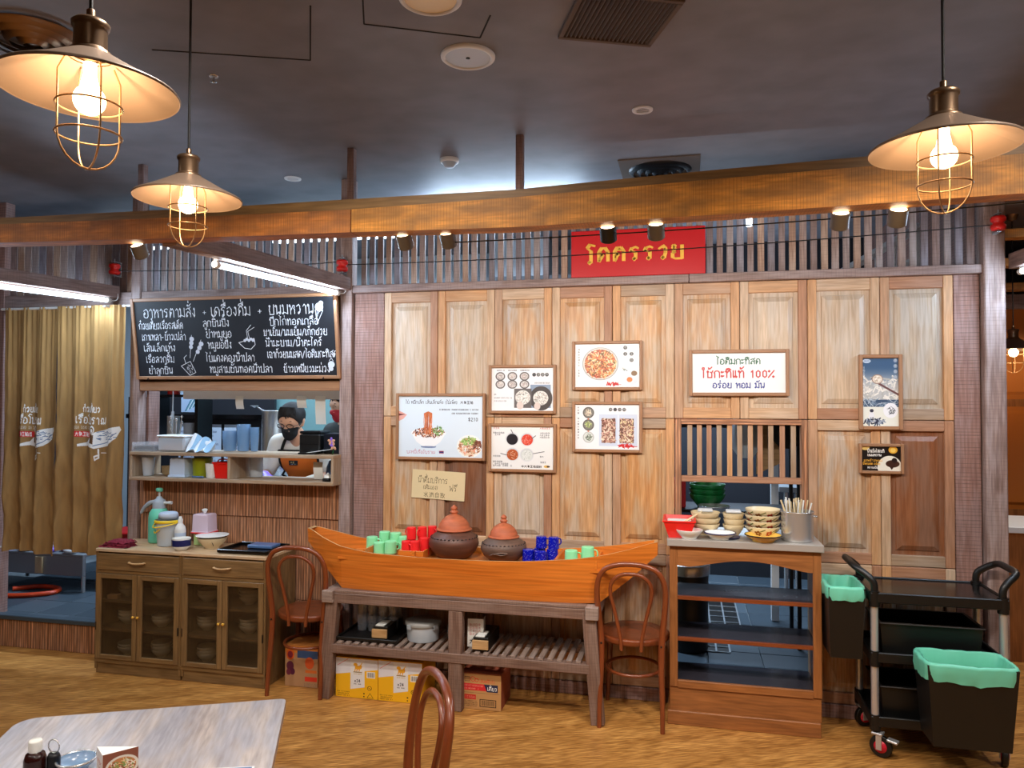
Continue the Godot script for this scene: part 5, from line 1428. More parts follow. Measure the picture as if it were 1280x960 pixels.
	var fb := thing("food_container", "cloudy lidded food box with cutlery on the window shelf", "container", Vector3(-3.315, y1, 0.04))
	part(fb, "box", mb().box(Vector3(0, 0.048, 0), Vector3(0.205, 0.095, 0.15), 0.012).done(), M.clear_cloudy)
	part(fb, "lid", mb().box(Vector3(0, 0.102, 0), Vector3(0.215, 0.014, 0.16), 0.006).done(), M.white_plastic)
	part(fb, "contents", mb().box(Vector3(0.0, 0.026, 0), Vector3(0.18, 0.04, 0.13), 0.008).done(), M.skin)
	var ct := thing("cutlery_jar", "dark jar of upright spoons and tongs behind the food container", "cutlery jar", Vector3(-3.43, y1, -0.09))
	part(ct, "jar", cup(0.03, 0.034, 0.09), M.dark_steel)
	for k in 6:
		var a := k * 1.05
		part(ct, "spoon", mb().tube([Vector3(cos(a) * 0.012, 0.03, sin(a) * 0.012), Vector3(cos(a) * 0.045, 0.17 + 0.02 * (k % 3), sin(a) * 0.03)], 0.003, 6).lathe([Vector2(0, -0.014), Vector2(0.01, 0), Vector2(0, 0.014)], 8, Vector3(cos(a) * 0.047, 0.185 + 0.02 * (k % 3), sin(a) * 0.031)).done(), M.steel)
	var tw := thing("striped_towel", "white and blue striped towel draped over the window shelf", "towel", Vector3(-3.135, y1, 0.05))
	for k in 6:
		var rows := []
		for r in 9:
			var v := r / 8.0
			var row := []
			for q in 4:
				var u := (k + q / 3.0) / 6.0
				row.append(Vector3((u - 0.5) * 0.17 + 0.035 * v, 0.105 * (1.0 - v) * (1.0 - 0.5 * u) + 0.012 + 0.01 * sin(u * 14.0 + v * 4.0), -0.05 + 0.14 * v + 0.012 * sin(u * 16.0)))
			rows.append(row)
		var g := mb()
		g.grid(rows, false, true)
		part(tw, "stripe", g.done(), M.white_paint if k % 2 == 0 else M.towel_blue if M.has("towel_blue") else mat("towel_blue", Color(0.55, 0.68, 0.78), 0.9))
	part(tw, "roll", mb().tube(curve([Vector3(-0.06, 0.03, -0.04), Vector3(0.0, 0.045, -0.03), Vector3(0.07, 0.03, -0.03)]), 0.03, 10).done(), M.white_paint)
	var y0 := 1.218
	solo("clear_cup", "tall frosted plastic cup inside the window shelf by the doorway post", "cup", cup(0.032, 0.043, 0.125), M.clear_cloudy, Vector3(-3.525, y0, 0.06))
	for k in 5: solo("saucer", "small beige saucer, number %s from below, stacked behind the frosted cup" % ["one", "two", "three", "four", "five"][k], "saucer", bowl(0.05, 0.02, 0.003, 0.5), M.beige_bowl, Vector3(-3.41, y0 + k * 0.011, 0.0), "saucers in the window shelf")
	tissue(Vector3(-3.272, y0, 0.055), "pale blue tissue box inside the window shelf", false)
	solo("lime_tub", "yellow-green round plastic tub inside the window shelf", "tub", cup(0.058, 0.064, 0.125), M.lime_plastic, Vector3(-3.14, y0, 0.02))
	solo("white_tub", "small white plastic tub between the lime tub and the red basket", "tub", cup(0.036, 0.045, 0.095), M.white_plastic, Vector3(-3.028, y0, 0.075))
	solo("marker_pen", "blue marker pen lying at the front of the window shelf", "pen", mb().tube([Vector3(-0.045, 0.007, 0), Vector3(0.045, 0.007, 0.01)], 0.006, 8).done(), bl, Vector3(-3.11, y0, 0.105))
	var rb := thing("red_basket", "red plastic basket inside the window shelf", "basket", Vector3(-2.94, y0, 0.06))
	part(rb, "tub", mb().rings([[0.047, 0.04, 0.0], [0.058, 0.05, 0.095], [0.064, 0.055, 0.097], [0.064, 0.055, 0.106], [0.054, 0.046, 0.106], [0.045, 0.038, 0.01]]).done(), M.red_plastic, Vector3.ZERO, Vector3(-PI / 2, 0, 0))
	part(rb, "handle", mb().tube(curve([Vector3(-0.06, 0.102, 0.0), Vector3(-0.03, 0.122, 0.02), Vector3(0.03, 0.122, 0.02), Vector3(0.06, 0.102, 0)]), 0.004, 8).done(), M.red_plastic)
	solo("frosted_cylinder", "frosted upright plastic cylinder in the person's half of the window shelf", "cylinder", cup(0.042, 0.044, 0.13), M.clear_cloudy, Vector3(-2.79, y0, -0.06))
	var bell := thing("counter_bell", "black and white counter bell at the end of the window shelf", "bell", Vector3(-2.21, y0, 0.06))
	part(bell, "base", mb().lathe([Vector2(0, 0), Vector2(0.034, 0), Vector2(0.036, 0.01), Vector2(0.03, 0.02), Vector2(0, 0.02)], 22).done(), M.black_gloss)
	part(bell, "dome", mb().lathe([Vector2(0.026, 0.02), Vector2(0.022, 0.036), Vector2(0.01, 0.044), Vector2(0.005, 0.052), Vector2(0.0, 0.054)], 20).done(), M.white_china)
	solo("receipt_roll", "white paper strip hanging inside the window shelf", "receipt", paper_strip(0.065, 0.11, 0.02), M.paper, Vector3(-2.30, y0 + 0.005, 0.02))
	solo("blue_cloth_bag", "slate blue cloth pouch beside the counter bell", "pouch", mb().lathe([Vector2(0, 0), Vector2(0.035, 0.0), Vector2(0.042, 0.03), Vector2(0.036, 0.08), Vector2(0.02, 0.12), Vector2(0, 0.126)], 16).done(), bl, Vector3(-2.235, y0, -0.05))
	# ticket printer and orchid on top
	var pr := thing("ticket_printer", "black ticket printer with a paper slip on the window shelf", "printer", Vector3(-2.34, y1, -0.02))
	part(pr, "case", mb().bb(Vector3(-0.085, 0, -0.1), Vector3(0.06, 0.125, 0.06), 0.008).done(), M.black_plastic)
	part(pr, "cover", mb().bb(Vector3(-0.088, 0.126, -0.1), Vector3(0.06, 0.145, 0.05), 0.006).done(), M.dark_steel)
	part(pr, "groove", mb().bb(Vector3(-0.08, 0.06, 0.058), Vector3(0.055, 0.064, 0.062)).done(), M.dark_steel)
	part(pr, "slip", mb().bb(Vector3(-0.05, 0.012, 0.06), Vector3(0.13, 0.014, 0.11)).done(), M.paper, Vector3.ZERO, Vector3(0, 0.2, 0.14))
	part(pr, "tray", mb().bb(Vector3(-0.06, 0.0, 0.062), Vector3(0.06, 0.01, 0.12), 0.002).done(), M.dark_steel)
	solo("black_till", "dark blue-black till box beside the ticket printer", "till", mb().bb(Vector3(-0.055, 0, -0.1), Vector3(0.07, 0.13, 0.04), 0.006).done(), mat("till_blue", Color(0.06, 0.08, 0.12), 0.35), Vector3(-2.21, y1, -0.02))
	var orc := thing("orchid_sprig", "small pink orchid flowers at the end of the window shelf", "flower", Vector3(-2.165, y1, 0.09))
	part(orc, "stem", mb().tube(curve([Vector3(0, 0.0, 0), Vector3(0.005, 0.04, 0), Vector3(-0.004, 0.09, 0.005)]), 0.002, 6).done(), M.green_plastic)
	for k in 9:
		var a := k * TAU / 5.0
		var c0 := Vector3(-0.004, 0.085, 0.01) if k < 5 else Vector3(0.012, 0.055, 0.012)
		part(orc, "petal", mb().lathe([Vector2(0, 0.0), Vector2(0.009, 0.012), Vector2(0.006, 0.024), Vector2(0, 0.027)], 8, c0, Basis(Vector3(0, 0, 1), a) * Basis.from_scale(Vector3(1, 1, 0.25))).done(), M.skin if k % 3 else M.glove)

func paper_strip(w: float, h: float, curl: float) -> ArrayMesh:
	var rows := []
	for r in 9:
		var v := r / 8.0
		var row := []
		for q in 3: row.append(Vector3((q / 2.0 - 0.5) * w + 0.012 * sin(v * 2.4), h * (1.0 - v), curl * sin(v * 3.0)))
		rows.append(row)
	var b := mb()
	b.grid(rows, false, true)
	return b.done()

func tissue(at: Vector3, label: String, pink: bool) -> void:
	var t := thing("tissue_box", label, "tissue box", at, "tissue boxes")
	var y := 0.0
	if pink:
		part(t, "stand", mb().bb(Vector3(-0.05, 0, -0.045), Vector3(0.05, 0.075, 0.045), 0.004).done(), M.green_box if M.has("green_box") else mat("green_box", Color(0.70, 0.80, 0.52), 0.6))
		y = 0.076
	var m: Material = M.pink_box if M.has("pink_box") else mat("pink_box", Color(0.82, 0.74, 0.80), 0.45)
	var body := mb()
	body.rings([[0.062, 0.054, 0.0], [0.062, 0.054, 0.014], [0.057, 0.05, 0.016], [0.054, 0.047, 0.116], [0.050, 0.043, 0.124]])
	part(t, "cover", body.done(), m if pink else M.paper_blue, Vector3(0, y, 0), Vector3(-PI / 2, 0, 0))
	part(t, "base_rim", mb().box(Vector3(0, y + 0.005, 0), Vector3(0.132, 0.009, 0.115), 0.003).done(), M.red_cup if pink else M.paper_blue)
	part(t, "tissue", mb().lathe([Vector2(0.006, 0.0), Vector2(0.014, 0.018), Vector2(0.02, 0.03), Vector2(0.010, 0.036), Vector2(0, 0.03)], 7, Vector3(0, y + 0.12, 0), Basis.from_scale(Vector3.ONE * (1.0 if pink else 0.6))).done(), M.paper)

# ---------------------------------------------------------------- bench, boat and what they hold
func bench_and_boat() -> void:
	var t := thing("slatted_bench", "dark weathered wooden bench with splayed legs carrying the boat", "bench", Vector3(-1.255, 0, 0))
	var zf := 0.385
	var zb := 0.055
	for z in [zf, zb]:
		for s in [-1, 1]:
			var b := mb(1)
			var top := Vector3(s * (0.745 if z == zf else 0.715), 0.60, z)
			var ft := Vector3(s * (0.795 if z == zf else 0.745), 0.0, z)
			var d := (top - ft)
			b.xf = Transform3D(Basis(Vector3(0, 0, 1), atan2(-d.x, d.y)), ft)
			b.bb(Vector3(-0.036, 0.0, -0.03), Vector3(0.036, d.length(), 0.03), 0.004)
			part(t, "leg", b.done(), M.bench_wood)
		part(t, "leg", mb(1).bb(Vector3(-0.04, 0.0, z - 0.028), Vector3(0.04, 0.555, z + 0.026), 0.004).done(), M.bench_wood)
		part(t, "top_rail", mb(0).bb(Vector3(-0.745, 0.556, z - 0.028), Vector3(0.745, 0.612, z + 0.029), 0.003).done(), M.bench_wood)
		part(t, "shelf_rail", mb(0).bb(Vector3(-0.75, 0.268, z - 0.026), Vector3(0.75, 0.320, z + 0.032), 0.003).done(), M.bench_wood)
	for s in [-1, 1]:
		part(t, "end_beam", mb(2).bb(Vector3(s * 0.765 - 0.035, 0.56, zb - 0.03), Vector3(s * 0.765 + 0.035, 0.628, zf + 0.05), 0.003).done(), M.bench_slat)
	for k in 3: part(t, "top_board", mb(0).bb(Vector3(-0.735, 0.612, 0.04 + k * 0.125), Vector3(0.735, 0.630, 0.16 + k * 0.125), 0.003).done(), M.bench_wood)
	for k in 28:
		var x := -0.70 + k * 0.0515
		if absf(x) < 0.045: continue
		part(t, "shelf_slat", sbox(Vector3(0.030, 0.014, zf - zb + 0.05), 0.002, 2, k % 4), M.bench_slat, Vector3(x, 0.327, (zf + zb) * 0.5))
	# ---- the boat
	var o := thing("display_boat", "varnished orange wooden boat used as a cup display on the bench", "boat", Vector3(-1.2, 0.631, 0.235))
	var st := [[-1.03, 0.325, 0.245, 0.045], [-0.90, 0.285, 0.12, 0.105], [-0.765, 0.247, 0.0, 0.150], [-0.55, 0.222, 0.0, 0.182], [-0.10, 0.212, 0.0, 0.190], [0.31, 0.220, 0.0, 0.190], [0.60, 0.242, 0.0, 0.172], [0.74, 0.262, 0.004, 0.150], [0.90, 0.295, 0.13, 0.10], [1.05, 0.332, 0.262, 0.045]]
	var fine := []
	for i in st.size() - 1:
		for k in 4:
			var u := k / 4.0
			var r := []
			for q in 4:
				var a: float = st[maxi(i - 1, 0)][q]; var b: float = st[i][q]; var c: float = st[i + 1][q]; var d: float = st[mini(i + 2, st.size() - 1)][q]
				r.append(cubic_interpolate(b, c, a, d, u) if q == 1 or q == 3 else lerpf(b, c, u))
			fine.append(r)
	fine.append(st[-1])
	var hull := mb(0, false)
	var ins := mb(0, false)
	var rim := mb(0, false)
	var th := 0.012
	for i in fine.size() - 1:
		var A: Array = fine[i]; var B: Array = fine[i + 1]
		for s in [-1.0, 1.0]:
			hull.poly([Vector3(A[0], A[2], s * A[3] * 0.8), Vector3(B[0], B[2], s * B[3] * 0.8), Vector3(B[0], B[1], s * B[3]), Vector3(A[0], A[1], s * A[3])], Vector3(0, 0, s))
			ins.poly([Vector3(A[0], A[2] + th, s * (A[3] * 0.8 - th)), Vector3(B[0], B[2] + th, s * (B[3] * 0.8 - th)), Vector3(B[0], B[1], s * (B[3] - th)), Vector3(A[0], A[1], s * (A[3] - th))], Vector3(0, 0, -s))
			rim.poly([Vector3(A[0], A[1], s * A[3]), Vector3(B[0], B[1], s * B[3]), Vector3(B[0], B[1], s * (B[3] - th)), Vector3(A[0], A[1], s * (A[3] - th))], Vector3(0, 1, 0))
		hull.poly([Vector3(A[0], A[2], -A[3] * 0.8), Vector3(B[0], B[2], -B[3] * 0.8), Vector3(B[0], B[2], B[3] * 0.8), Vector3(A[0], A[2], A[3] * 0.8)], Vector3(0, -1, 0))
		ins.poly([Vector3(A[0], A[2] + th, -A[3] * 0.8 + th), Vector3(B[0], B[2] + th, -B[3] * 0.8 + th), Vector3(B[0], B[2] + th, B[3] * 0.8 - th), Vector3(A[0], A[2] + th, A[3] * 0.8 - th)], Vector3(0, 1, 0))
	for e in [0, fine.size() - 1]:
		var A: Array = fine[e]
		var sx := -1.0 if e == 0 else 1.0
		hull.poly([Vector3(A[0], A[2], -A[3] * 0.8), Vector3(A[0], A[2], A[3] * 0.8), Vector3(A[0], A[1], A[3]), Vector3(A[0], A[1], -A[3])], Vector3(sx, 0, 0))
		rim.poly([Vector3(A[0], A[1], -A[3]), Vector3(A[0], A[1], A[3]), Vector3(A[0] - sx * 0.02, A[1] - 0.004, A[3]), Vector3(A[0] - sx * 0.02, A[1] - 0.004, -A[3])], Vector3(0, 1, 0))
	part(o, "hull", hull.done(), M.boat_wood)
	part(o, "inner_planking", ins.done(), M.boat_wood)
	part(o, "gunwale", rim.done(), M.oak_light)
	part(o, "deck", mb(0).bb(Vector3(-0.78, 0.172, -0.150), Vector3(0.78, 0.184, 0.150)).done(), M.boat_wood)
	for x in [-0.62, -0.32, 0.50, 0.72]: part(o, "divider", mb(2).bb(Vector3(x, 0.184, -0.15), Vector3(x + 0.012, 0.235, 0.15)).done(), M.boat_wood)
	boat_load()
	bench_load()

func mug(nm: String, label: String, m: Material, at: Vector3, group: String, r := 0.033, h := 0.064, handle := true, turn := 0.0, lie := 0.0) -> void:
	var t := thing(nm, label, "cup", at, group)
	t.rotation = Vector3(lie, turn, 0)
	part(t, "body", mb().lathe([Vector2(0, h), Vector2(r * 0.86, h), Vector2(r * 0.93, h - 0.004), Vector2(r, 0.003), Vector2(r - 0.002, 0.0), Vector2(r - 0.004, 0.003), Vector2(r * 0.86, h - 0.006), Vector2(0, h - 0.006)].map(func(p): return p), 22).done(), m)
	if handle: part(t, "handle", mb().tube(curve([Vector3(r * 0.95, h * 0.82, 0), Vector3(r + 0.016, h * 0.74, 0), Vector3(r + 0.018, h * 0.4, 0), Vector3(r * 0.98, h * 0.25, 0)], 4), 0.004, 7).done(), m)

func boat_load() -> void:
	var y := 0.8155
	# clay pots
	for i in 2:
		var p := thing("clay_pot", ["large brown clay pot with terracotta lid in the boat", "smaller grey clay pot with terracotta lid in the boat"][i], "pot", [Vector3(-1.318, y, 0.235), Vector3(-1.02, y, 0.235)][i], "lidded clay pots in the boat")
		var k: float = [0.81, 0.74][i]
		var hk: float = [0.81, 0.66][i]
		var lk: float = [0.97, 0.87][i]
		var lr: float = [0.745, 0.65][i]
		part(p, "body", mb().lathe([Vector2(0, 0), Vector2(0.10 * k, 0), Vector2(0.115 * k, 0.008 * hk), Vector2(0.158 * k, 0.05 * hk), Vector2(0.180 * k, 0.10 * hk), Vector2(0.174 * k, 0.138 * hk), Vector2(0.150 * k, 0.168 * hk), Vector2(0.125 * k, 0.184 * hk), Vector2(0.12 * k, 0.198 * hk), Vector2(0.0, 0.198 * hk)], 44).done(), [M.clay_pot, M.clay_grey][i])
		for q in 34:
			var a := TAU * q / 34.0
			part(p, "bead", sbox(Vector3(0.014, 0.008, 0.008) * k, 0.002), M.dark_glaze, Vector3(cos(a) * 0.166 * k, 0.152 * hk, sin(a) * 0.166 * k), Vector3(0, -a - PI / 2 + 0.5, 0))
		part(p, "lid", mb().lathe([Vector2(0.118 * lr, 0.198 * hk + -0.006 * lk), Vector2(0.138 * lr, 0.198 * hk + 0.000 * lk), Vector2(0.141 * lr, 0.198 * hk + 0.005 * lk), Vector2(0.135 * lr, 0.198 * hk + 0.010 * lk), Vector2(0.124 * lr, 0.198 * hk + 0.011 * lk), Vector2(0.124 * lr, 0.198 * hk + 0.016 * lk), Vector2(0.116 * lr, 0.198 * hk + 0.036 * lk), Vector2(0.098 * lr, 0.198 * hk + 0.058 * lk), Vector2(0.070 * lr, 0.198 * hk + 0.078 * lk), Vector2(0.042 * lr, 0.198 * hk + 0.089 * lk), Vector2(0.026 * lr, 0.198 * hk + 0.093 * lk), Vector2(0.024 * lr, 0.198 * hk + 0.098 * lk), Vector2(0.034 * lr, 0.198 * hk + 0.104 * lk), Vector2(0.034 * lr, 0.198 * hk + 0.110 * lk), Vector2(0.022 * lr, 0.198 * hk + 0.116 * lk), Vector2(0.020 * lr, 0.198 * hk + 0.121 * lk), Vector2(0.028 * lr, 0.198 * hk + 0.127 * lk), Vector2(0.026 * lr, 0.198 * hk + 0.134 * lk), Vector2(0.014 * lr, 0.198 * hk + 0.143 * lk), Vector2(0.000 * lr, 0.198 * hk + 0.150 * lk)], 40).done(), M.clay_lid)
		if i == 1: part(p, "relief", mb().tube(curve([Vector3(-0.05, 0.045, 0.117), Vector3(-0.02, 0.056, 0.130), Vector3(0.02, 0.05, 0.129), Vector3(0.05, 0.06, 0.122), Vector3(0.02, 0.064, 0.132), Vector3(-0.01, 0.06, 0.132)]), 0.004, 6).done(), M.clay_grey)
	# green cups at the bow
	for q in [[-1.845, 0.20, 0.0, 0.02], [-1.785, 0.15, 1.0, 0.045], [-1.775, 0.255, 1.0, 0.0], [-1.705, 0.17, 2.0, 0.045], [-1.70, 0.265, 0.6, 0.012], [-1.64, 0.20, 0.3, 0.03]]:
		mug("green_cup", "mint green plastic cup in the boat on the chair side of the red cups", M.green_cup, Vector3(q[0], y + q[3], q[1]), "mint green cups at the boat's bow", 0.036, 0.072, true, q[2])
	# red cups in a wooden tray
	var tr := thing("cup_tray", "orange wooden tray under the red cups in the boat", "tray", Vector3(-1.535, y, 0.245))
	part(tr, "base", mb(0).bb(Vector3(-0.075, 0, -0.10), Vector3(0.065, 0.012, 0.11)).done(), M.boat_wood)
	for f in [[Vector3(-0.005, 0.025, 0.108), Vector3(0.15, 0.05, 0.008)], [Vector3(-0.005, 0.025, -0.102), Vector3(0.15, 0.05, 0.008)], [Vector3(0.068, 0.025, 0), Vector3(0.008, 0.05, 0.205)], [Vector3(-0.078, 0.025, 0), Vector3(0.008, 0.05, 0.205)]]:
		part(tr, "side", sbox(f[1], 0.001), M.boat_wood, f[0])
	for q in [[-1.585, 0.312, 0.085], [-1.528, 0.318, 0.088], [-1.49, 0.265, 0.10]]:
		mug("red_cup", "shiny red plastic cup standing low in the front of the boat's wooden tray", M.red_cup, Vector3(q[0], y + 0.013, q[1]), "red cups in front in the boat's tray", 0.029, q[2], true, q[0] * 40.0)
	for q in [[-1.585, 0.225, 0.062], [-1.528, 0.195, 0.062], [-1.49, 0.188, 0.062]]:
		mug("red_cup", "shiny red plastic cup at the bottom of a stack of two in the boat's tray", M.red_cup, Vector3(q[0] + (0.012 if q[1] < 0.19 else 0.0), y + 0.013, q[1] - (0.03 if q[1] < 0.19 else 0.0)), "lower red cups of the stacks in the boat", 0.029, 0.078, false, 0.0)
		mug("red_cup", "shiny red plastic cup on top of a stack of two in the boat's tray", M.red_cup, Vector3(q[0] + (0.012 if q[1] < 0.19 else 0.0), y + 0.092, q[1] - (0.03 if q[1] < 0.19 else 0.0)), "upper red cups of the stacks in the boat", 0.029, 0.072, true, q[0] * 30.0)
	# blue speckled mugs
	var sp := Image.create(128, 128, false, Image.FORMAT_RGB8)
	sp.fill(Color(0.05, 0.08, 0.62))
	for i in 260:
		var px := rng.randi() % 127
		var py := rng.randi() % 127
		sp.set_pixel(px, py, Color(0.82, 0.86, 0.95)); sp.set_pixel(px + 1, py, Color(0.62, 0.68, 0.92))
	var bm := picture("speckled_enamel", sp, 0.12)
	bm.uv1_scale = Vector3(1, 5, 1)
	for q in [[-0.865, 0.285, 0.0], [-0.79, 0.315, 1.0], [-0.735, 0.245, 2.0], [-0.81, 0.225, 3.0]]:
		mug("enamel_mug", "blue speckled enamel mug resting low in the boat", bm, Vector3(q[0], y, q[1]), "blue speckled mugs in the boat", 0.035, 0.078, true, q[2])
	for q in [[-0.80, 0.235, 0.0], [-0.728, 0.24, 0.8]]:
		mug("enamel_mug", "blue speckled enamel mug perched on top of the other blue mugs", bm, Vector3(q[0], y + 0.079, q[1]), "blue mugs on top in the boat", 0.032, 0.066, true, q[2])
	for q in [[-0.625, 0.26, 0.3], [-0.535, 0.24, -0.2]]:
		mug("green_cup", "mint green plastic cup in the boat beside the blue mugs", M.green_cup, Vector3(q[0], y + (0.02 if q[0] > -0.6 else 0.0), q[1]), "mint green cups at the boat's stern", 0.038, 0.08, true, q[2])

func carton_print(base: Color, kind: int) -> Image:
	var c := Canvas.new(320, 300, base)
	if kind == 0:
		c.rect(0, 0, 320, 300, Color(0.95, 0.72, 0.08))
		c.poly(PackedVector2Array([Vector2(0, 0), Vector2(320, 0), Vector2(320, 72), Vector2(0, 128)]), Color(0.87, 0.87, 0.90))
		c.rect(112, 0, 108, 205, Color(0.90, 0.90, 0.91)); c.poly(PackedVector2Array([Vector2(112, 200), Vector2(220, 200), Vector2(220, 214), Vector2(112, 236)]), Color(0.90, 0.90, 0.91))
		# golden lion mark
		var g := Color(0.90, 0.64, 0.12)
		c.disc(150, 44, 15, g, 13); c.disc(168, 66, 22, g, 15); c.disc(188, 60, 10, g, 17); c.line(Vector2(190, 48), Vector2(198, 30), 6, g)
		for x in [150, 164, 182]: c.line(Vector2(x, 72), Vector2(x - 4, 92), 8, g)
		c.rect(134, 98, 66, 7, Color(0.55, 0.45, 0.2))
		small_print(c, 136, 120, 60, 9, Color(0.7, 0.6, 0.3))
		write(c, "x24", 144, 178, 22, 3.6, Color(0.15, 0.15, 0.18), 44); small_print(c, 138, 196, 56, 7, Color(0.3, 0.3, 0.3))
		for k in 9: c.line(Vector2(12 + k * 9, 58 - k * 6), Vector2(20 + k * 9, 52 - k * 6), 5, Color(0.86, 0.58, 0.58))
		c.rect(236, 92, 64, 48, Color(0.93, 0.92, 0.9))
		for k in 12: c.rect(242 + k * 4.4, 98, 1 + k % 3, 36, Color(0.12, 0.12, 0.12))
		for k in 3: small_print(c, 12, 262 + k * 14, 90, 8, Color(0.45, 0.34, 0.08))
		c.disc(258, 218, 17, Color(0.3, 0.24, 0.06)); c.disc(258, 218, 13, Color(0.95, 0.72, 0.08)); c.line(Vector2(250, 214), Vector2(266, 224), 4, Color(0.3, 0.24, 0.06))
		c.path([Vector2(240, 292), Vector2(262, 256), Vector2(286, 292), Vector2(240, 292)], 3, Color(0.3, 0.24, 0.06)); c.disc(216, 262, 6, Color(0.25, 0.2, 0.05)); c.disc(216, 284, 5, Color(0.25, 0.2, 0.05))
	elif kind == 1:
		var r := Color(0.80, 0.18, 0.14)
		c.rect(30, 26, 40, 40, Color(0.36, 0.26, 0.16)); c.rect(34, 30, 32, 32, base); c.line(Vector2(44, 36), Vector2(44, 56), 4, Color(0.36, 0.26, 0.16)); c.line(Vector2(56, 36), Vector2(56, 56), 4, Color(0.36, 0.26, 0.16))
		for q in [[96, 44, 22], [126, 52, 16]]:
			c.disc(q[0], q[1], q[2], r); c.disc(q[0], q[1], q[2] - 5, base)
		write(c, "เส้นหมี่ไวไว", 150, 70, 18, 3.4, Color(0.84, 0.34, 0.2), 120)
		c.rect(18, 84, 190, 58, Color(0.84, 0.16, 0.18)); small_print(c, 26, 108, 150, 14, Color(0.95, 0.75, 0.65)); small_print(c, 26, 132, 110, 12, Color(0.95, 0.75, 0.65))
		c.poly(PackedVector2Array([Vector2(184, 84), Vector2(296, 84), Vector2(296, 148), Vector2(208, 148)]), Color(0.13, 0.15, 0.28)); write(c, "เดี่ยว", 212, 134, 26, 4.5, Color(0.94, 0.94, 0.94), 76)
		c.rect(10, 160, 300, 3, Color(0.5, 0.36, 0.22))
		c.rect(28, 178, 92, 42, r); small_print(c, 38, 208, 66, 18, Color(0.95, 0.8, 0.7))
		c.rect(150, 212, 132, 66, Color(0.20, 0.14, 0.10)); c.rect(156, 218, 120, 54, base)
		for k in 22: c.rect(162 + k * 5, 222, 1 + k % 3, 44, Color(0.14, 0.1, 0.08))
		for k in 4: small_print(c, 18, 238 + k * 14, 110, 9, Color(0.35, 0.25, 0.15))
	else:
		c.rect(0, 0, 320, 50, Color(0.80, 0.48, 0.18))
		c.rect(120, 30, 200, 56, Color(0.20, 0.30, 0.46)); c.poly(PackedVector2Array([Vector2(120, 86), Vector2(190, 70), Vector2(250, 96), Vector2(320, 80), Vector2(320, 60), Vector2(120, 50)]), Color(0.20, 0.30, 0.46))
		c.disc(50, 66, 40, Color(0.84, 0.36, 0.12)); c.disc(50, 66, 26, Color(0.52, 0.12, 0.20))
		c.disc(50, 150, 36, Color(0.38, 0.12, 0.24)); c.disc(72, 190, 26, Color(0.34, 0.10, 0.24)); c.disc(36, 196, 24, Color(0.42, 0.14, 0.24))
		c.disc(240, 120, 44, Color(0.84, 0.34, 0.14)); c.rect(200, 172, 110, 22, Color(0.84, 0.42, 0.16)); c.rect(196, 222, 118, 34, Color(0.86, 0.22, 0.12))
		small_print(c, 190, 296, 120, 26, Color(0.25, 0.3, 0.4))
	return c.im

func carton(nm: String, label: String, at: Vector3, size: Vector3, im: Image, side: Color, turn := 0.0) -> void:
	var t := thing(nm, label, "box", at)
	t.rotation.y = turn
	var m := mat(nm + "_card", side, 0.75)
	var h := size * 0.5
	part(t, "body", mb().bb(Vector3(-h.x, 0, -h.z), Vector3(h.x, size.y, h.z), 0.003).done(), m)
	var p := MB.new()
	p.poly([Vector3(-h.x, 0.002, h.z + 0.0008), Vector3(h.x, 0.002, h.z + 0.0008), Vector3(h.x, size.y - 0.002, h.z + 0.0008), Vector3(-h.x, size.y - 0.002, h.z + 0.0008)], Vector3(0, 0, 1), [Vector2(0, 1), Vector2(1, 1), Vector2(1, 0), Vector2(0, 0)])
	part(t, "printed_face", p.done(), picture(nm + label.substr(0, 9), im, 0.6))
	part(t, "flap", mb().bb(Vector3(-h.x, size.y, -h.z), Vector3(h.x, size.y + 0.003, -0.002)).done(), m)
	part(t, "flap", mb().bb(Vector3(-h.x, size.y, 0.002), Vector3(h.x, size.y + 0.003, h.z)).done(), m)

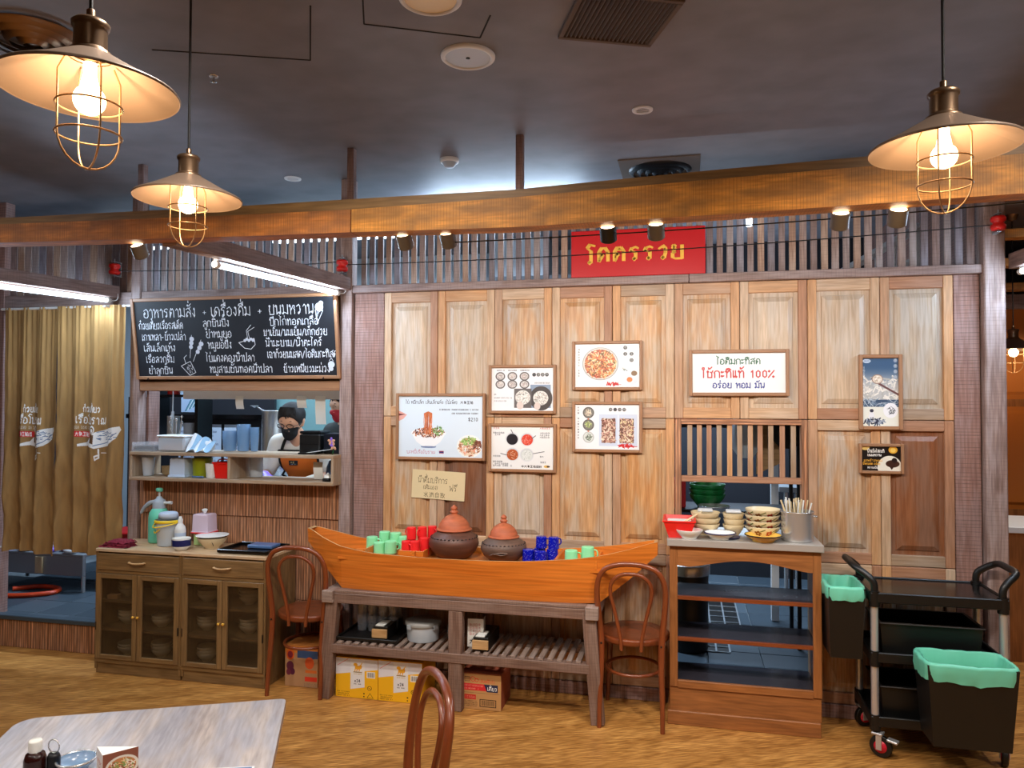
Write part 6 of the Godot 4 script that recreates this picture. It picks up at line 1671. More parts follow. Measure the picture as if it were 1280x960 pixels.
func bench_load() -> void:
	var y := 0.3345
	# glasses on a black tray
	var tr := thing("black_tray", "black plastic tray with drinking glasses on the bench shelf", "tray", Vector3(-1.80, y, 0.23))
	part(tr, "base", mb().box(Vector3(0, 0.005, 0), Vector3(0.36, 0.009, 0.30), 0.003).done(), M.black_plastic)
	for f in [[Vector3(0, 0.013, 0.152), Vector3(0.375, 0.018, 0.01)], [Vector3(0, 0.013, -0.152), Vector3(0.375, 0.018, 0.01)], [Vector3(0.183, 0.013, 0), Vector3(0.01, 0.018, 0.295)], [Vector3(-0.183, 0.013, 0), Vector3(0.01, 0.018, 0.295)]]:
		part(tr, "rim", sbox(f[1], 0.003), M.black_plastic, f[0])
	for i in 4:
		for j in 2:
			for k in 2:
				solo("drinking_glass", "clear tumbler in the %s layer on the black tray on the bench shelf" % ["lower", "upper"][k], "glass", cup(0.026, 0.032, 0.095), M.clear, Vector3(-1.905 + i * 0.066, y + 0.010 + k * 0.095, 0.13 + j * 0.068), "drinking glasses on the black tray")
	solo("drinking_glass", "single clear tumbler beside the lidded container on the bench shelf", "glass", cup(0.026, 0.032, 0.08), M.clear, Vector3(-1.33, y, 0.22))
	for q in [[-1.725, 0.265, 0.011, "black chopstick box with pale wooden end on the tray of glasses"], [-1.115, 0.29, 0.0, "black chopstick box with pale wooden end beside the folded card"]]:
		var b := thing("chopstick_box", q[3], "box", Vector3(q[0], y + q[2], q[1]), "chopstick boxes")
		part(b, "case", mb().bb(Vector3(-0.045, 0, -0.16), Vector3(0.045, 0.075, 0.09), 0.003).done(), M.black_plastic)
		part(b, "end", mb().bb(Vector3(-0.046, 0.012, 0.091), Vector3(0.046, 0.062, 0.104), 0.002).done(), M.oak_light)
		part(b, "napkin", mb().bb(Vector3(-0.03, 0.076, -0.02), Vector3(0.02, 0.081, 0.085)).done(), M.paper)
	var c := thing("lidded_container", "round clear plastic container with grey lid on the bench shelf", "container", Vector3(-1.50, y, 0.245))
	part(c, "tub", cup(0.092, 0.099, 0.095, 0.003, 32), M.clear_cloudy)
	part(c, "contents", mb().lathe([Vector2(0, 0.01), Vector2(0.088, 0.01), Vector2(0.092, 0.06), Vector2(0.06, 0.068), Vector2(0, 0.06)], 28).done(), M.grey_plastic)
	part(c, "lid", mb().lathe([Vector2(0.100, 0.088), Vector2(0.106, 0.09), Vector2(0.106, 0.108), Vector2(0.09, 0.115), Vector2(0.0, 0.114)], 32).done(), M.steel_lid if M.has("steel_lid") else mat("steel_lid", Color(0.58, 0.58, 0.57), 0.3))
	for a in [0.5, 2.1, 3.7, 5.2]: part(c, "clip", sbox(Vector3(0.034, 0.026, 0.006), 0.002), M.grey_plastic, Vector3(cos(a) * 0.108, 0.088, sin(a) * 0.108), Vector3(0, PI / 2 - a, 0))
	# folded card with red print
	var im := Canvas.new(120, 200, Color(0.90, 0.88, 0.85))
	for k in 4: small_print(im, 14, 52 + k * 22, 86, 18, Color(0.72, 0.18, 0.16), true)
	write(im, "大", 20, 176, 32, 6, Color(0.15, 0.13, 0.13)); write(im, "王", 72, 176, 28, 6, Color(0.4, 0.15, 0.13))
	var fc := thing("folded_card", "white folded card with red characters on the bench shelf", "card", Vector3(-1.165, y, 0.31))
	fc.rotation.y = 0.12
	var p := MB.new()
	p.poly([Vector3(-0.045, 0.0, 0.004), Vector3(0.045, 0.0, 0.004), Vector3(0.045, 0.155, -0.006), Vector3(-0.045, 0.155, -0.006)], Vector3(0, 0, 1), [Vector2(0, 1), Vector2(1, 1), Vector2(1, 0), Vector2(0, 0)])
	part(fc, "printed_face", p.done(), picture("card_print", im.im, 0.6))
	part(fc, "side_flap", mb().bb(Vector3(0.044, 0.0, -0.07), Vector3(0.046, 0.155, 0.0)).done(), M.paper)
	part(fc, "back_flap", mb().bb(Vector3(-0.045, 0.0, -0.006), Vector3(0.045, 0.150, -0.008)).done(), M.paper)
	# cartons below
	var yp := carton_print(Color(0.95, 0.72, 0.08), 0)
	carton("beer_carton", "yellow and white carton marked x24 by the bench leg, chair side", Vector3(-1.865, 0, 0.24), Vector3(0.262, 0.228, 0.24), yp, Color(0.93, 0.68, 0.06))
	carton("beer_carton", "yellow and white carton marked x24 between its twin and the middle leg", Vector3(-1.598, 0, 0.24), Vector3(0.264, 0.23, 0.24), yp, Color(0.93, 0.68, 0.06))
	carton("noodle_carton", "brown carton with red and navy Thai print under the bench", Vector3(-1.12, 0, 0.235), Vector3(0.232, 0.198, 0.23), carton_print(Color(0.76, 0.57, 0.36), 1), Color(0.60, 0.30, 0.20))
	carton("fruit_carton", "worn brown fruit carton with orange print under the bentwood chair", Vector3(-2.262, 0, 0.16), Vector3(0.215, 0.245, 0.24), carton_print(Color(0.70, 0.53, 0.38), 2), Color(0.74, 0.46, 0.20))

# ---------------------------------------------------------------- serving cabinet in the hatch
func serving_cabinet() -> void:
	var t := thing("serving_cabinet", "open teak serving cabinet with arched apron and steel top under the hatch", "cabinet", Vector3(0.298, 0, 0))
	var h := 0.384
	var zf := 0.29
	part(t, "worktop", mb(0).bb(Vector3(-0.397, 0.952, -0.16), Vector3(0.394, 0.990, zf + 0.025), 0.003).done(), M.counter_steel)
	for s in [-1, 1]:
		part(t, "side", mb(1).bb(Vector3(s * h, 0.07, -0.02), Vector3(s * (h - 0.018), 0.952, zf - 0.02)).done(), M.cab_teak)
		part(t, "stile", mb(1).bb(Vector3(s * h, 0.2, zf - 0.02), Vector3(s * (h - 0.042), 0.952, zf), 0.002).done(), M.cab_teak)
	var pg := PackedVector2Array([Vector2(-h + 0.042, 0.951), Vector2(-h + 0.042, 0.848)])
	for k in 25:
		var u := k / 24.0
		var x := lerpf(-h + 0.10, h - 0.06, u)
		pg.append(Vector2(x, 0.842 + 0.044 * pow(sin(PI * u), 1.3)))
	pg.append(Vector2(h - 0.042, 0.842)); pg.append(Vector2(h - 0.042, 0.951))
	part(t, "apron", mb(0).prism(pg, zf - 0.02, zf).done(), M.cab_teak)
	part(t, "bottom_rail", mb(0).bb(Vector3(-h + 0.042, 0.195, zf - 0.02), Vector3(h - 0.042, 0.235, zf), 0.002).done(), M.cab_teak)
	part(t, "plinth", mb(0).bb(Vector3(-h + 0.002, 0.072, -0.02), Vector3(h - 0.002, 0.197, zf - 0.008), 0.002).done(), M.cab_teak)
	part(t, "foot_board", mb(0).bb(Vector3(-h - 0.012, 0.0, -0.03), Vector3(h - 0.006, 0.074, zf + 0.006), 0.003).done(), M.cab_teak)
	var sm := mat("shelf_laminate", Color(0.20, 0.19, 0.22), 0.25)
	for y in [0.668, 0.448, 0.215]:
		part(t, "shelf", mb(0).bb(Vector3(-h + 0.018, y, -0.02), Vector3(h - 0.018, y + 0.016, zf - 0.022)).done(), sm)
		if y > 0.3: part(t, "shelf_edge", mb(0).bb(Vector3(-h + 0.042, y - 0.004, zf - 0.022), Vector3(h - 0.042, y + 0.016, zf - 0.004), 0.001).done(), M.bentwood)
	for x in [-0.10, -0.04, 0.0, 0.22, 0.28]:
		part(t, "chip_mark", sbox(Vector3(0.03, 0.0008, 0.010), 0.0), M.black_plastic, Vector3(x, 0.6845, 0.10 + 0.25 * absf(x)), Vector3(0, x * 5.0, 0))
	var y := 0.991
	# red basket with papers
	var rb := thing("red_tray", "red slanted plastic basket with paper slips on the serving counter", "basket", Vector3(-0.035, y, 0.18))
	part(rb, "tub", mb().rings([[0.055, 0.09, 0.0], [0.082, 0.12, 0.085], [0.088, 0.126, 0.088], [0.088, 0.126, 0.094], [0.078, 0.114, 0.094], [0.052, 0.086, 0.01]]).done(), M.red_plastic, Vector3.ZERO, Vector3(-PI / 2, 0, 0))
	part(rb, "paper_slip", mb().box(Vector3(0, 0.07, 0.0), Vector3(0.13, 0.018, 0.16), 0.004).done(), M.paper)
	part(rb, "spatula", mb().tube([Vector3(0.02, 0.075, 0.05), Vector3(0.12, 0.13, -0.02)], 0.006, 8).done(), M.beige_bowl)
	solo("white_bowl", "small white enamel bowl beside the red basket", "bowl", bowl(0.072, 0.046, 0.004, 0.55), M.white_china, Vector3(0.018, y, 0.265))
	var bp := thing("rimmed_plate", "white plate with a dark blue rim on the serving counter", "plate", Vector3(0.178, y, 0.245))
	part(bp, "plate", bowl(0.082, 0.034, 0.004, 0.6), M.white_china)
	part(bp, "rim", ring(0.082, 0.034, 0.0035), M.blue_rim)
	solo("blue_plate", "dark blue plate under the blue-rimmed plate", "plate", mb().lathe([Vector2(0, 0), Vector2(0.05, 0), Vector2(0.07, 0.004), Vector2(0.07, 0.008), Vector2(0, 0.006)], 24).done(), M.blue_rim, Vector3(0.215, y, 0.20))
	var fc := Canvas.new(128, 64, Color(0.90, 0.84, 0.70))
	for k in 4:
		var cx := 16 + k * 32
		for a in 5: fc.disc(cx + cos(a * 1.256) * 6.0, 40 + sin(a * 1.256) * 6.0, 4.0, [Color(0.66, 0.22, 0.16), Color(0.50, 0.30, 0.16)][k % 2])
		fc.line(Vector2(cx + 6, 46), Vector2(cx + 18, 52), 3.0, Color(0.36, 0.40, 0.20))
	var painted := picture("painted_china", fc.im, 0.25)
	painted.uv1_scale = Vector3(2, 7, 1)
	for q in [[0.105, 0.12, 3, 0.080, "beige paper bowl in the stack behind the white bowl"], [0.255, 0.13, 3, 0.058, "small beige bowl in the stack behind the blue-rimmed plate"], [0.405, 0.145, 4, 0.094, "cream flower-painted bowl in the tall stack beside the steel pot"]]:
		for k in q[2]:
			solo("stacked_bowl", q[4] + ", " + (["lowest one", "second from below", "top one"] if q[2] == 3 else ["lowest one", "second from below", "third from below", "top one"])[k], "bowl", bowl(q[3], 0.062, 0.004, 0.5), M.beige_bowl if q[3] < 0.09 else painted, Vector3(q[0] + (k % 2) * 0.004, y + k * 0.031, q[1]), q[4].substr(0, q[4].find(" in the")) + "s")
	for q in [[0.105, 0.12, 0.158], [0.255, 0.13, 0.158]]:
		solo("paper_napkin", ["folded napkin lying on the stack of beige paper bowls", "folded napkin lying on the stack of small beige bowls"][0 if q[0] < 0.2 else 1], "napkin", mb().box(Vector3(0, 0.008, 0), Vector3(0.08, 0.014, 0.07), 0.004).done(), M.white_paint, Vector3(q[0], y + q[2] - 0.032, q[1]))
	var yp := thing("yellow_plate", "yellow plate with dark rim in front of the flower-painted bowls", "plate", Vector3(0.398, y, 0.262))
	part(yp, "plate", bowl(0.093, 0.034, 0.004, 0.6), M.yellow_china if M.has("yellow_china") else mat("yellow_china", Color(0.88, 0.72, 0.34), 0.25))
	part(yp, "rim", ring(0.093, 0.034, 0.003), M.dark_steel)
	var pt := thing("chopstick_pot", "straight steel pot full of pale chopsticks on the serving counter", "pot", Vector3(0.578, y, 0.19))
	part(pt, "pot", mb().lathe([Vector2(0, 0), Vector2(0.078, 0), Vector2(0.082, 0.004), Vector2(0.082, 0.148), Vector2(0.087, 0.152), Vector2(0.087, 0.157), Vector2(0.080, 0.157), Vector2(0.078, 0.01), Vector2(0, 0.008)], 36).done(), M.steel)
	part(pt, "handle", mb().tube(curve([Vector3(0.083, 0.13, -0.02), Vector3(0.098, 0.13, -0.015), Vector3(0.098, 0.13, 0.015), Vector3(0.083, 0.13, 0.02)]), 0.004, 7).done(), M.steel)
	for k in 26:
		var a := rng.randf() * TAU
		var r := rng.randf() * 0.06
		var ft := Vector3(cos(a) * r * 0.7, 0.02, sin(a) * r * 0.7)
		var tp := Vector3(cos(a) * r * 1.1 + rng.randf_range(-0.03, 0.03), 0.20 + rng.randf() * 0.025, sin(a) * r + rng.randf_range(-0.02, 0.02))
		part(pt, "chopstick", mb().tube([ft, tp], [0.003, 0.0042], 6).done(), M.beige_bowl if k % 3 else M.paper)
	part(pt, "spoon", mb().tube([Vector3(-0.03, 0.05, 0.03), Vector3(-0.085, 0.215, 0.03)], 0.005, 7).done(), M.beige_bowl)

func ring(r: float, y: float, t: float) -> ArrayMesh:
	var q := []
	for i in 36: q.append(Vector3(cos(TAU * i / 36.0) * r, y, sin(TAU * i / 36.0) * r))
	return mb().tube(q, t, 6, true).done()

# ---------------------------------------------------------------- service trolley
func trolley() -> void:
	var t := thing("service_trolley", "black plastic service trolley with three trays and grey metal posts", "trolley", Vector3(1.185, 0, 0.255))
	var hx := 0.275
	var hz := 0.165
	for y in [0.745, 0.455, 0.145]:
		var b := mb()
		part(t, "tray", b.bb(Vector3(-hx - 0.03, y, -hz - 0.025), Vector3(hx + 0.03, y + 0.018, hz + 0.025), 0.006).done(), M.black_plastic)
		for f in [[Vector3(0, y + 0.025, hz + 0.02), Vector3(2 * hx + 0.06, 0.05, 0.014)], [Vector3(0, y + 0.025, -hz - 0.02), Vector3(2 * hx + 0.06, 0.05, 0.014)], [Vector3(hx + 0.024, y + 0.025, 0), Vector3(0.014, 0.05, 2 * hz + 0.03)], [Vector3(-hx - 0.024, y + 0.025, 0), Vector3(0.014, 0.05, 2 * hz + 0.03)]]:
			part(t, "tray_rim", sbox(f[1], 0.004), M.black_plastic, f[0])
	part(t, "tray_top", mb().bb(Vector3(-hx - 0.02, 0.778, -hz - 0.015), Vector3(hx + 0.02, 0.788, hz + 0.015)).done(), M.black_gloss)
	for sx in [-1, 1]:
		for sz in [-1, 1]:
			var p := Vector3(sx * (hx + 0.008), 0, sz * (hz + 0.005))
			part(t, "post", mb().tube([p + Vector3(0, 0.13, 0), p + Vector3(0, 0.76, 0)], 0.018, 14).done(), M.alu)
			for y in [0.745, 0.455, 0.145]: part(t, "post_collar", mb().tube([p + Vector3(0, y - 0.02, 0), p + Vector3(0, y + 0.055, 0)], 0.025, 12).done(), M.black_plastic)
			# caster
			var c := Node3D.new()
			c.name = "caster"
			t.add_child(c, true)
			c.position = p
			c.rotation.y = [0.35, -0.5, 0.2, 1.3][(sx + 1) + (sz + 1) / 2]
			part(c, "fork", mb().box(Vector3(0.012, 0.112, 0), Vector3(0.05, 0.012, 0.05), 0.003).box(Vector3(0.02, 0.075, 0.02), Vector3(0.026, 0.075, 0.004), 0.001).box(Vector3(0.02, 0.075, -0.02), Vector3(0.026, 0.075, 0.004), 0.001).done(), M.alu)
			part(c, "wheel", mb().lathe([Vector2(0.02, -0.014), Vector2(0.048, -0.014), Vector2(0.052, -0.008), Vector2(0.052, 0.008), Vector2(0.048, 0.014), Vector2(0.02, 0.014)], 26, Vector3(0.026, 0.053, 0), Basis(Vector3.RIGHT, PI / 2)).done(), M.black_plastic)
			part(c, "hub", mb().lathe([Vector2(0, -0.0165), Vector2(0.03, -0.0155), Vector2(0.03, 0.0155), Vector2(0, 0.0165)], 20, Vector3(0.026, 0.053, 0), Basis(Vector3.RIGHT, PI / 2)).done(), M.hub_red if M.has("hub_red") else mat("hub_red", Color(0.78, 0.10, 0.20), 0.4))
			if sz > 0: part(c, "brake", mb().box(Vector3(0.07, 0.098, 0), Vector3(0.05, 0.012, 0.04), 0.003).done(), M.alu, Vector3.ZERO, Vector3(0, 0, -0.1))
		# handle loop
		var q := [Vector3(sx * (hx + 0.008), 0.76, hz + 0.005), Vector3(sx * (hx + 0.008), 0.83, hz + 0.005), Vector3(sx * (hx + 0.03), 0.865, hz - 0.005), Vector3(sx * (hx + 0.085), 0.905, hz - 0.05), Vector3(sx * (hx + 0.09), 0.91, 0.0), Vector3(sx * (hx + 0.085), 0.905, -hz + 0.05), Vector3(sx * (hx + 0.03), 0.865, -hz + 0.005), Vector3(sx * (hx + 0.008), 0.83, -hz - 0.005), Vector3(sx * (hx + 0.008), 0.76, -hz - 0.005)]
		part(t, "handle", mb().tube(curve(q, 4), 0.017, 12).done(), M.black_plastic)
	for q in [[0.475, 0.165, 0.0, "black busing tub on the middle tray of the trolley"], [0.165, 0.165, 0.0, "black busing tub on the bottom tray of the trolley"]]:
		var b := thing("busing_tub", q[3], "tub", Vector3(1.165, q[0] + 0.001, 0.255), "black busing tubs on the trolley")
		part(b, "tub", mb().rings([[0.215, 0.125, 0.0], [0.228, 0.138, q[1] - 0.008], [0.238, 0.148, q[1] - 0.006], [0.238, 0.148, q[1]], [0.222, 0.132, q[1]], [0.21, 0.12, 0.008]]).done(), M.black_plastic, Vector3.ZERO, Vector3(-PI / 2, 0, 0))
		part(b, "rim", mb().box(Vector3(0, q[1] - 0.003, 0.149), Vector3(0.47, 0.006, 0.006), 0.002).done(), M.grey_rim if M.has("grey_rim") else mat("grey_rim", Color(0.22, 0.21, 0.21), 0.35))
	liner_bin(Vector3(0.775, 0.455, 0.30), 0.085, 0.135, 0.35, "black bin with a mint green liner hung on the trolley's cabinet end", false)
	liner_bin(Vector3(1.25, 0.170, 0.575), 0.185, 0.115, 0.368, "black bin with a mint green liner hung on the long side of the trolley", true)

func liner_bin(at: Vector3, hx: float, hz: float, h: float, label: String, big: bool) -> void:
	var t := thing("waste_bin", label, "bin", at, "lined waste bins on the trolley")
	part(t, "tub", mb().rings([[hx * 0.86, hz * 0.82, 0.0], [hx, hz, h], [hx - 0.006, hz - 0.006, h], [hx * 0.86 - 0.006, hz * 0.82 - 0.006, 0.01]]).done(), M.black_plastic, Vector3.ZERO, Vector3(-PI / 2, 0, 0))
	part(t, "hook", mb().box(Vector3(0 if big else hx + 0.006, h - 0.03, -hz - 0.006 if big else 0.0), Vector3(0.06 if big else 0.012, 0.05, 0.012 if big else 0.06), 0.002).done(), M.dark_steel)
	# liner: skirt outside, folded rim, sag inside
	var rows := []
	var nz := noise(60 + int(big), 1.0, 2)
	var prof := [[1.005, h - (0.075 if big else 0.06), 0.004], [1.0, h - 0.04, 0.009], [1.0, h - 0.004, 0.010], [1.0, h + 0.010, 0.004], [0.99, h + 0.006, -0.012], [0.93, h - 0.06, -0.012], [0.88, h - 0.16, -0.012], [0.84, h - 0.25, -0.012], [0.2, h - 0.26, 0.0]]
	for p in prof:
		var row := []
		for k in 49:
			var a := TAU * k / 48.0
			var ca := cos(a)
			var sa := sin(a)
			var e := pow(pow(absf(ca), 7.0) + pow(absf(sa), 7.0), -1.0 / 7.0)
			var wob: float = nz.get_noise_2d(cos(a) * 3.0 + p[1] * 14.0, sin(a) * 3.0 + p[1] * 20.0) * 0.006
			var yy: float = p[1] + nz.get_noise_2d(ca * 2.0, sa * 2.0 + 9.0) * (0.012 if p == prof[0] else 0.005)
			row.append(Vector3(ca * e * (hx * p[0] + p[2] + wob), yy, -sa * e * (hz * p[0] + p[2] + wob)))
		rows.append(row)
	var b := mb()
	b.grid(rows, false, false)
	part(t, "liner", b.done(), M.liner_green)

# ---------------------------------------------------------------- bentwood chairs
func bent_chair(nm: String, label: String, at: Vector3, turn: float) -> Node3D:
	var t := thing(nm, label, "chair", at, "bentwood cafe chairs")
	t.rotation.y = turn
	var sy := 0.455
	part(t, "seat", mb(0).lathe([Vector2(0, sy - 0.012), Vector2(0.165, sy - 0.016), Vector2(0.165, sy - 0.016), Vector2(0.168, sy - 0.034), Vector2(0.190, sy - 0.034), Vector2(0.197, sy - 0.026), Vector2(0.197, sy - 0.006), Vector2(0.190, sy), Vector2(0.170, sy + 0.001), Vector2(0.10, sy - 0.006), Vector2(0, sy - 0.008)], 44).done(), M.bentwood)
	var L := [Vector3(-0.165, 0.0, 0.235), Vector3(-0.163, 0.16, 0.218), Vector3(-0.158, 0.32, 0.200), Vector3(-0.160, 0.455, 0.185), Vector3(-0.172, 0.58, 0.190), Vector3(-0.180, 0.69, 0.205), Vector3(-0.172, 0.775, 0.220), Vector3(-0.135, 0.835, 0.232), Vector3(-0.07, 0.862, 0.238)]
	var q := L.duplicate()
	q.append(Vector3(0, 0.868, 0.24))
	for i in range(L.size() - 1, -1, -1): q.append(Vector3(-L[i].x, L[i].y, L[i].z))
	var cv := curve(q, 5)
	var rad := []
	for p in cv: rad.append(0.0125 + 0.0045 * smoothstep(0.0, 0.45, p.y) - 0.003 * smoothstep(0.5, 0.85, p.y))
	part(t, "back_hoop", mb().tube(cv, rad, 12).done(), M.bentwood)
	var I := [Vector3(-0.052, 0.40, 0.192), Vector3(-0.058, 0.47, 0.192), Vector3(-0.085, 0.60, 0.196), Vector3(-0.108, 0.70, 0.208), Vector3(-0.100, 0.765, 0.220), Vector3(-0.055, 0.806, 0.229)]
	q = I.duplicate()
	q.append(Vector3(0, 0.815, 0.231))
	for i in range(I.size() - 1, -1, -1): q.append(Vector3(-I[i].x, I[i].y, I[i].z))
	part(t, "inner_hoop", mb().tube(curve(q, 5), 0.0105, 10).done(), M.bentwood)
	for s in [-1, 1]:
		part(t, "leg", mb().tube(curve([Vector3(s * 0.160, 0.0, -0.150), Vector3(s * 0.148, 0.2, -0.135), Vector3(s * 0.135, 0.44, -0.11)], 5), [0.0115, 0.012, 0.013, 0.0135, 0.014, 0.015, 0.0155, 0.016, 0.0165, 0.017, 0.0175], 12).done(), M.bentwood)
	var rg := []
	for i in 36: rg.append(Vector3(cos(TAU * i / 36.0) * 0.148, 0.26, 0.015 + sin(TAU * i / 36.0) * 0.155))
	part(t, "leg_ring", mb().tube(rg, 0.0095, 8, true).done(), M.bentwood)
	for s in [-1, 1]: part(t, "screw", mb().lathe([Vector2(0, 0), Vector2(0.006, 0.0), Vector2(0.004, 0.003), Vector2(0, 0.003)], 10, Vector3(s * 0.158, 0.435, 0.203), Basis(Vector3.RIGHT, PI / 2)).done(), M.dark_steel)
	return t

func chairs() -> void:
	var c := bent_chair("bentwood_chair", "brown bentwood chair between the bench and the serving cabinet", Vector3(-0.285, 0, 0.19), 0.0)
	again(c, Vector3(-2.24, 0, 0.205), 0.06, "brown bentwood chair between the bowl cabinet and the bench")
	again(c, Vector3(-0.945, 0, 2.345), 2.18, "brown bentwood chair by the grey dining table, only its back hoop showing")

# ---------------------------------------------------------------- dining table in front
func dining_table() -> void:
	var corner := Vector3(-1.274, 0, 2.201)
	var ang := atan2(-0.314, -0.666)
	var t := thing("dining_table", "grey-washed wooden dining table with rounded corners", "table", corner)
	# local axes: u along the far edge, w along the side edge
	var u := Vector3(-0.666, 0, 0.314).normalized()
	var w := Vector3(0.314, 0, 0.666).normalized()
	t.basis = Basis(u, Vector3.UP, u.cross(Vector3.UP)).orthonormalized()
	var zs := 1.0 if t.basis.z.dot(w) > 0 else -1.0
	var W := 0.78
	var D := 1.2
	var pg := PackedVector2Array()
	for c in [[0.02, 0.02, 0.02, PI], [W - 0.06, 0.06, 0.06, PI * 1.5], [W - 0.06, D - 0.06, 0.06, 0.0], [0.02, D - 0.02, 0.02, PI * 0.5]]:
		for k in 7:
			var a: float = c[3] + PI / 2 * k / 6.0
			pg.append(Vector2(c[0] + cos(a) * c[2], c[1] + sin(a) * c[2]))
	var b := mb(2)
	var flat := mb(2)
	flat.grain = 1
	flat.prism(pg, 0.0, 0.028)
	# the slab is drawn in xy and laid flat
	part(t, "table_top", flat.done(), M.table_top, Vector3(0, 0.722 if zs < 0 else 0.75, 0), Vector3(PI / 2 if zs > 0 else -PI / 2, 0, 0))
	var mid := Vector3(W * 0.5, 0, D * 0.5 * zs)
	part(t, "column", mb().lathe([Vector2(0.035, 0.02), Vector2(0.035, 0.70), Vector2(0.09, 0.715)], 20, mid).done(), M.dark_steel)
	part(t, "base", mb().bb(mid + Vector3(-0.25, 0, -0.3), mid + Vector3(0.25, 0.02, 0.3), 0.004).done(), M.dark_steel)
	var y := 0.751
	# bottle, ring holder, dish, card, leaflet
	var bo := thing("sauce_bottle", "dark sauce bottle with a white cap on the dining table", "bottle", Vector3(-1.655, y, 2.80))
	part(bo, "body", mb().lathe([Vector2(0, 0), Vector2(0.024, 0), Vector2(0.027, 0.004), Vector2(0.027, 0.035), Vector2(0.022, 0.05), Vector2(0.012, 0.056)], 22).done(), M.sauce if M.has("sauce") else mat("sauce", Color(0.16, 0.06, 0.05), 0.12))
	part(bo, "cap", mb().lathe([Vector2(0.0155, 0.055), Vector2(0.0165, 0.058), Vector2(0.0165, 0.080), Vector2(0.014, 0.085), Vector2(0, 0.086)], 20).done(), M.white_china)
	var rh := thing("ring_holder", "small dark jar with a wire ring handle on the dining table", "holder", Vector3(-1.612, y, 2.785))
	part(rh, "jar", mb().lathe([Vector2(0, 0), Vector2(0.016, 0), Vector2(0.016, 0.04), Vector2(0.012, 0.048), Vector2(0, 0.048)], 16).done(), M.dark_steel)
	var rg := []
	for i in 24: rg.append(Vector3(cos(TAU * i / 24.0) * 0.017, 0.066 + sin(TAU * i / 24.0) * 0.017, 0))
	part(rh, "ring", mb().tube(rg, 0.0018, 6, true).done(), M.steel)
	var ds := thing("glass_dish", "cut glass dish on the dining table", "dish", Vector3(-1.565, y, 2.76))
	part(ds, "dish", bowl(0.048, 0.026, 0.006, 0.6), M.blue_clear)
	part(ds, "rim", ring(0.047, 0.027, 0.003), M.steel)
	var im := Canvas.new(160, 120, Color(0.55, 0.30, 0.20))
	im.disc(100, 70, 62, Color(0.90, 0.86, 0.80), 50); im.disc(100, 70, 52, Color(0.80, 0.52, 0.30), 40)
	scatter(im, Vector2(100, 70), Vector2(46, 34), 120, [Color(0.92, 0.76, 0.5), Color(0.6, 0.28, 0.16), Color(0.5, 0.6, 0.3), Color(0.94, 0.88, 0.8)], 16, 5)
	im.rect(0, 0, 30, 120, Color(0.90, 0.84, 0.80)); small_print(im, 4, 60, 20, 18, Color(0.7, 0.2, 0.15), true); small_print(im, 4, 90, 20, 18, Color(0.7, 0.2, 0.15), true)
	var tc := thing("table_card", "triangular menu card with a food photo on the dining table", "card", Vector3(-1.437, y, 2.75))
	tc.rotation.y = 0.25
	var hq := 0.068
	var A := Vector3(-0.062, 0, 0.0); var B := Vector3(-0.022, 0, 0.05); var C := Vector3(0.045, 0, 0.0)
	var up := Vector3(0, hq, 0)
	var f := MB.new()
	f.poly([B, C, C + up, B + up], Vector3(0.5, 0, 1), [Vector2(0.18, 1), Vector2(1, 1), Vector2(1, 0), Vector2(0.18, 0)])
	f.poly([A, B, B + up, A + up], Vector3(-1, 0, 0.5), [Vector2(0, 1), Vector2(0.18, 1), Vector2(0.18, 0), Vector2(0, 0)])
	part(tc, "printed_side", f.done(), picture("table_card_print", im.im, 0.4))
	var g := MB.new()
	g.poly([A, C, C + up, A + up], Vector3(0, 0, -1)); g.poly([A + up, B + up, C + up], Vector3(0, 1, 0))
	part(tc, "card", g.done(), M.paper)
	var lf := thing("blue_leaflet", "blue leaflet with a white border lying on the dining table", "leaflet", Vector3(-1.15, y, 2.72))
	lf.rotation.y = 0.35
	part(lf, "sheet", mb().bb(Vector3(-0.07, 0, -0.06), Vector3(0.06, 0.004, 0.10)).done(), M.white_paint)
	part(lf, "print", mb().bb(Vector3(-0.064, 0.0042, -0.054), Vector3(0.055, 0.005, 0.094)).done(), M.steel_blue)

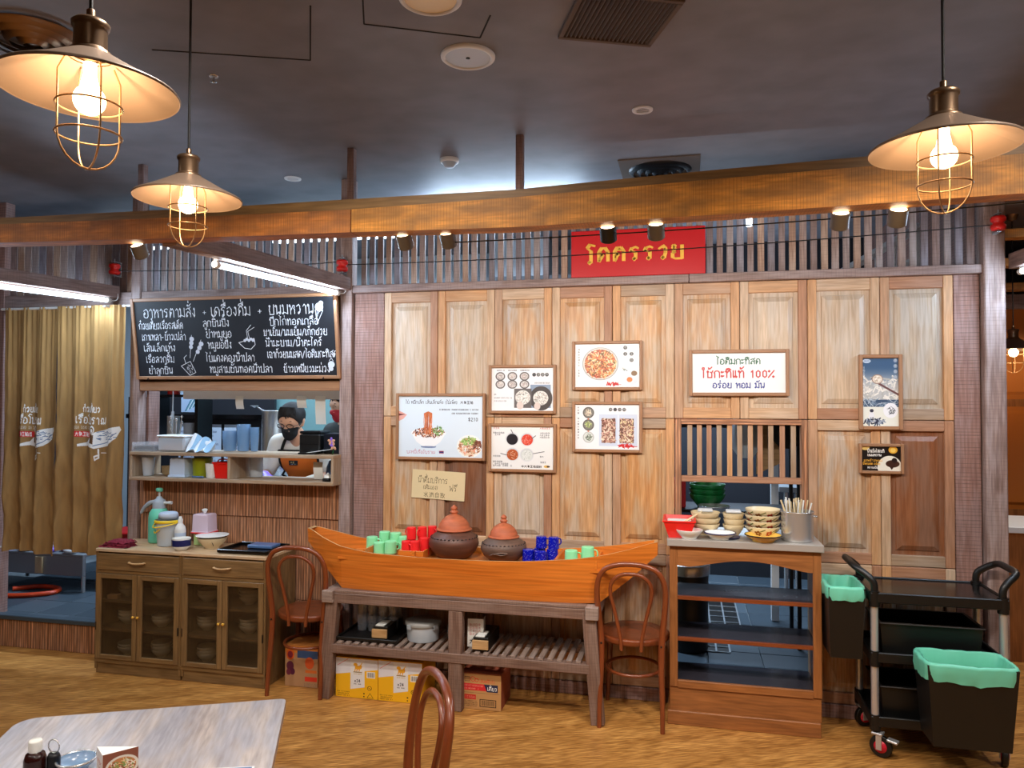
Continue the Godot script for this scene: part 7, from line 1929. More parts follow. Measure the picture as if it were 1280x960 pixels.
# ---------------------------------------------------------------- inside the kitchen
func kitchen_inside() -> void:
	var pc := thing("prep_counter", "stainless steel kitchen counter just behind the window shelf", "counter", Vector3(-2.88, 0.205, -0.27))
	part(pc, "top", mb().bb(Vector3(-0.72, 0.90, -0.10), Vector3(0.72, 0.93, 0.10), 0.003).done(), M.steel_soft)
	part(pc, "cupboard", mb().bb(Vector3(-0.71, 0.0, -0.09), Vector3(0.71, 0.899, 0.09)).done(), M.steel_soft)
	# dark notice board with sheets
	var nb := thing("notice_board", "dark blue-black board with pale printed sheets at the back of the kitchen", "notice board", Vector3(-4.2, 0.9, -1.62))
	part(nb, "board", mb().bb(Vector3(-0.9, -0.7, -0.03), Vector3(0.62, 0.86, 0.0)).done(), M.kitchen_dark)
	part(nb, "rail", mb().bb(Vector3(-0.9, 0.66, 0.0), Vector3(0.62, 0.70, 0.03)).done(), M.black_gloss)
	for k in 4:
		var x: float = [-0.56, -0.25, -0.01, 0.22][k]
		var c := Canvas.new(100, 200, Color(0.76, 0.81, 0.88))
		for q in 9: small_print(c, 10, 34 + q * 17, 40 + rng.randi() % 40, 7, Color(0.4, 0.45, 0.55))
		var p := MB.new()
		p.poly([Vector3(x - 0.1, 0.17, 0.004), Vector3(x + 0.1, 0.17, 0.004), Vector3(x + 0.1, 0.61, 0.004), Vector3(x - 0.1, 0.61, 0.004)], Vector3(0, 0, 1), [Vector2(0, 1), Vector2(1, 1), Vector2(1, 0), Vector2(0, 0)])
		part(nb, "sheet", p.done(), picture("sheet_%d" % k, c.im, 0.6))
	var bp := MB.new()
	var cb := Canvas.new(128, 96, Color(0.66, 0.74, 0.84))
	for q in 14: cb.path([Vector2(20 + q * 6, 90 - q * 3), Vector2(44 + q * 6, 40 - q * 2), Vector2(80 + q * 4, 20)], 4, [Color(0.2, 0.4, 0.5), Color(0.4, 0.62, 0.66), Color(0.85, 0.88, 0.9)][q % 3])
	bp.poly([Vector3(-0.33, 0.72, 0.004), Vector3(-0.05, 0.72, 0.004), Vector3(-0.05, 0.90, 0.004), Vector3(-0.33, 0.90, 0.004)], Vector3(0, 0, 1), [Vector2(0, 1), Vector2(1, 1), Vector2(1, 0), Vector2(0, 0)])
	part(nb, "picture", bp.done(), picture("teal_picture", cb.im, 0.5))
	var tp := thing("teal_screen", "pale teal kitchen screen behind the person at the counter", "screen", Vector3(-2.75, 0.21, -1.72))
	part(tp, "pane", mb().bb(Vector3(-0.9, 0.0, -0.02), Vector3(1.1, 1.95, 0.0)).done(), M.teal_glass)
	for x in [-0.9, -0.05, 0.36, 1.06]: part(tp, "mullion", mb().bb(Vector3(x, 0.0, 0.0), Vector3(x + 0.035, 1.95, 0.025)).done(), M.dark_teal if M.has("dark_teal") else mat("dark_teal", Color(0.30, 0.40, 0.42), 0.4))
	part(tp, "panel", mb().bb(Vector3(0.05, 1.28, 0.0), Vector3(0.33, 1.9, 0.012), 0.002).done(), M.teal_glass)
	# order rail and slips
	var rl := thing("order_rail", "white order rail hanging across the top of the kitchen window", "rail", Vector3(-2.84, 1.735, -0.20))
	part(rl, "rail", mb().bb(Vector3(-0.62, 0.0, -0.03), Vector3(0.68, 0.10, 0.0), 0.002).done(), M.white_paint)
	for q in [[-0.17, 0.06, 0.07, 0], [0.30, 0.07, 0.06, 1], [0.44, 0.075, 0.17, 2]]:
		solo("order_slip", ["short order slip hanging from the white rail over the notice board", "short order slip hanging from the white rail near the person's head", "long curled order slip hanging from the white rail"][q[3]], "paper slip", paper_strip(q[1], q[2] + 0.02, 0.02), M.paper, Vector3(-2.84 + q[0], 1.738 - q[2] - 0.0, -0.197), "order slips on the rail")
	# cups and pot behind the shelf
	for q in [[-3.0, 0.135, 0.052, "widest"], [-2.897, 0.18, 0.047, "tallest"], [-2.815, 0.16, 0.03, "slimmest"]]:
		for k in 3: solo("cup_stack", "clear bluish plastic cup, %s in the %s stack on the window shelf" % [["lowest", "middle", "top"][k], q[3]], "cup", cup(q[2] * 0.8, q[2], q[1] - 0.02 * 2, 0.002), M.blue_clear, Vector3(q[0], 1.386 + k * 0.02, -0.075), "clear plastic cups on the window shelf")
	var sp := thing("stock_pot", "tall ribbed steel stock pot behind the person", "pot", Vector3(-3.20, 1.137, -0.98))
	part(sp, "pot", mb().lathe([Vector2(0, 0), Vector2(0.10, 0), Vector2(0.10, 0.5), Vector2(0.106, 0.508), Vector2(0.10, 0.512), Vector2(0.096, 0.508), Vector2(0.096, 0.05), Vector2(0, 0.04)], 30).done(), M.steel)
	part(sp, "ladle", mb().tube([Vector3(0.02, 0.45, 0.02), Vector3(-0.12, 0.54, 0.06)], 0.006, 8).lathe([Vector2(0, -0.02), Vector2(0.035, 0.0), Vector2(0.032, 0.002), Vector2(0, -0.016)], 14, Vector3(-0.14, 0.55, 0.065)).done(), M.steel)
	var st := thing("stove_bench", "stainless cooking bench in the middle of the kitchen", "bench", Vector3(-3.4, 0.205, -1.05))
	part(st, "top", mb().bb(Vector3(-0.5, 0.89, -0.25), Vector3(0.4, 0.93, 0.25), 0.003).done(), M.steel_soft)
	part(st, "body", mb().bb(Vector3(-0.49, 0.0, -0.24), Vector3(0.39, 0.889, 0.24)).done(), M.steel_soft)
	var hd := thing("exhaust_hood", "big steel exhaust hood behind the transom slats", "exhaust hood", Vector3(-1.4, 2.3, -1.9))
	part(hd, "canopy", mb().prism(PackedVector2Array([Vector2(-0.5, 0), Vector2(0.45, 0), Vector2(0.45, 0.12), Vector2(0.1, 0.5), Vector2(-0.5, 0.5)]), -0.9, 0.9).done(), M.steel_soft, Vector3.ZERO, Vector3(0, -PI / 2, 0))
	part(hd, "duct", mb().bb(Vector3(-0.25, 0.5, -0.45), Vector3(0.25, 0.849, 0.0)).done(), M.steel_soft)
	# sloping rail seen through the slats by the passage
	var sr := thing("stair_rail", "pale blue-white sloping metal railing behind the transom slats near the passage", "railing", Vector3(0.7, 2.3, -1.1))
	part(sr, "hand_rail", mb().tube([Vector3(-0.1, 0.05, 0), Vector3(0.85, 0.62, 0)], 0.03, 8).done(), M.white_paint)
	part(sr, "hand_rail", mb().tube([Vector3(-0.1, -0.1, 0), Vector3(0.85, 0.42, 0)], 0.02, 8).done(), M.white_paint)
	for k in 8: part(sr, "bar", mb().tube([Vector3(k * 0.115, -0.5, 0), Vector3(k * 0.115, 0.10 + k * 0.068, 0)], 0.011, 6).done(), M.white_paint)
	part(sr, "post", mb().bb(Vector3(-0.12, -2.09, -0.03), Vector3(-0.07, 0.1, 0.02)).done(), M.white_paint)
	part(sr, "post", mb().bb(Vector3(0.82, -2.09, -0.03), Vector3(0.855, 0.6, 0.02)).done(), M.white_paint)
	part(sr, "foot_rail", mb().tube([Vector3(-0.1, -0.5, 0), Vector3(0.85, -0.5, 0)], 0.012, 6).done(), M.white_paint)
	solo("work_light", "small bright white lamp glimpsed between the transom slats", "lamp", mb().lathe([Vector2(0, -0.035), Vector2(0.016, -0.03), Vector2(0.018, 0.03), Vector2(0, 0.036)], 12).done(), M.tube_glow if M.has("tube_glow") else glow("tube_glow", Color(0.86, 0.94, 1.0), 7.0), Vector3(0.35, 2.745, 0.06))
	# rack behind the serving hatch
	var rk := thing("kitchen_rack", "dark steel kitchen rack behind the serving hatch", "rack", Vector3(0.18, 0.205, -0.66))
	for x in [-0.42, 0.5]:
		for z in [-0.18, 0.18]: part(rk, "post", mb().tube([Vector3(x, 0, z), Vector3(x, 1.9, z)], 0.013, 8).done(), M.dark_steel)
	for y in [0.82, 1.36]:
		part(rk, "shelf", mb().bb(Vector3(-0.43, y, -0.2), Vector3(0.51, y + 0.02, 0.2), 0.003).done(), M.dark_steel)
	part(rk, "hanging_rod", mb().tube([Vector3(-0.42, 1.70, 0.18), Vector3(-0.42, 1.70, 0.28), Vector3(0.5, 1.70, 0.28), Vector3(0.5, 1.70, 0.18)], 0.008, 8).done(), M.steel_soft)
	var yb := 1.046
	for k in 3: solo("green_bowl", "big green plastic bowl, %s of its stack on the rack behind the hatch" % ["bottom one", "middle one", "top one"][k], "bowl", bowl(0.115, 0.09, 0.004, 0.55), M.green_plastic, Vector3(0.135, yb + k * 0.032, -0.56), "green bowls behind the hatch")
	solo("steel_basin", "shallow steel basin before the green bowls", "basin", bowl(0.10, 0.04, 0.003, 0.7), M.steel, Vector3(0.17, yb, -0.38))
	solo("red_crate", "red plastic crate on the upper rack shelf behind the hatch", "crate", mb().bb(Vector3(-0.12, 0, -0.1), Vector3(0.12, 0.06, 0.1), 0.006).done(), M.red_plastic, Vector3(-0.05, 1.587, -0.6))
	solo("red_tub", "dark red tub on the lower rack shelf behind the hatch", "tub", mb().bb(Vector3(-0.1, 0, -0.1), Vector3(0.1, 0.18, 0.1), 0.01).done(), M.mask_red, Vector3(-0.10, yb, -0.6))
	solo("white_carton", "white carton glimpsed through the hatch slats", "box", mb().bb(Vector3(-0.09, 0, -0.08), Vector3(0.09, 0.10, 0.08), 0.003).done(), M.white_paint, Vector3(-0.05, 1.648, -0.6))
	for q in [[0.36, 0.52, "grey plastic bag hanging behind the hatch slats, beside the green bowls", "clear_cloudy"], [0.60, 0.46, "dark grey bag hanging behind the hatch slats on the steel pot's side", "black_plastic"]]:
		var b := mb()
		var rows := []
		for r in 10:
			var v := r / 9.0
			var row := []
			for k in 17:
				var a := TAU * k / 16.0
				var rr := lerpf(0.02, 0.085, smoothstep(0.0, 0.7, v)) * (1.0 - 0.55 * smoothstep(0.85, 1.0, v)) * (1.0 + 0.16 * sin(a * 5.0 + v * 3.0))
				row.append(Vector3(cos(a) * rr, -v * q[1], -sin(a) * rr * 0.7))
			rows.append(row)
		b.grid(rows, false, true)
		solo("hanging_bag", q[2], "bag", b.done(), M.bag_grey if q[3] == "clear_cloudy" and M.has("bag_grey") else (mat("bag_grey", Color(0.55, 0.60, 0.64), 0.4) if q[3] == "clear_cloudy" else M.black_cloth), Vector3(q[0], 1.905, -0.38), "hanging bags behind the hatch")
	solo("hanging_apron", "brown apron hanging among the bags behind the hatch", "apron", mb().prism(PackedVector2Array([Vector2(-0.04, 0), Vector2(0.05, 0), Vector2(0.09, -0.55), Vector2(-0.05, -0.62)]), 0.0, 0.012).done(), M.oak, Vector3(0.47, 1.905, -0.386))
	# under the serving cabinet: tall bin, drain grates
	var bk := thing("stock_bucket", "tall black stock bucket with bright steel rim standing behind the serving cabinet", "bucket", Vector3(0.015, 0.205, -0.36))
	part(bk, "bucket", mb().lathe([Vector2(0, 0), Vector2(0.112, 0), Vector2(0.116, 0.01), Vector2(0.122, 0.50), Vector2(0.116, 0.50), Vector2(0.108, 0.03), Vector2(0, 0.02)], 34).done(), M.black_plastic)
	part(bk, "rim", mb().lathe([Vector2(0.122, 0.46), Vector2(0.13, 0.465), Vector2(0.132, 0.52), Vector2(0.128, 0.528), Vector2(0.118, 0.528), Vector2(0.114, 0.50)], 34).done(), M.steel)
	part(bk, "water", mb().lathe([Vector2(0, 0.495), Vector2(0.114, 0.495)], 30).done(), mat("dark_water", Color(0.10, 0.16, 0.22), 0.06))
	for q in [[0.10, -0.62, 0.16, 0.30], [0.16, -1.25, 0.20, 0.42]]:
		var g := thing("drain_grate", ["short steel drain grate in the slate kitchen floor next to the bucket", "long steel drain grate in the slate kitchen floor behind the bucket"][0 if q[2] < 0.18 else 1], "grate", Vector3(q[0], 0.2045, q[1]), "drain grates in the kitchen floor")
		part(g, "recess", mb().bb(Vector3(-q[2], 0, -q[3]), Vector3(q[2], 0.001, q[3])).done(), M.black_plastic)
		for x in 5: part(g, "bar", sbox(Vector3(0.010, 0.005, q[3] * 2), 0.0), M.steel_soft, Vector3(-q[2] + x * q[2] * 0.5, 0.004, 0))
		for z in 7: part(g, "cross_bar", sbox(Vector3(q[2] * 2, 0.005, 0.008), 0.0), M.steel_soft, Vector3(0, 0.004, -q[3] + z * q[3] / 3.0))
	var rb := thing("steel_rails", "pair of upright steel legs of a kitchen table seen behind the shelves", "table leg", Vector3(0.78, 0.205, -1.6))
	for x in [-0.04, 0.04]: part(rb, "leg", mb().tube([Vector3(x, 0, 0), Vector3(x, 0.85, 0)], 0.016, 10).done(), M.steel)
	part(rb, "top", mb().bb(Vector3(-0.1, 0.85, -0.4), Vector3(0.6, 0.89, 0.1), 0.003).done(), M.steel_soft)
	# beyond the doorway curtain
	var mt := thing("steel_side_table", "low blue-grey steel table with packets inside the kitchen doorway", "table", Vector3(-5.05, 0.205, -0.62))
	part(mt, "front", mb().bb(Vector3(-0.6, 0.13, 0.0), Vector3(0.42, 0.28, 0.03), 0.003).done(), M.steel_soft)
	part(mt, "top", mb().bb(Vector3(-0.6, 0.28, -0.4), Vector3(0.42, 0.30, 0.03), 0.003).done(), M.steel_soft)
	for x in [-0.5, 0.40]: part(mt, "leg", mb().tube([Vector3(x, 0, 0.0), Vector3(x, 0.29, 0.0)], 0.016, 10).tube([Vector3(x, 0, -0.36), Vector3(x, 0.29, -0.36)], 0.016, 10).done(), M.steel)
	part(mt, "bracket", mb().bb(Vector3(-0.02, 0.14, 0.031), Vector3(0.05, 0.27, 0.045), 0.002).done(), M.beige_bowl)
	for k in 9:
		solo("food_packet", "crumpled shiny packet on the low steel table in the doorway", "packet", mb().lathe([Vector2(0, 0), Vector2(0.05, 0.005), Vector2(0.062, 0.02), Vector2(0.045, 0.035), Vector2(0, 0.04)], 9, Vector3.ZERO, Basis.from_scale(Vector3(1.2, 1.0, 0.8))).done(), [M.paper_blue, M.glove, M.maroon, M.white_paint][k % 4], Vector3(-5.52 + k * 0.105, 0.506, -0.72 + 0.09 * (k % 2)), "packets on the steel table", Vector3(0, k * 1.3, 0))
	solo("orange_hose", "orange hose coil on the slate floor under the steel table", "hose", mb().tube(curve([Vector3(-0.25, 0.02, 0.12), Vector3(0.0, 0.018, 0.05), Vector3(0.16, 0.018, -0.08), Vector3(0.1, 0.018, -0.2), Vector3(-0.1, 0.018, -0.22), Vector3(-0.24, 0.018, -0.1)]), 0.018, 10).done(), mat("orange_hose", Color(0.80, 0.24, 0.06), 0.4), Vector3(-4.98, 0.205, -0.42))
	solo("red_bin", "red plastic bin inside the kitchen doorway beside the bowl cabinet", "bin", mb().bb(Vector3(-0.14, 0, -0.14), Vector3(0.14, 0.46, 0.14), 0.01).done(), M.red_bin if M.has("red_bin") else mat("red_bin", Color(0.66, 0.05, 0.07), 0.4), Vector3(-4.47, 0.205, -0.88))
	var dr := thing("dark_shelving", "dark shelving crowded with goods behind the curtain edge", "shelving", Vector3(-4.3, 0.205, -1.05))
	for x in [-0.1, 0.32]: part(dr, "post", mb().bb(Vector3(x, 0, -0.2), Vector3(x + 0.03, 2.2, 0.0)).done(), M.dark_steel)
	for y in [0.7, 1.15, 1.55, 1.95]: part(dr, "shelf", mb().bb(Vector3(-0.1, y, -0.2), Vector3(0.35, y + 0.02, 0.0)).done(), M.dark_steel)
	var gc := [M.red_plastic, M.green_plastic, M.white_paint, M.steel_blue if M.has("steel_blue") else M.paper_blue]
	for k in 8: solo("shelf_jar", "small %s jar on the %s shelf of the dark shelving behind the curtain" % [["red", "green", "white", "blue"][k % 4], ["lowest", "second", "third", "highest"][k / 2]], "jar", cup(0.05, 0.05, 0.16 + 0.03 * (k % 3)), gc[k % 4], Vector3(-4.24 + (k % 2) * 0.16, [0.926, 1.376, 1.776, 2.176][k / 2], -1.13), "jars on the dark shelving")
	solo("door_cable", "white cable looping out beside the doorway curtain", "cable", mb().tube(curve([Vector3(-0.12, 0.16, 0), Vector3(-0.10, 0.06, 0.01), Vector3(-0.04, 0.0, 0.01), Vector3(0.05, 0.004, 0.0), Vector3(0.08, 0.02, -0.01)]), 0.006, 8).done(), M.white_plastic, Vector3(-4.77, 0.68, 0.045))
	solo("socket_cable", "thin grey cable hanging in the kitchen window", "cable", mb().tube(curve([Vector3(0, 0.41, 0), Vector3(0.002, 0.2, 0.004), Vector3(-0.004, 0.1, 0), Vector3(0.0, 0.0, 0)]), 0.004, 6).lathe([Vector2(0, 0.2), Vector2(0.01, 0.21), Vector2(0.01, 0.26), Vector2(0, 0.27)], 8).done(), M.grey_plastic, Vector3(-3.48, 1.386, -0.12))

# ---------------------------------------------------------------- passage at the far side of the post
func passage() -> void:
	var w := setting("wall_passage", "orange-brown panelled wall at the end of the passage")
	part(w, "board", mb(1).bb(Vector3(1.7, 0.0, -2.56), Vector3(4.4, 2.5, -2.5)).done(), M.cab_teak)
	part(w, "lintel", mb(0).bb(Vector3(1.7, 2.5, -2.58), Vector3(4.4, 2.62, -2.44), 0.003).done(), M.lintel_wood)
	for i in 4:
		for j in 2:
			var b := mb(1)
			b.rings([[0.25, 0.42, -0.004], [0.25, 0.42, 0.0], [0.215, 0.385, 0.004], [0.19, 0.36, 0.018]])
			part(w, "panel", b.done(), M.orange_panel, Vector3(2.08 + i * 0.62, 1.28 + j * 0.9, -2.5))
	for k in 3:
		part(w, "ceiling_batten", mb(0).bb(Vector3(1.7, 2.62 + k * 0.1, -2.3 + k * 0.55), Vector3(4.4, 2.68 + k * 0.1, -2.2 + k * 0.55), 0.003).done(), M.beam_gold)
	var c := thing("side_counter", "pale-topped wooden side counter at the end of the passage", "counter", Vector3(2.6, 0, -1.5))
	part(c, "top", mb().bb(Vector3(-0.7, 0.86, -0.3), Vector3(0.9, 0.90, 0.3), 0.003).done(), M.white_paint)
	part(c, "body", mb(1).bb(Vector3(-0.68, 0, -0.28), Vector3(0.88, 0.86, 0.27)).done(), M.cab_teak)
	solo("green_carafe", "light green plastic carafe on the side counter in the passage", "carafe", cup(0.045, 0.055, 0.22), M.lime_plastic, Vector3(2.05, 0.901, -1.42))
	pendant(Vector3(2.405, 2.13, -1.9), "distant bronze cage pendant lamp glowing in the passage")

# ---------------------------------------------------------------- people: joined tapered capsules meshed as surface nets
func capsule_d(p: Vector3, a: Vector3, b: Vector3, ra: float, rb: float) -> float:
	var ab := b - a
	var t := clampf((p - a).dot(ab) / maxf(ab.length_squared(), 1e-9), 0.0, 1.0)
	return p.distance_to(a + ab * t) - lerpf(ra, rb, t)

# bones: [a, b, ra, rb]; cuts: [normal, d] keep normal . p < d
func nets(out: MB, bones: Array, k: float, cell: float, cuts := []) -> void:
	var lo := Vector3(1e9, 1e9, 1e9)
	var hi := -lo
	for b in bones:
		for e in 2:
			var r: float = b[2 + e]
			lo = lo.min(b[e] - Vector3(r, r, r)); hi = hi.max(b[e] + Vector3(r, r, r))
	lo -= Vector3.ONE * cell * 3.0
	hi += Vector3.ONE * cell * 3.0
	var nx := int((hi.x - lo.x) / cell) + 2
	var ny := int((hi.y - lo.y) / cell) + 2
	var nz := int((hi.z - lo.z) / cell) + 2
	var f := PackedFloat32Array()
	f.resize(nx * ny * nz)
	f.fill(1.0)
	for b in bones:
		var m: float = maxf(b[2], b[3]) + k + cell * 2.0
		var l2: Vector3 = ((b[0] as Vector3).min(b[1]) - Vector3(m, m, m) - lo) / cell
		var h2: Vector3 = ((b[0] as Vector3).max(b[1]) + Vector3(m, m, m) - lo) / cell
		for z in range(maxi(0, int(l2.z)), mini(nz - 1, int(h2.z)) + 1):
			for y in range(maxi(0, int(l2.y)), mini(ny - 1, int(h2.y)) + 1):
				for x in range(maxi(0, int(l2.x)), mini(nx - 1, int(h2.x)) + 1):
					var d := capsule_d(lo + Vector3(x, y, z) * cell, b[0], b[1], b[2], b[3])
					var i := (z * ny + y) * nx + x
					var c := f[i]
					var h := maxf(k - absf(c - d), 0.0) / k
					f[i] = minf(c, d) - h * h * k * 0.25
	for c in cuts:
		for z in nz:
			for y in ny:
				for x in nx:
					var i := (z * ny + y) * nx + x
					if f[i] < 0.05: f[i] = maxf(f[i], (lo + Vector3(x, y, z) * cell).dot(c[0]) - c[1])
	var id := {}
	var base := out.v.size()
	for z in nz - 1:
		for y in ny - 1:
			for x in nx - 1:
				var i := (z * ny + y) * nx + x
				var s := 0
				var val := [f[i], f[i + 1], f[i + nx], f[i + nx + 1], f[i + nx * ny], f[i + nx * ny + 1], f[i + nx * ny + nx], f[i + nx * ny + nx + 1]]
				for q in 8:
					if val[q] < 0.0: s += 1
				if s == 0 or s == 8: continue
				var sum := Vector3.ZERO
				var cnt := 0
				for e in [[0, 1], [2, 3], [4, 5], [6, 7], [0, 2], [1, 3], [4, 6], [5, 7], [0, 4], [1, 5], [2, 6], [3, 7]]:
					var a: float = val[e[0]]
					var bb: float = val[e[1]]
					if (a < 0.0) == (bb < 0.0): continue
					var t := a / (a - bb)
					var p0 := Vector3(e[0] & 1, (e[0] >> 1) & 1, e[0] >> 2)
					var p1 := Vector3(e[1] & 1, (e[1] >> 1) & 1, e[1] >> 2)
					sum += p0.lerp(p1, t)
					cnt += 1
				id[i] = out.v.size()
				out.v.append(lo + (Vector3(x, y, z) + sum / cnt) * cell)
				out.n.append(Vector3.ZERO)
				out.t.append(Vector2.ZERO)
	var step := [1, nx, nx * ny]
	for z in range(1, nz - 1):
		for y in range(1, ny - 1):
			for x in range(1, nx - 1):
				var i := (z * ny + y) * nx + x
				for ax in 3:
					var a := f[i]
					var b2 := f[i + step[ax]]
					if (a < 0.0) == (b2 < 0.0): continue
					var u: int = step[(ax + 1) % 3]
					var w: int = step[(ax + 2) % 3]
					if not (id.has(i) and id.has(i - u) and id.has(i - w) and id.has(i - u - w)): continue
					var q := [id[i - u - w], id[i - w], id[i], id[i - u]]
					if a < 0.0: q.reverse()
					out.tri(q[0], q[1], q[2]); out.tri(q[0], q[2], q[3])
					var nn: Vector3 = (out.v[q[2]] - out.v[q[0]]).cross(out.v[q[1]] - out.v[q[0]])
					for vv in q: out.n[vv] += nn
	for i in range(base, out.v.size()): out.n[i] = out.n[i].normalized()

func moved(H: Transform3D, bones: Array) -> Array:
	var o := []
	for b in bones: o.append([H * b[0], H * b[1], b[2], b[3]])
	return o

func fat(bones: Array, r: float) -> Array:
	var o := []
	for b in bones: o.append([b[0], b[1], b[2] + r, b[3] + r])
	return o

func hand_bones(at: Vector3, dir: Vector3, side: float) -> Array:
	# palm and five bent fingers pointing along dir, palm down
	var x := dir.cross(Vector3.UP).normalized() * side
	var up := Vector3(0, 1, 0)
	var o := [[at, at + dir * 0.045, 0.024, 0.024], [at + x * 0.018, at + dir * 0.06 + x * 0.024, 0.017, 0.015], [at - x * 0.018, at + dir * 0.06 - x * 0.022, 0.017, 0.014]]
	for k in 4:
		var s := (1.5 - k) * 0.0175
		var ln: float = [0.036, 0.042, 0.039, 0.030][k]
		var k0 := at + dir * 0.062 + x * s
		var k1 := k0 + dir * ln - up * 0.008
		var k2 := k1 + dir * ln * 0.45 - up * ln * 0.5
		o.append([k0, k1, 0.0095, 0.0088]); o.append([k1, k2, 0.0088, 0.0075])
	var th := at + dir * 0.012 + x * 0.026
	o.append([th, th + (dir * 0.6 + x * 0.7).normalized() * 0.034, 0.012, 0.0105])
	o.append([th + (dir * 0.6 + x * 0.7).normalized() * 0.034, th + (dir * 0.6 + x * 0.7).normalized() * 0.034 + dir * 0.026 - up * 0.008, 0.0105, 0.009])
	return o

const HEAD := [
	[Vector3(0, 0.036, -0.016), Vector3(0, 0.030, 0.004), 0.086, 0.084], [Vector3(0, 0.0, 0.02), Vector3(0, -0.055, 0.032), 0.066, 0.050],
	[Vector3(0, -0.075, 0.040), Vector3(0, -0.088, 0.050), 0.034, 0.026], [Vector3(0, 0.0, 0.086), Vector3(0, -0.034, 0.098), 0.008, 0.012],
	[Vector3(-0.013, -0.036, 0.092), Vector3(0.013, -0.036, 0.092), 0.008, 0.008], [Vector3(-0.030, 0.022, 0.078), Vector3(0.030, 0.022, 0.078), 0.012, 0.012],
	[Vector3(-0.084, 0.012, -0.008), Vector3(-0.080, -0.022, 0.0), 0.014, 0.010], [Vector3(0.084, 0.012, -0.008), Vector3(0.080, -0.022, 0.0), 0.014, 0.010],
]

func torso_of(J: Dictionary) -> Array:
	var neck: Vector3 = J.neck
	return [[J.hip + Vector3(-0.07, 0, 0), J.hip + Vector3(0.07, 0, 0), 0.115, 0.115], [J.hip, J.chest, 0.125, 0.115], [J.chest + Vector3(-0.085, 0.02, 0), J.chest + Vector3(0.085, 0.02, 0), 0.098, 0.098], [J.sl, J.sr, 0.058, 0.058], [J.sl.lerp(neck, 0.5), J.sr.lerp(neck, 0.5), 0.052, 0.052]]

# how far forward the joined form reaches at x, y
func front(bones: Array, x: float, y: float) -> float:
	var z := 0.35
	while z > -0.2:
		var d := 1.0
		for b in bones:
			var e := capsule_d(Vector3(x, y, z), b[0], b[1], b[2], b[3])
			var h := maxf(0.045 - absf(d - e), 0.0) / 0.045
			d = minf(d, e) - h * h * 0.045 * 0.25
		if d < 0.0: return z
		z -= 0.003
	return 0.05

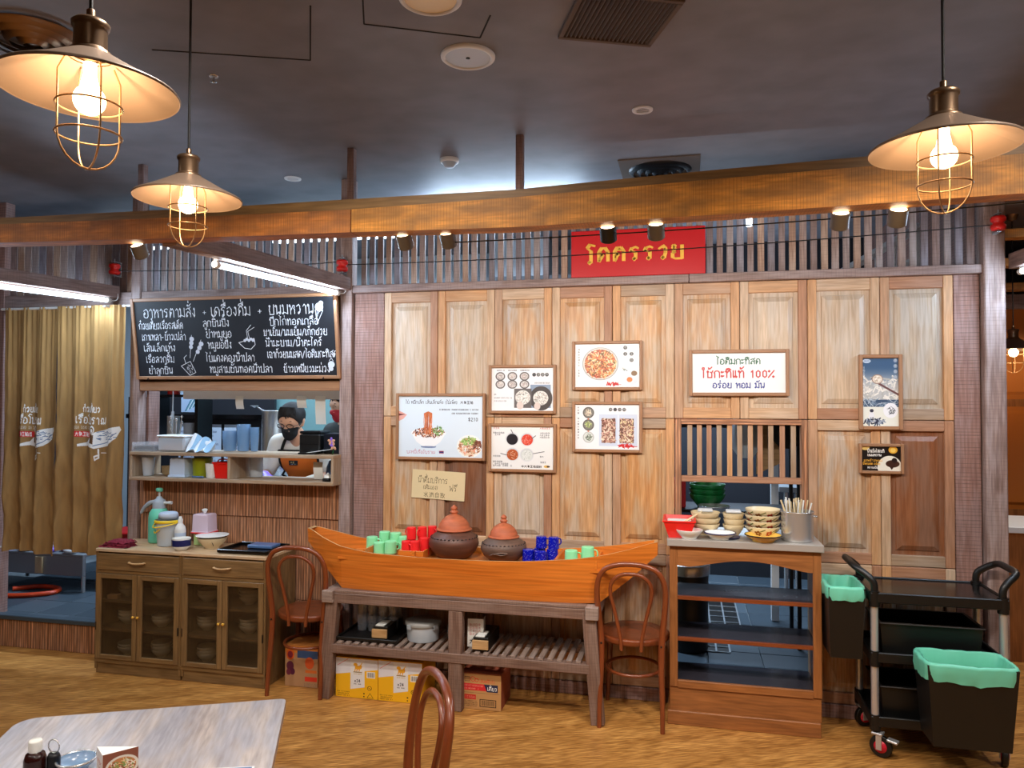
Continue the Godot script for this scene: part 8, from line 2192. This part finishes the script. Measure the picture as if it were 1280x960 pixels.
func figure(label: String, at: Vector3, turn: float, H: Transform3D, J: Dictionary, shirt: Material, mask: Material, apron: bool, cell: float) -> Node3D:
	var t := thing("person", label, "person", at)
	t.rotation.y = turn
	var neck: Vector3 = J.neck
	var torso := torso_of(J)
	var arms := [[J.sl, J.el, 0.052, 0.040], [J.el, J.wl, 0.040, 0.027], [J.sr, J.er, 0.052, 0.040], [J.er, J.wr, 0.040, 0.027]]
	var legs := [[J.hip + Vector3(-0.09, -0.02, 0), Vector3(-0.10, 0.42, J.hip.z * 0.4 + 0.03), 0.085, 0.058], [Vector3(-0.10, 0.42, J.hip.z * 0.4 + 0.03), Vector3(-0.11, 0.07, -0.02), 0.056, 0.04], [Vector3(-0.11, 0.035, -0.03), Vector3(-0.12, 0.03, 0.12), 0.036, 0.03], [J.hip + Vector3(0.09, -0.02, 0), Vector3(0.10, 0.42, J.hip.z * 0.4 + 0.03), 0.085, 0.058], [Vector3(0.10, 0.42, J.hip.z * 0.4 + 0.03), Vector3(0.11, 0.07, -0.02), 0.056, 0.04], [Vector3(0.11, 0.035, -0.03), Vector3(0.12, 0.03, 0.12), 0.036, 0.03]]
	var b := MB.new()
	nets(b, torso + arms + legs + [[neck - Vector3(0, 0.03, 0.01), H * Vector3(0, -0.05, -0.02), 0.054, 0.05]], 0.045, cell)
	nets(b, moved(H, HEAD) + [[neck, H * Vector3(0, -0.05, -0.02), 0.050, 0.05]], 0.022, 0.0065)
	part(t, "body", b.done(), M.skin)
	# clothing
	b = MB.new()
	var sl := [[J.sl, (J.sl as Vector3).lerp(J.el, 0.86), 0.064, 0.062], [J.sr, (J.sr as Vector3).lerp(J.er, 0.86), 0.064, 0.062]]
	nets(b, fat(torso, 0.011) + sl, 0.045, cell, [[Vector3(0, 0.96, 0.26).normalized(), Vector3(0, 0.96, 0.26).normalized().dot(neck + Vector3(0, 0.045, 0.02))]])
	part(t, "shirt", b.done(), shirt)
	b = MB.new()
	nets(b, fat(legs, 0.012) + [[J.hip + Vector3(-0.06, 0, 0), J.hip + Vector3(0.06, 0, 0), 0.13, 0.13]], 0.04, 0.02, [[Vector3(0, -1, 0), -0.08], [Vector3.UP, J.hip.y + 0.06]])
	part(t, "trousers", b.done(), M.black_cloth)
	var hp := Vector3(0, -0.5, 0.866)
	var hb := H.basis
	b = MB.new()
	nets(b, moved(H, [[Vector3(0, 0.044, -0.024), Vector3(0, 0.036, 0.0), 0.094, 0.092], [Vector3(0, -0.01, -0.05), Vector3(0, -0.035, -0.05), 0.066, 0.055]]), 0.02, 0.006, [[hb * hp, (hb * hp).dot(H * Vector3(0, 0.078, 0.088))], [hb * Vector3(0, -1, 0), (hb * Vector3(0, -1, 0)).dot(H * Vector3(0, -0.06, 0))]])
	for k in 16:
		var a := -0.9 + k * 0.12
		b.tube([H * Vector3(sin(a) * 0.055, 0.12, 0.045), H * Vector3(sin(a) * 0.074, 0.088, 0.080 - absf(a) * 0.03), H * Vector3(sin(a) * 0.078 + 0.004 * (k % 3), 0.070 - 0.0055 * ((k * 7) % 5), 0.086 - absf(a) * 0.034)], [0.012, 0.011, 0.004], 6)
	part(t, "hair", b.done(), M.hair)
	b = MB.new()
	nets(b, moved(H, [[Vector3(0, -0.022, 0.026), Vector3(0, -0.058, 0.034), 0.066, 0.055], [Vector3(0, -0.075, 0.040), Vector3(0, -0.088, 0.050), 0.039, 0.031], [Vector3(0, -0.02, 0.086), Vector3(0, -0.036, 0.100), 0.014, 0.018]]), 0.03, 0.0055, [[hb * Vector3(0, 1, 0), (hb * Vector3(0, 1, 0)).dot(H * Vector3(0, -0.018, 0))], [hb * Vector3(0, 0, -1), (hb * Vector3(0, 0, -1)).dot(H * Vector3(0, 0, 0.012))]])
	for s in [-1, 1]: b.tube([H * Vector3(s * 0.066, -0.04, 0.03), H * Vector3(s * 0.086, -0.005, -0.012)], 0.0018, 5)
	part(t, "face_mask", b.done(), mask)
	for s in [-1, 1]:
		part(t, "eye", mb().lathe([Vector2(0, -0.006), Vector2(0.011, 0.0), Vector2(0, 0.006)], 10, H * Vector3(s * 0.031, 0.006, 0.080), hb).done(), M.black_gloss)
		part(t, "eyebrow", mb().tube([H * Vector3(s * 0.016, 0.030, 0.091), H * Vector3(s * 0.034, 0.034, 0.088), H * Vector3(s * 0.048, 0.028, 0.078)], [0.002, 0.003, 0.0015], 6).done(), M.hair)
	return t

func people() -> void:
	# the cook bending over the counter
	var H := Transform3D(Basis(Vector3.UP, 0.10) * Basis(Vector3.RIGHT, 0.30) * Basis(Vector3.BACK, -0.05), Vector3(-0.025, 1.372, 0.155))
	var J := {"hip": Vector3(0, 0.86, -0.10), "chest": Vector3(0, 1.10, -0.01), "neck": Vector3(-0.005, 1.262, 0.075), "sl": Vector3(-0.185, 1.205, 0.03), "sr": Vector3(0.185, 1.205, 0.03), "el": Vector3(-0.265, 0.99, 0.09), "er": Vector3(0.26, 0.985, 0.08), "wl": Vector3(-0.155, 0.985, 0.245), "wr": Vector3(0.16, 0.975, 0.225)}
	var t := figure("person in white shirt, orange apron and black mask looking down at the kitchen counter", Vector3(-2.70, 0.205, -0.55), 0.0, H, J, M.shirt_white, M.black_cloth, true, 0.013)
	# orange apron cut from the same form as the shirt, a little fuller, with black binding
	var tor := fat(torso_of(J), 0.022)
	var b := MB.new()
	nets(b, tor, 0.045, 0.011, [[Vector3(0, 0.375, -1.0), 0.40], [Vector3.UP, 1.168], [Vector3.RIGHT, 0.150], [Vector3.LEFT, 0.150], [Vector3.DOWN, -0.80]])
	part(t, "apron", b.done(), M.apron)
	for s in [-1, 1]:
		var ed := []
		for r in 12: ed.append(Vector3(s * 0.150, 1.165 - r * 0.03, front(tor, s * 0.150, 1.165 - r * 0.03)))
		part(t, "apron_binding", mb().tube(ed, 0.010, 6).done(), M.black_cloth)
		var sp := []
		for r in 6: sp.append(Vector3(s * lerpf(0.125, 0.078, r / 5.0), 1.160 + r * 0.020, front(tor, s * lerpf(0.125, 0.078, r / 5.0), 1.160 + r * 0.020)))
		sp.append(Vector3(s * 0.062, 1.292, 0.02))
		part(t, "apron_strap", mb().tube(sp, 0.011, 7).done(), M.black_cloth)
	var eb := []
	for r in 13: eb.append(Vector3(-0.15 + r * 0.025, 1.166, front(tor, -0.15 + r * 0.025, 1.166)))
	part(t, "apron_binding", mb().tube(eb, 0.007, 6).done(), M.black_cloth)
	var lc := Canvas.new(96, 48, Color(0.05, 0.05, 0.05))
	write(lc, "大王", 18, 26, 14, 2.2, Color(0.9, 0.8, 0.5), 44); small_print(lc, 22, 42, 50, 9, Color(0.85, 0.85, 0.85))
	var lb := MB.new()
	lb.poly([Vector3(-0.035, 0, 0), Vector3(0.035, 0, 0), Vector3(0.035, 0.034, 0), Vector3(-0.035, 0.034, 0)], Vector3(0, 0, 1), [Vector2(0, 1), Vector2(1, 1), Vector2(1, 0), Vector2(0, 0)])
	part(t, "apron_patch", lb.done(), picture("apron_patch", lc.im, 0.8), Vector3(-0.02, 1.062, front(tor, -0.02, 1.075) + 0.004), Vector3(0.10, 0, 0))
	# gloved hands
	for s in [-1, 1]:
		var wr: Vector3 = J.wl if s < 0 else J.wr
		var d := Vector3(-s * 0.55, -0.12, 0.45).normalized()
		b = MB.new()
		nets(b, hand_bones(wr, d, float(s)) + [[wr - d * 0.05, wr, 0.034, 0.028]], 0.008, 0.0045)
		part(t, "glove", b.done(), M.glove if s < 0 else M.clear_glove if M.has("clear_glove") else mat("clear_glove", Color(0.86, 0.80, 0.72), 0.4))
	# glasses
	var gb := mb()
	for s in [-1, 1]:
		var rg := []
		for i in 16: rg.append(H * Vector3(s * 0.033 + cos(TAU * i / 16.0) * 0.024, 0.002 + sin(TAU * i / 16.0) * 0.016, 0.104))
		gb.tube(rg, 0.0026, 5, true)
		gb.tube([H * Vector3(s * 0.057, 0.004, 0.102), H * Vector3(s * 0.084, 0.006, 0.06), H * Vector3(s * 0.09, 0.004, -0.005)], 0.0014, 5)
	gb.tube([H * Vector3(-0.009, 0.004, 0.105), H * Vector3(0.009, 0.004, 0.105)], 0.0014, 5)
	part(t, "glasses", gb.done(), M.dark_steel)
	# the second cook, half hidden by the window post
	var H2 := Transform3D(Basis(Vector3.RIGHT, 0.1), Vector3(0, 1.478, 0.04))
	var J2 := {"hip": Vector3(0, 0.88, 0), "chest": Vector3(0, 1.13, 0.0), "neck": Vector3(0, 1.33, 0.0), "sl": Vector3(-0.18, 1.27, 0.0), "sr": Vector3(0.18, 1.27, 0.0), "el": Vector3(-0.24, 1.02, 0.02), "er": Vector3(0.24, 1.02, 0.02), "wl": Vector3(-0.20, 0.90, 0.16), "wr": Vector3(0.20, 0.90, 0.16)}
	var t2 := figure("person in dark clothes and a red mask half hidden by the kitchen window post", Vector3(-2.63, 0.205, -1.08), -0.5, H2, J2, M.dark_shirt if M.has("dark_shirt") else mat("dark_shirt", Color(0.17, 0.18, 0.17), 0.85), M.mask_red, false, 0.018)
	for s in [-1, 1]:
		b = MB.new()
		nets(b, hand_bones(J2.wl if s < 0 else J2.wr, Vector3(-s * 0.2, -0.3, 0.9).normalized(), float(s)), 0.008, 0.006)
		part(t2, "glove", b.done(), M.glove)
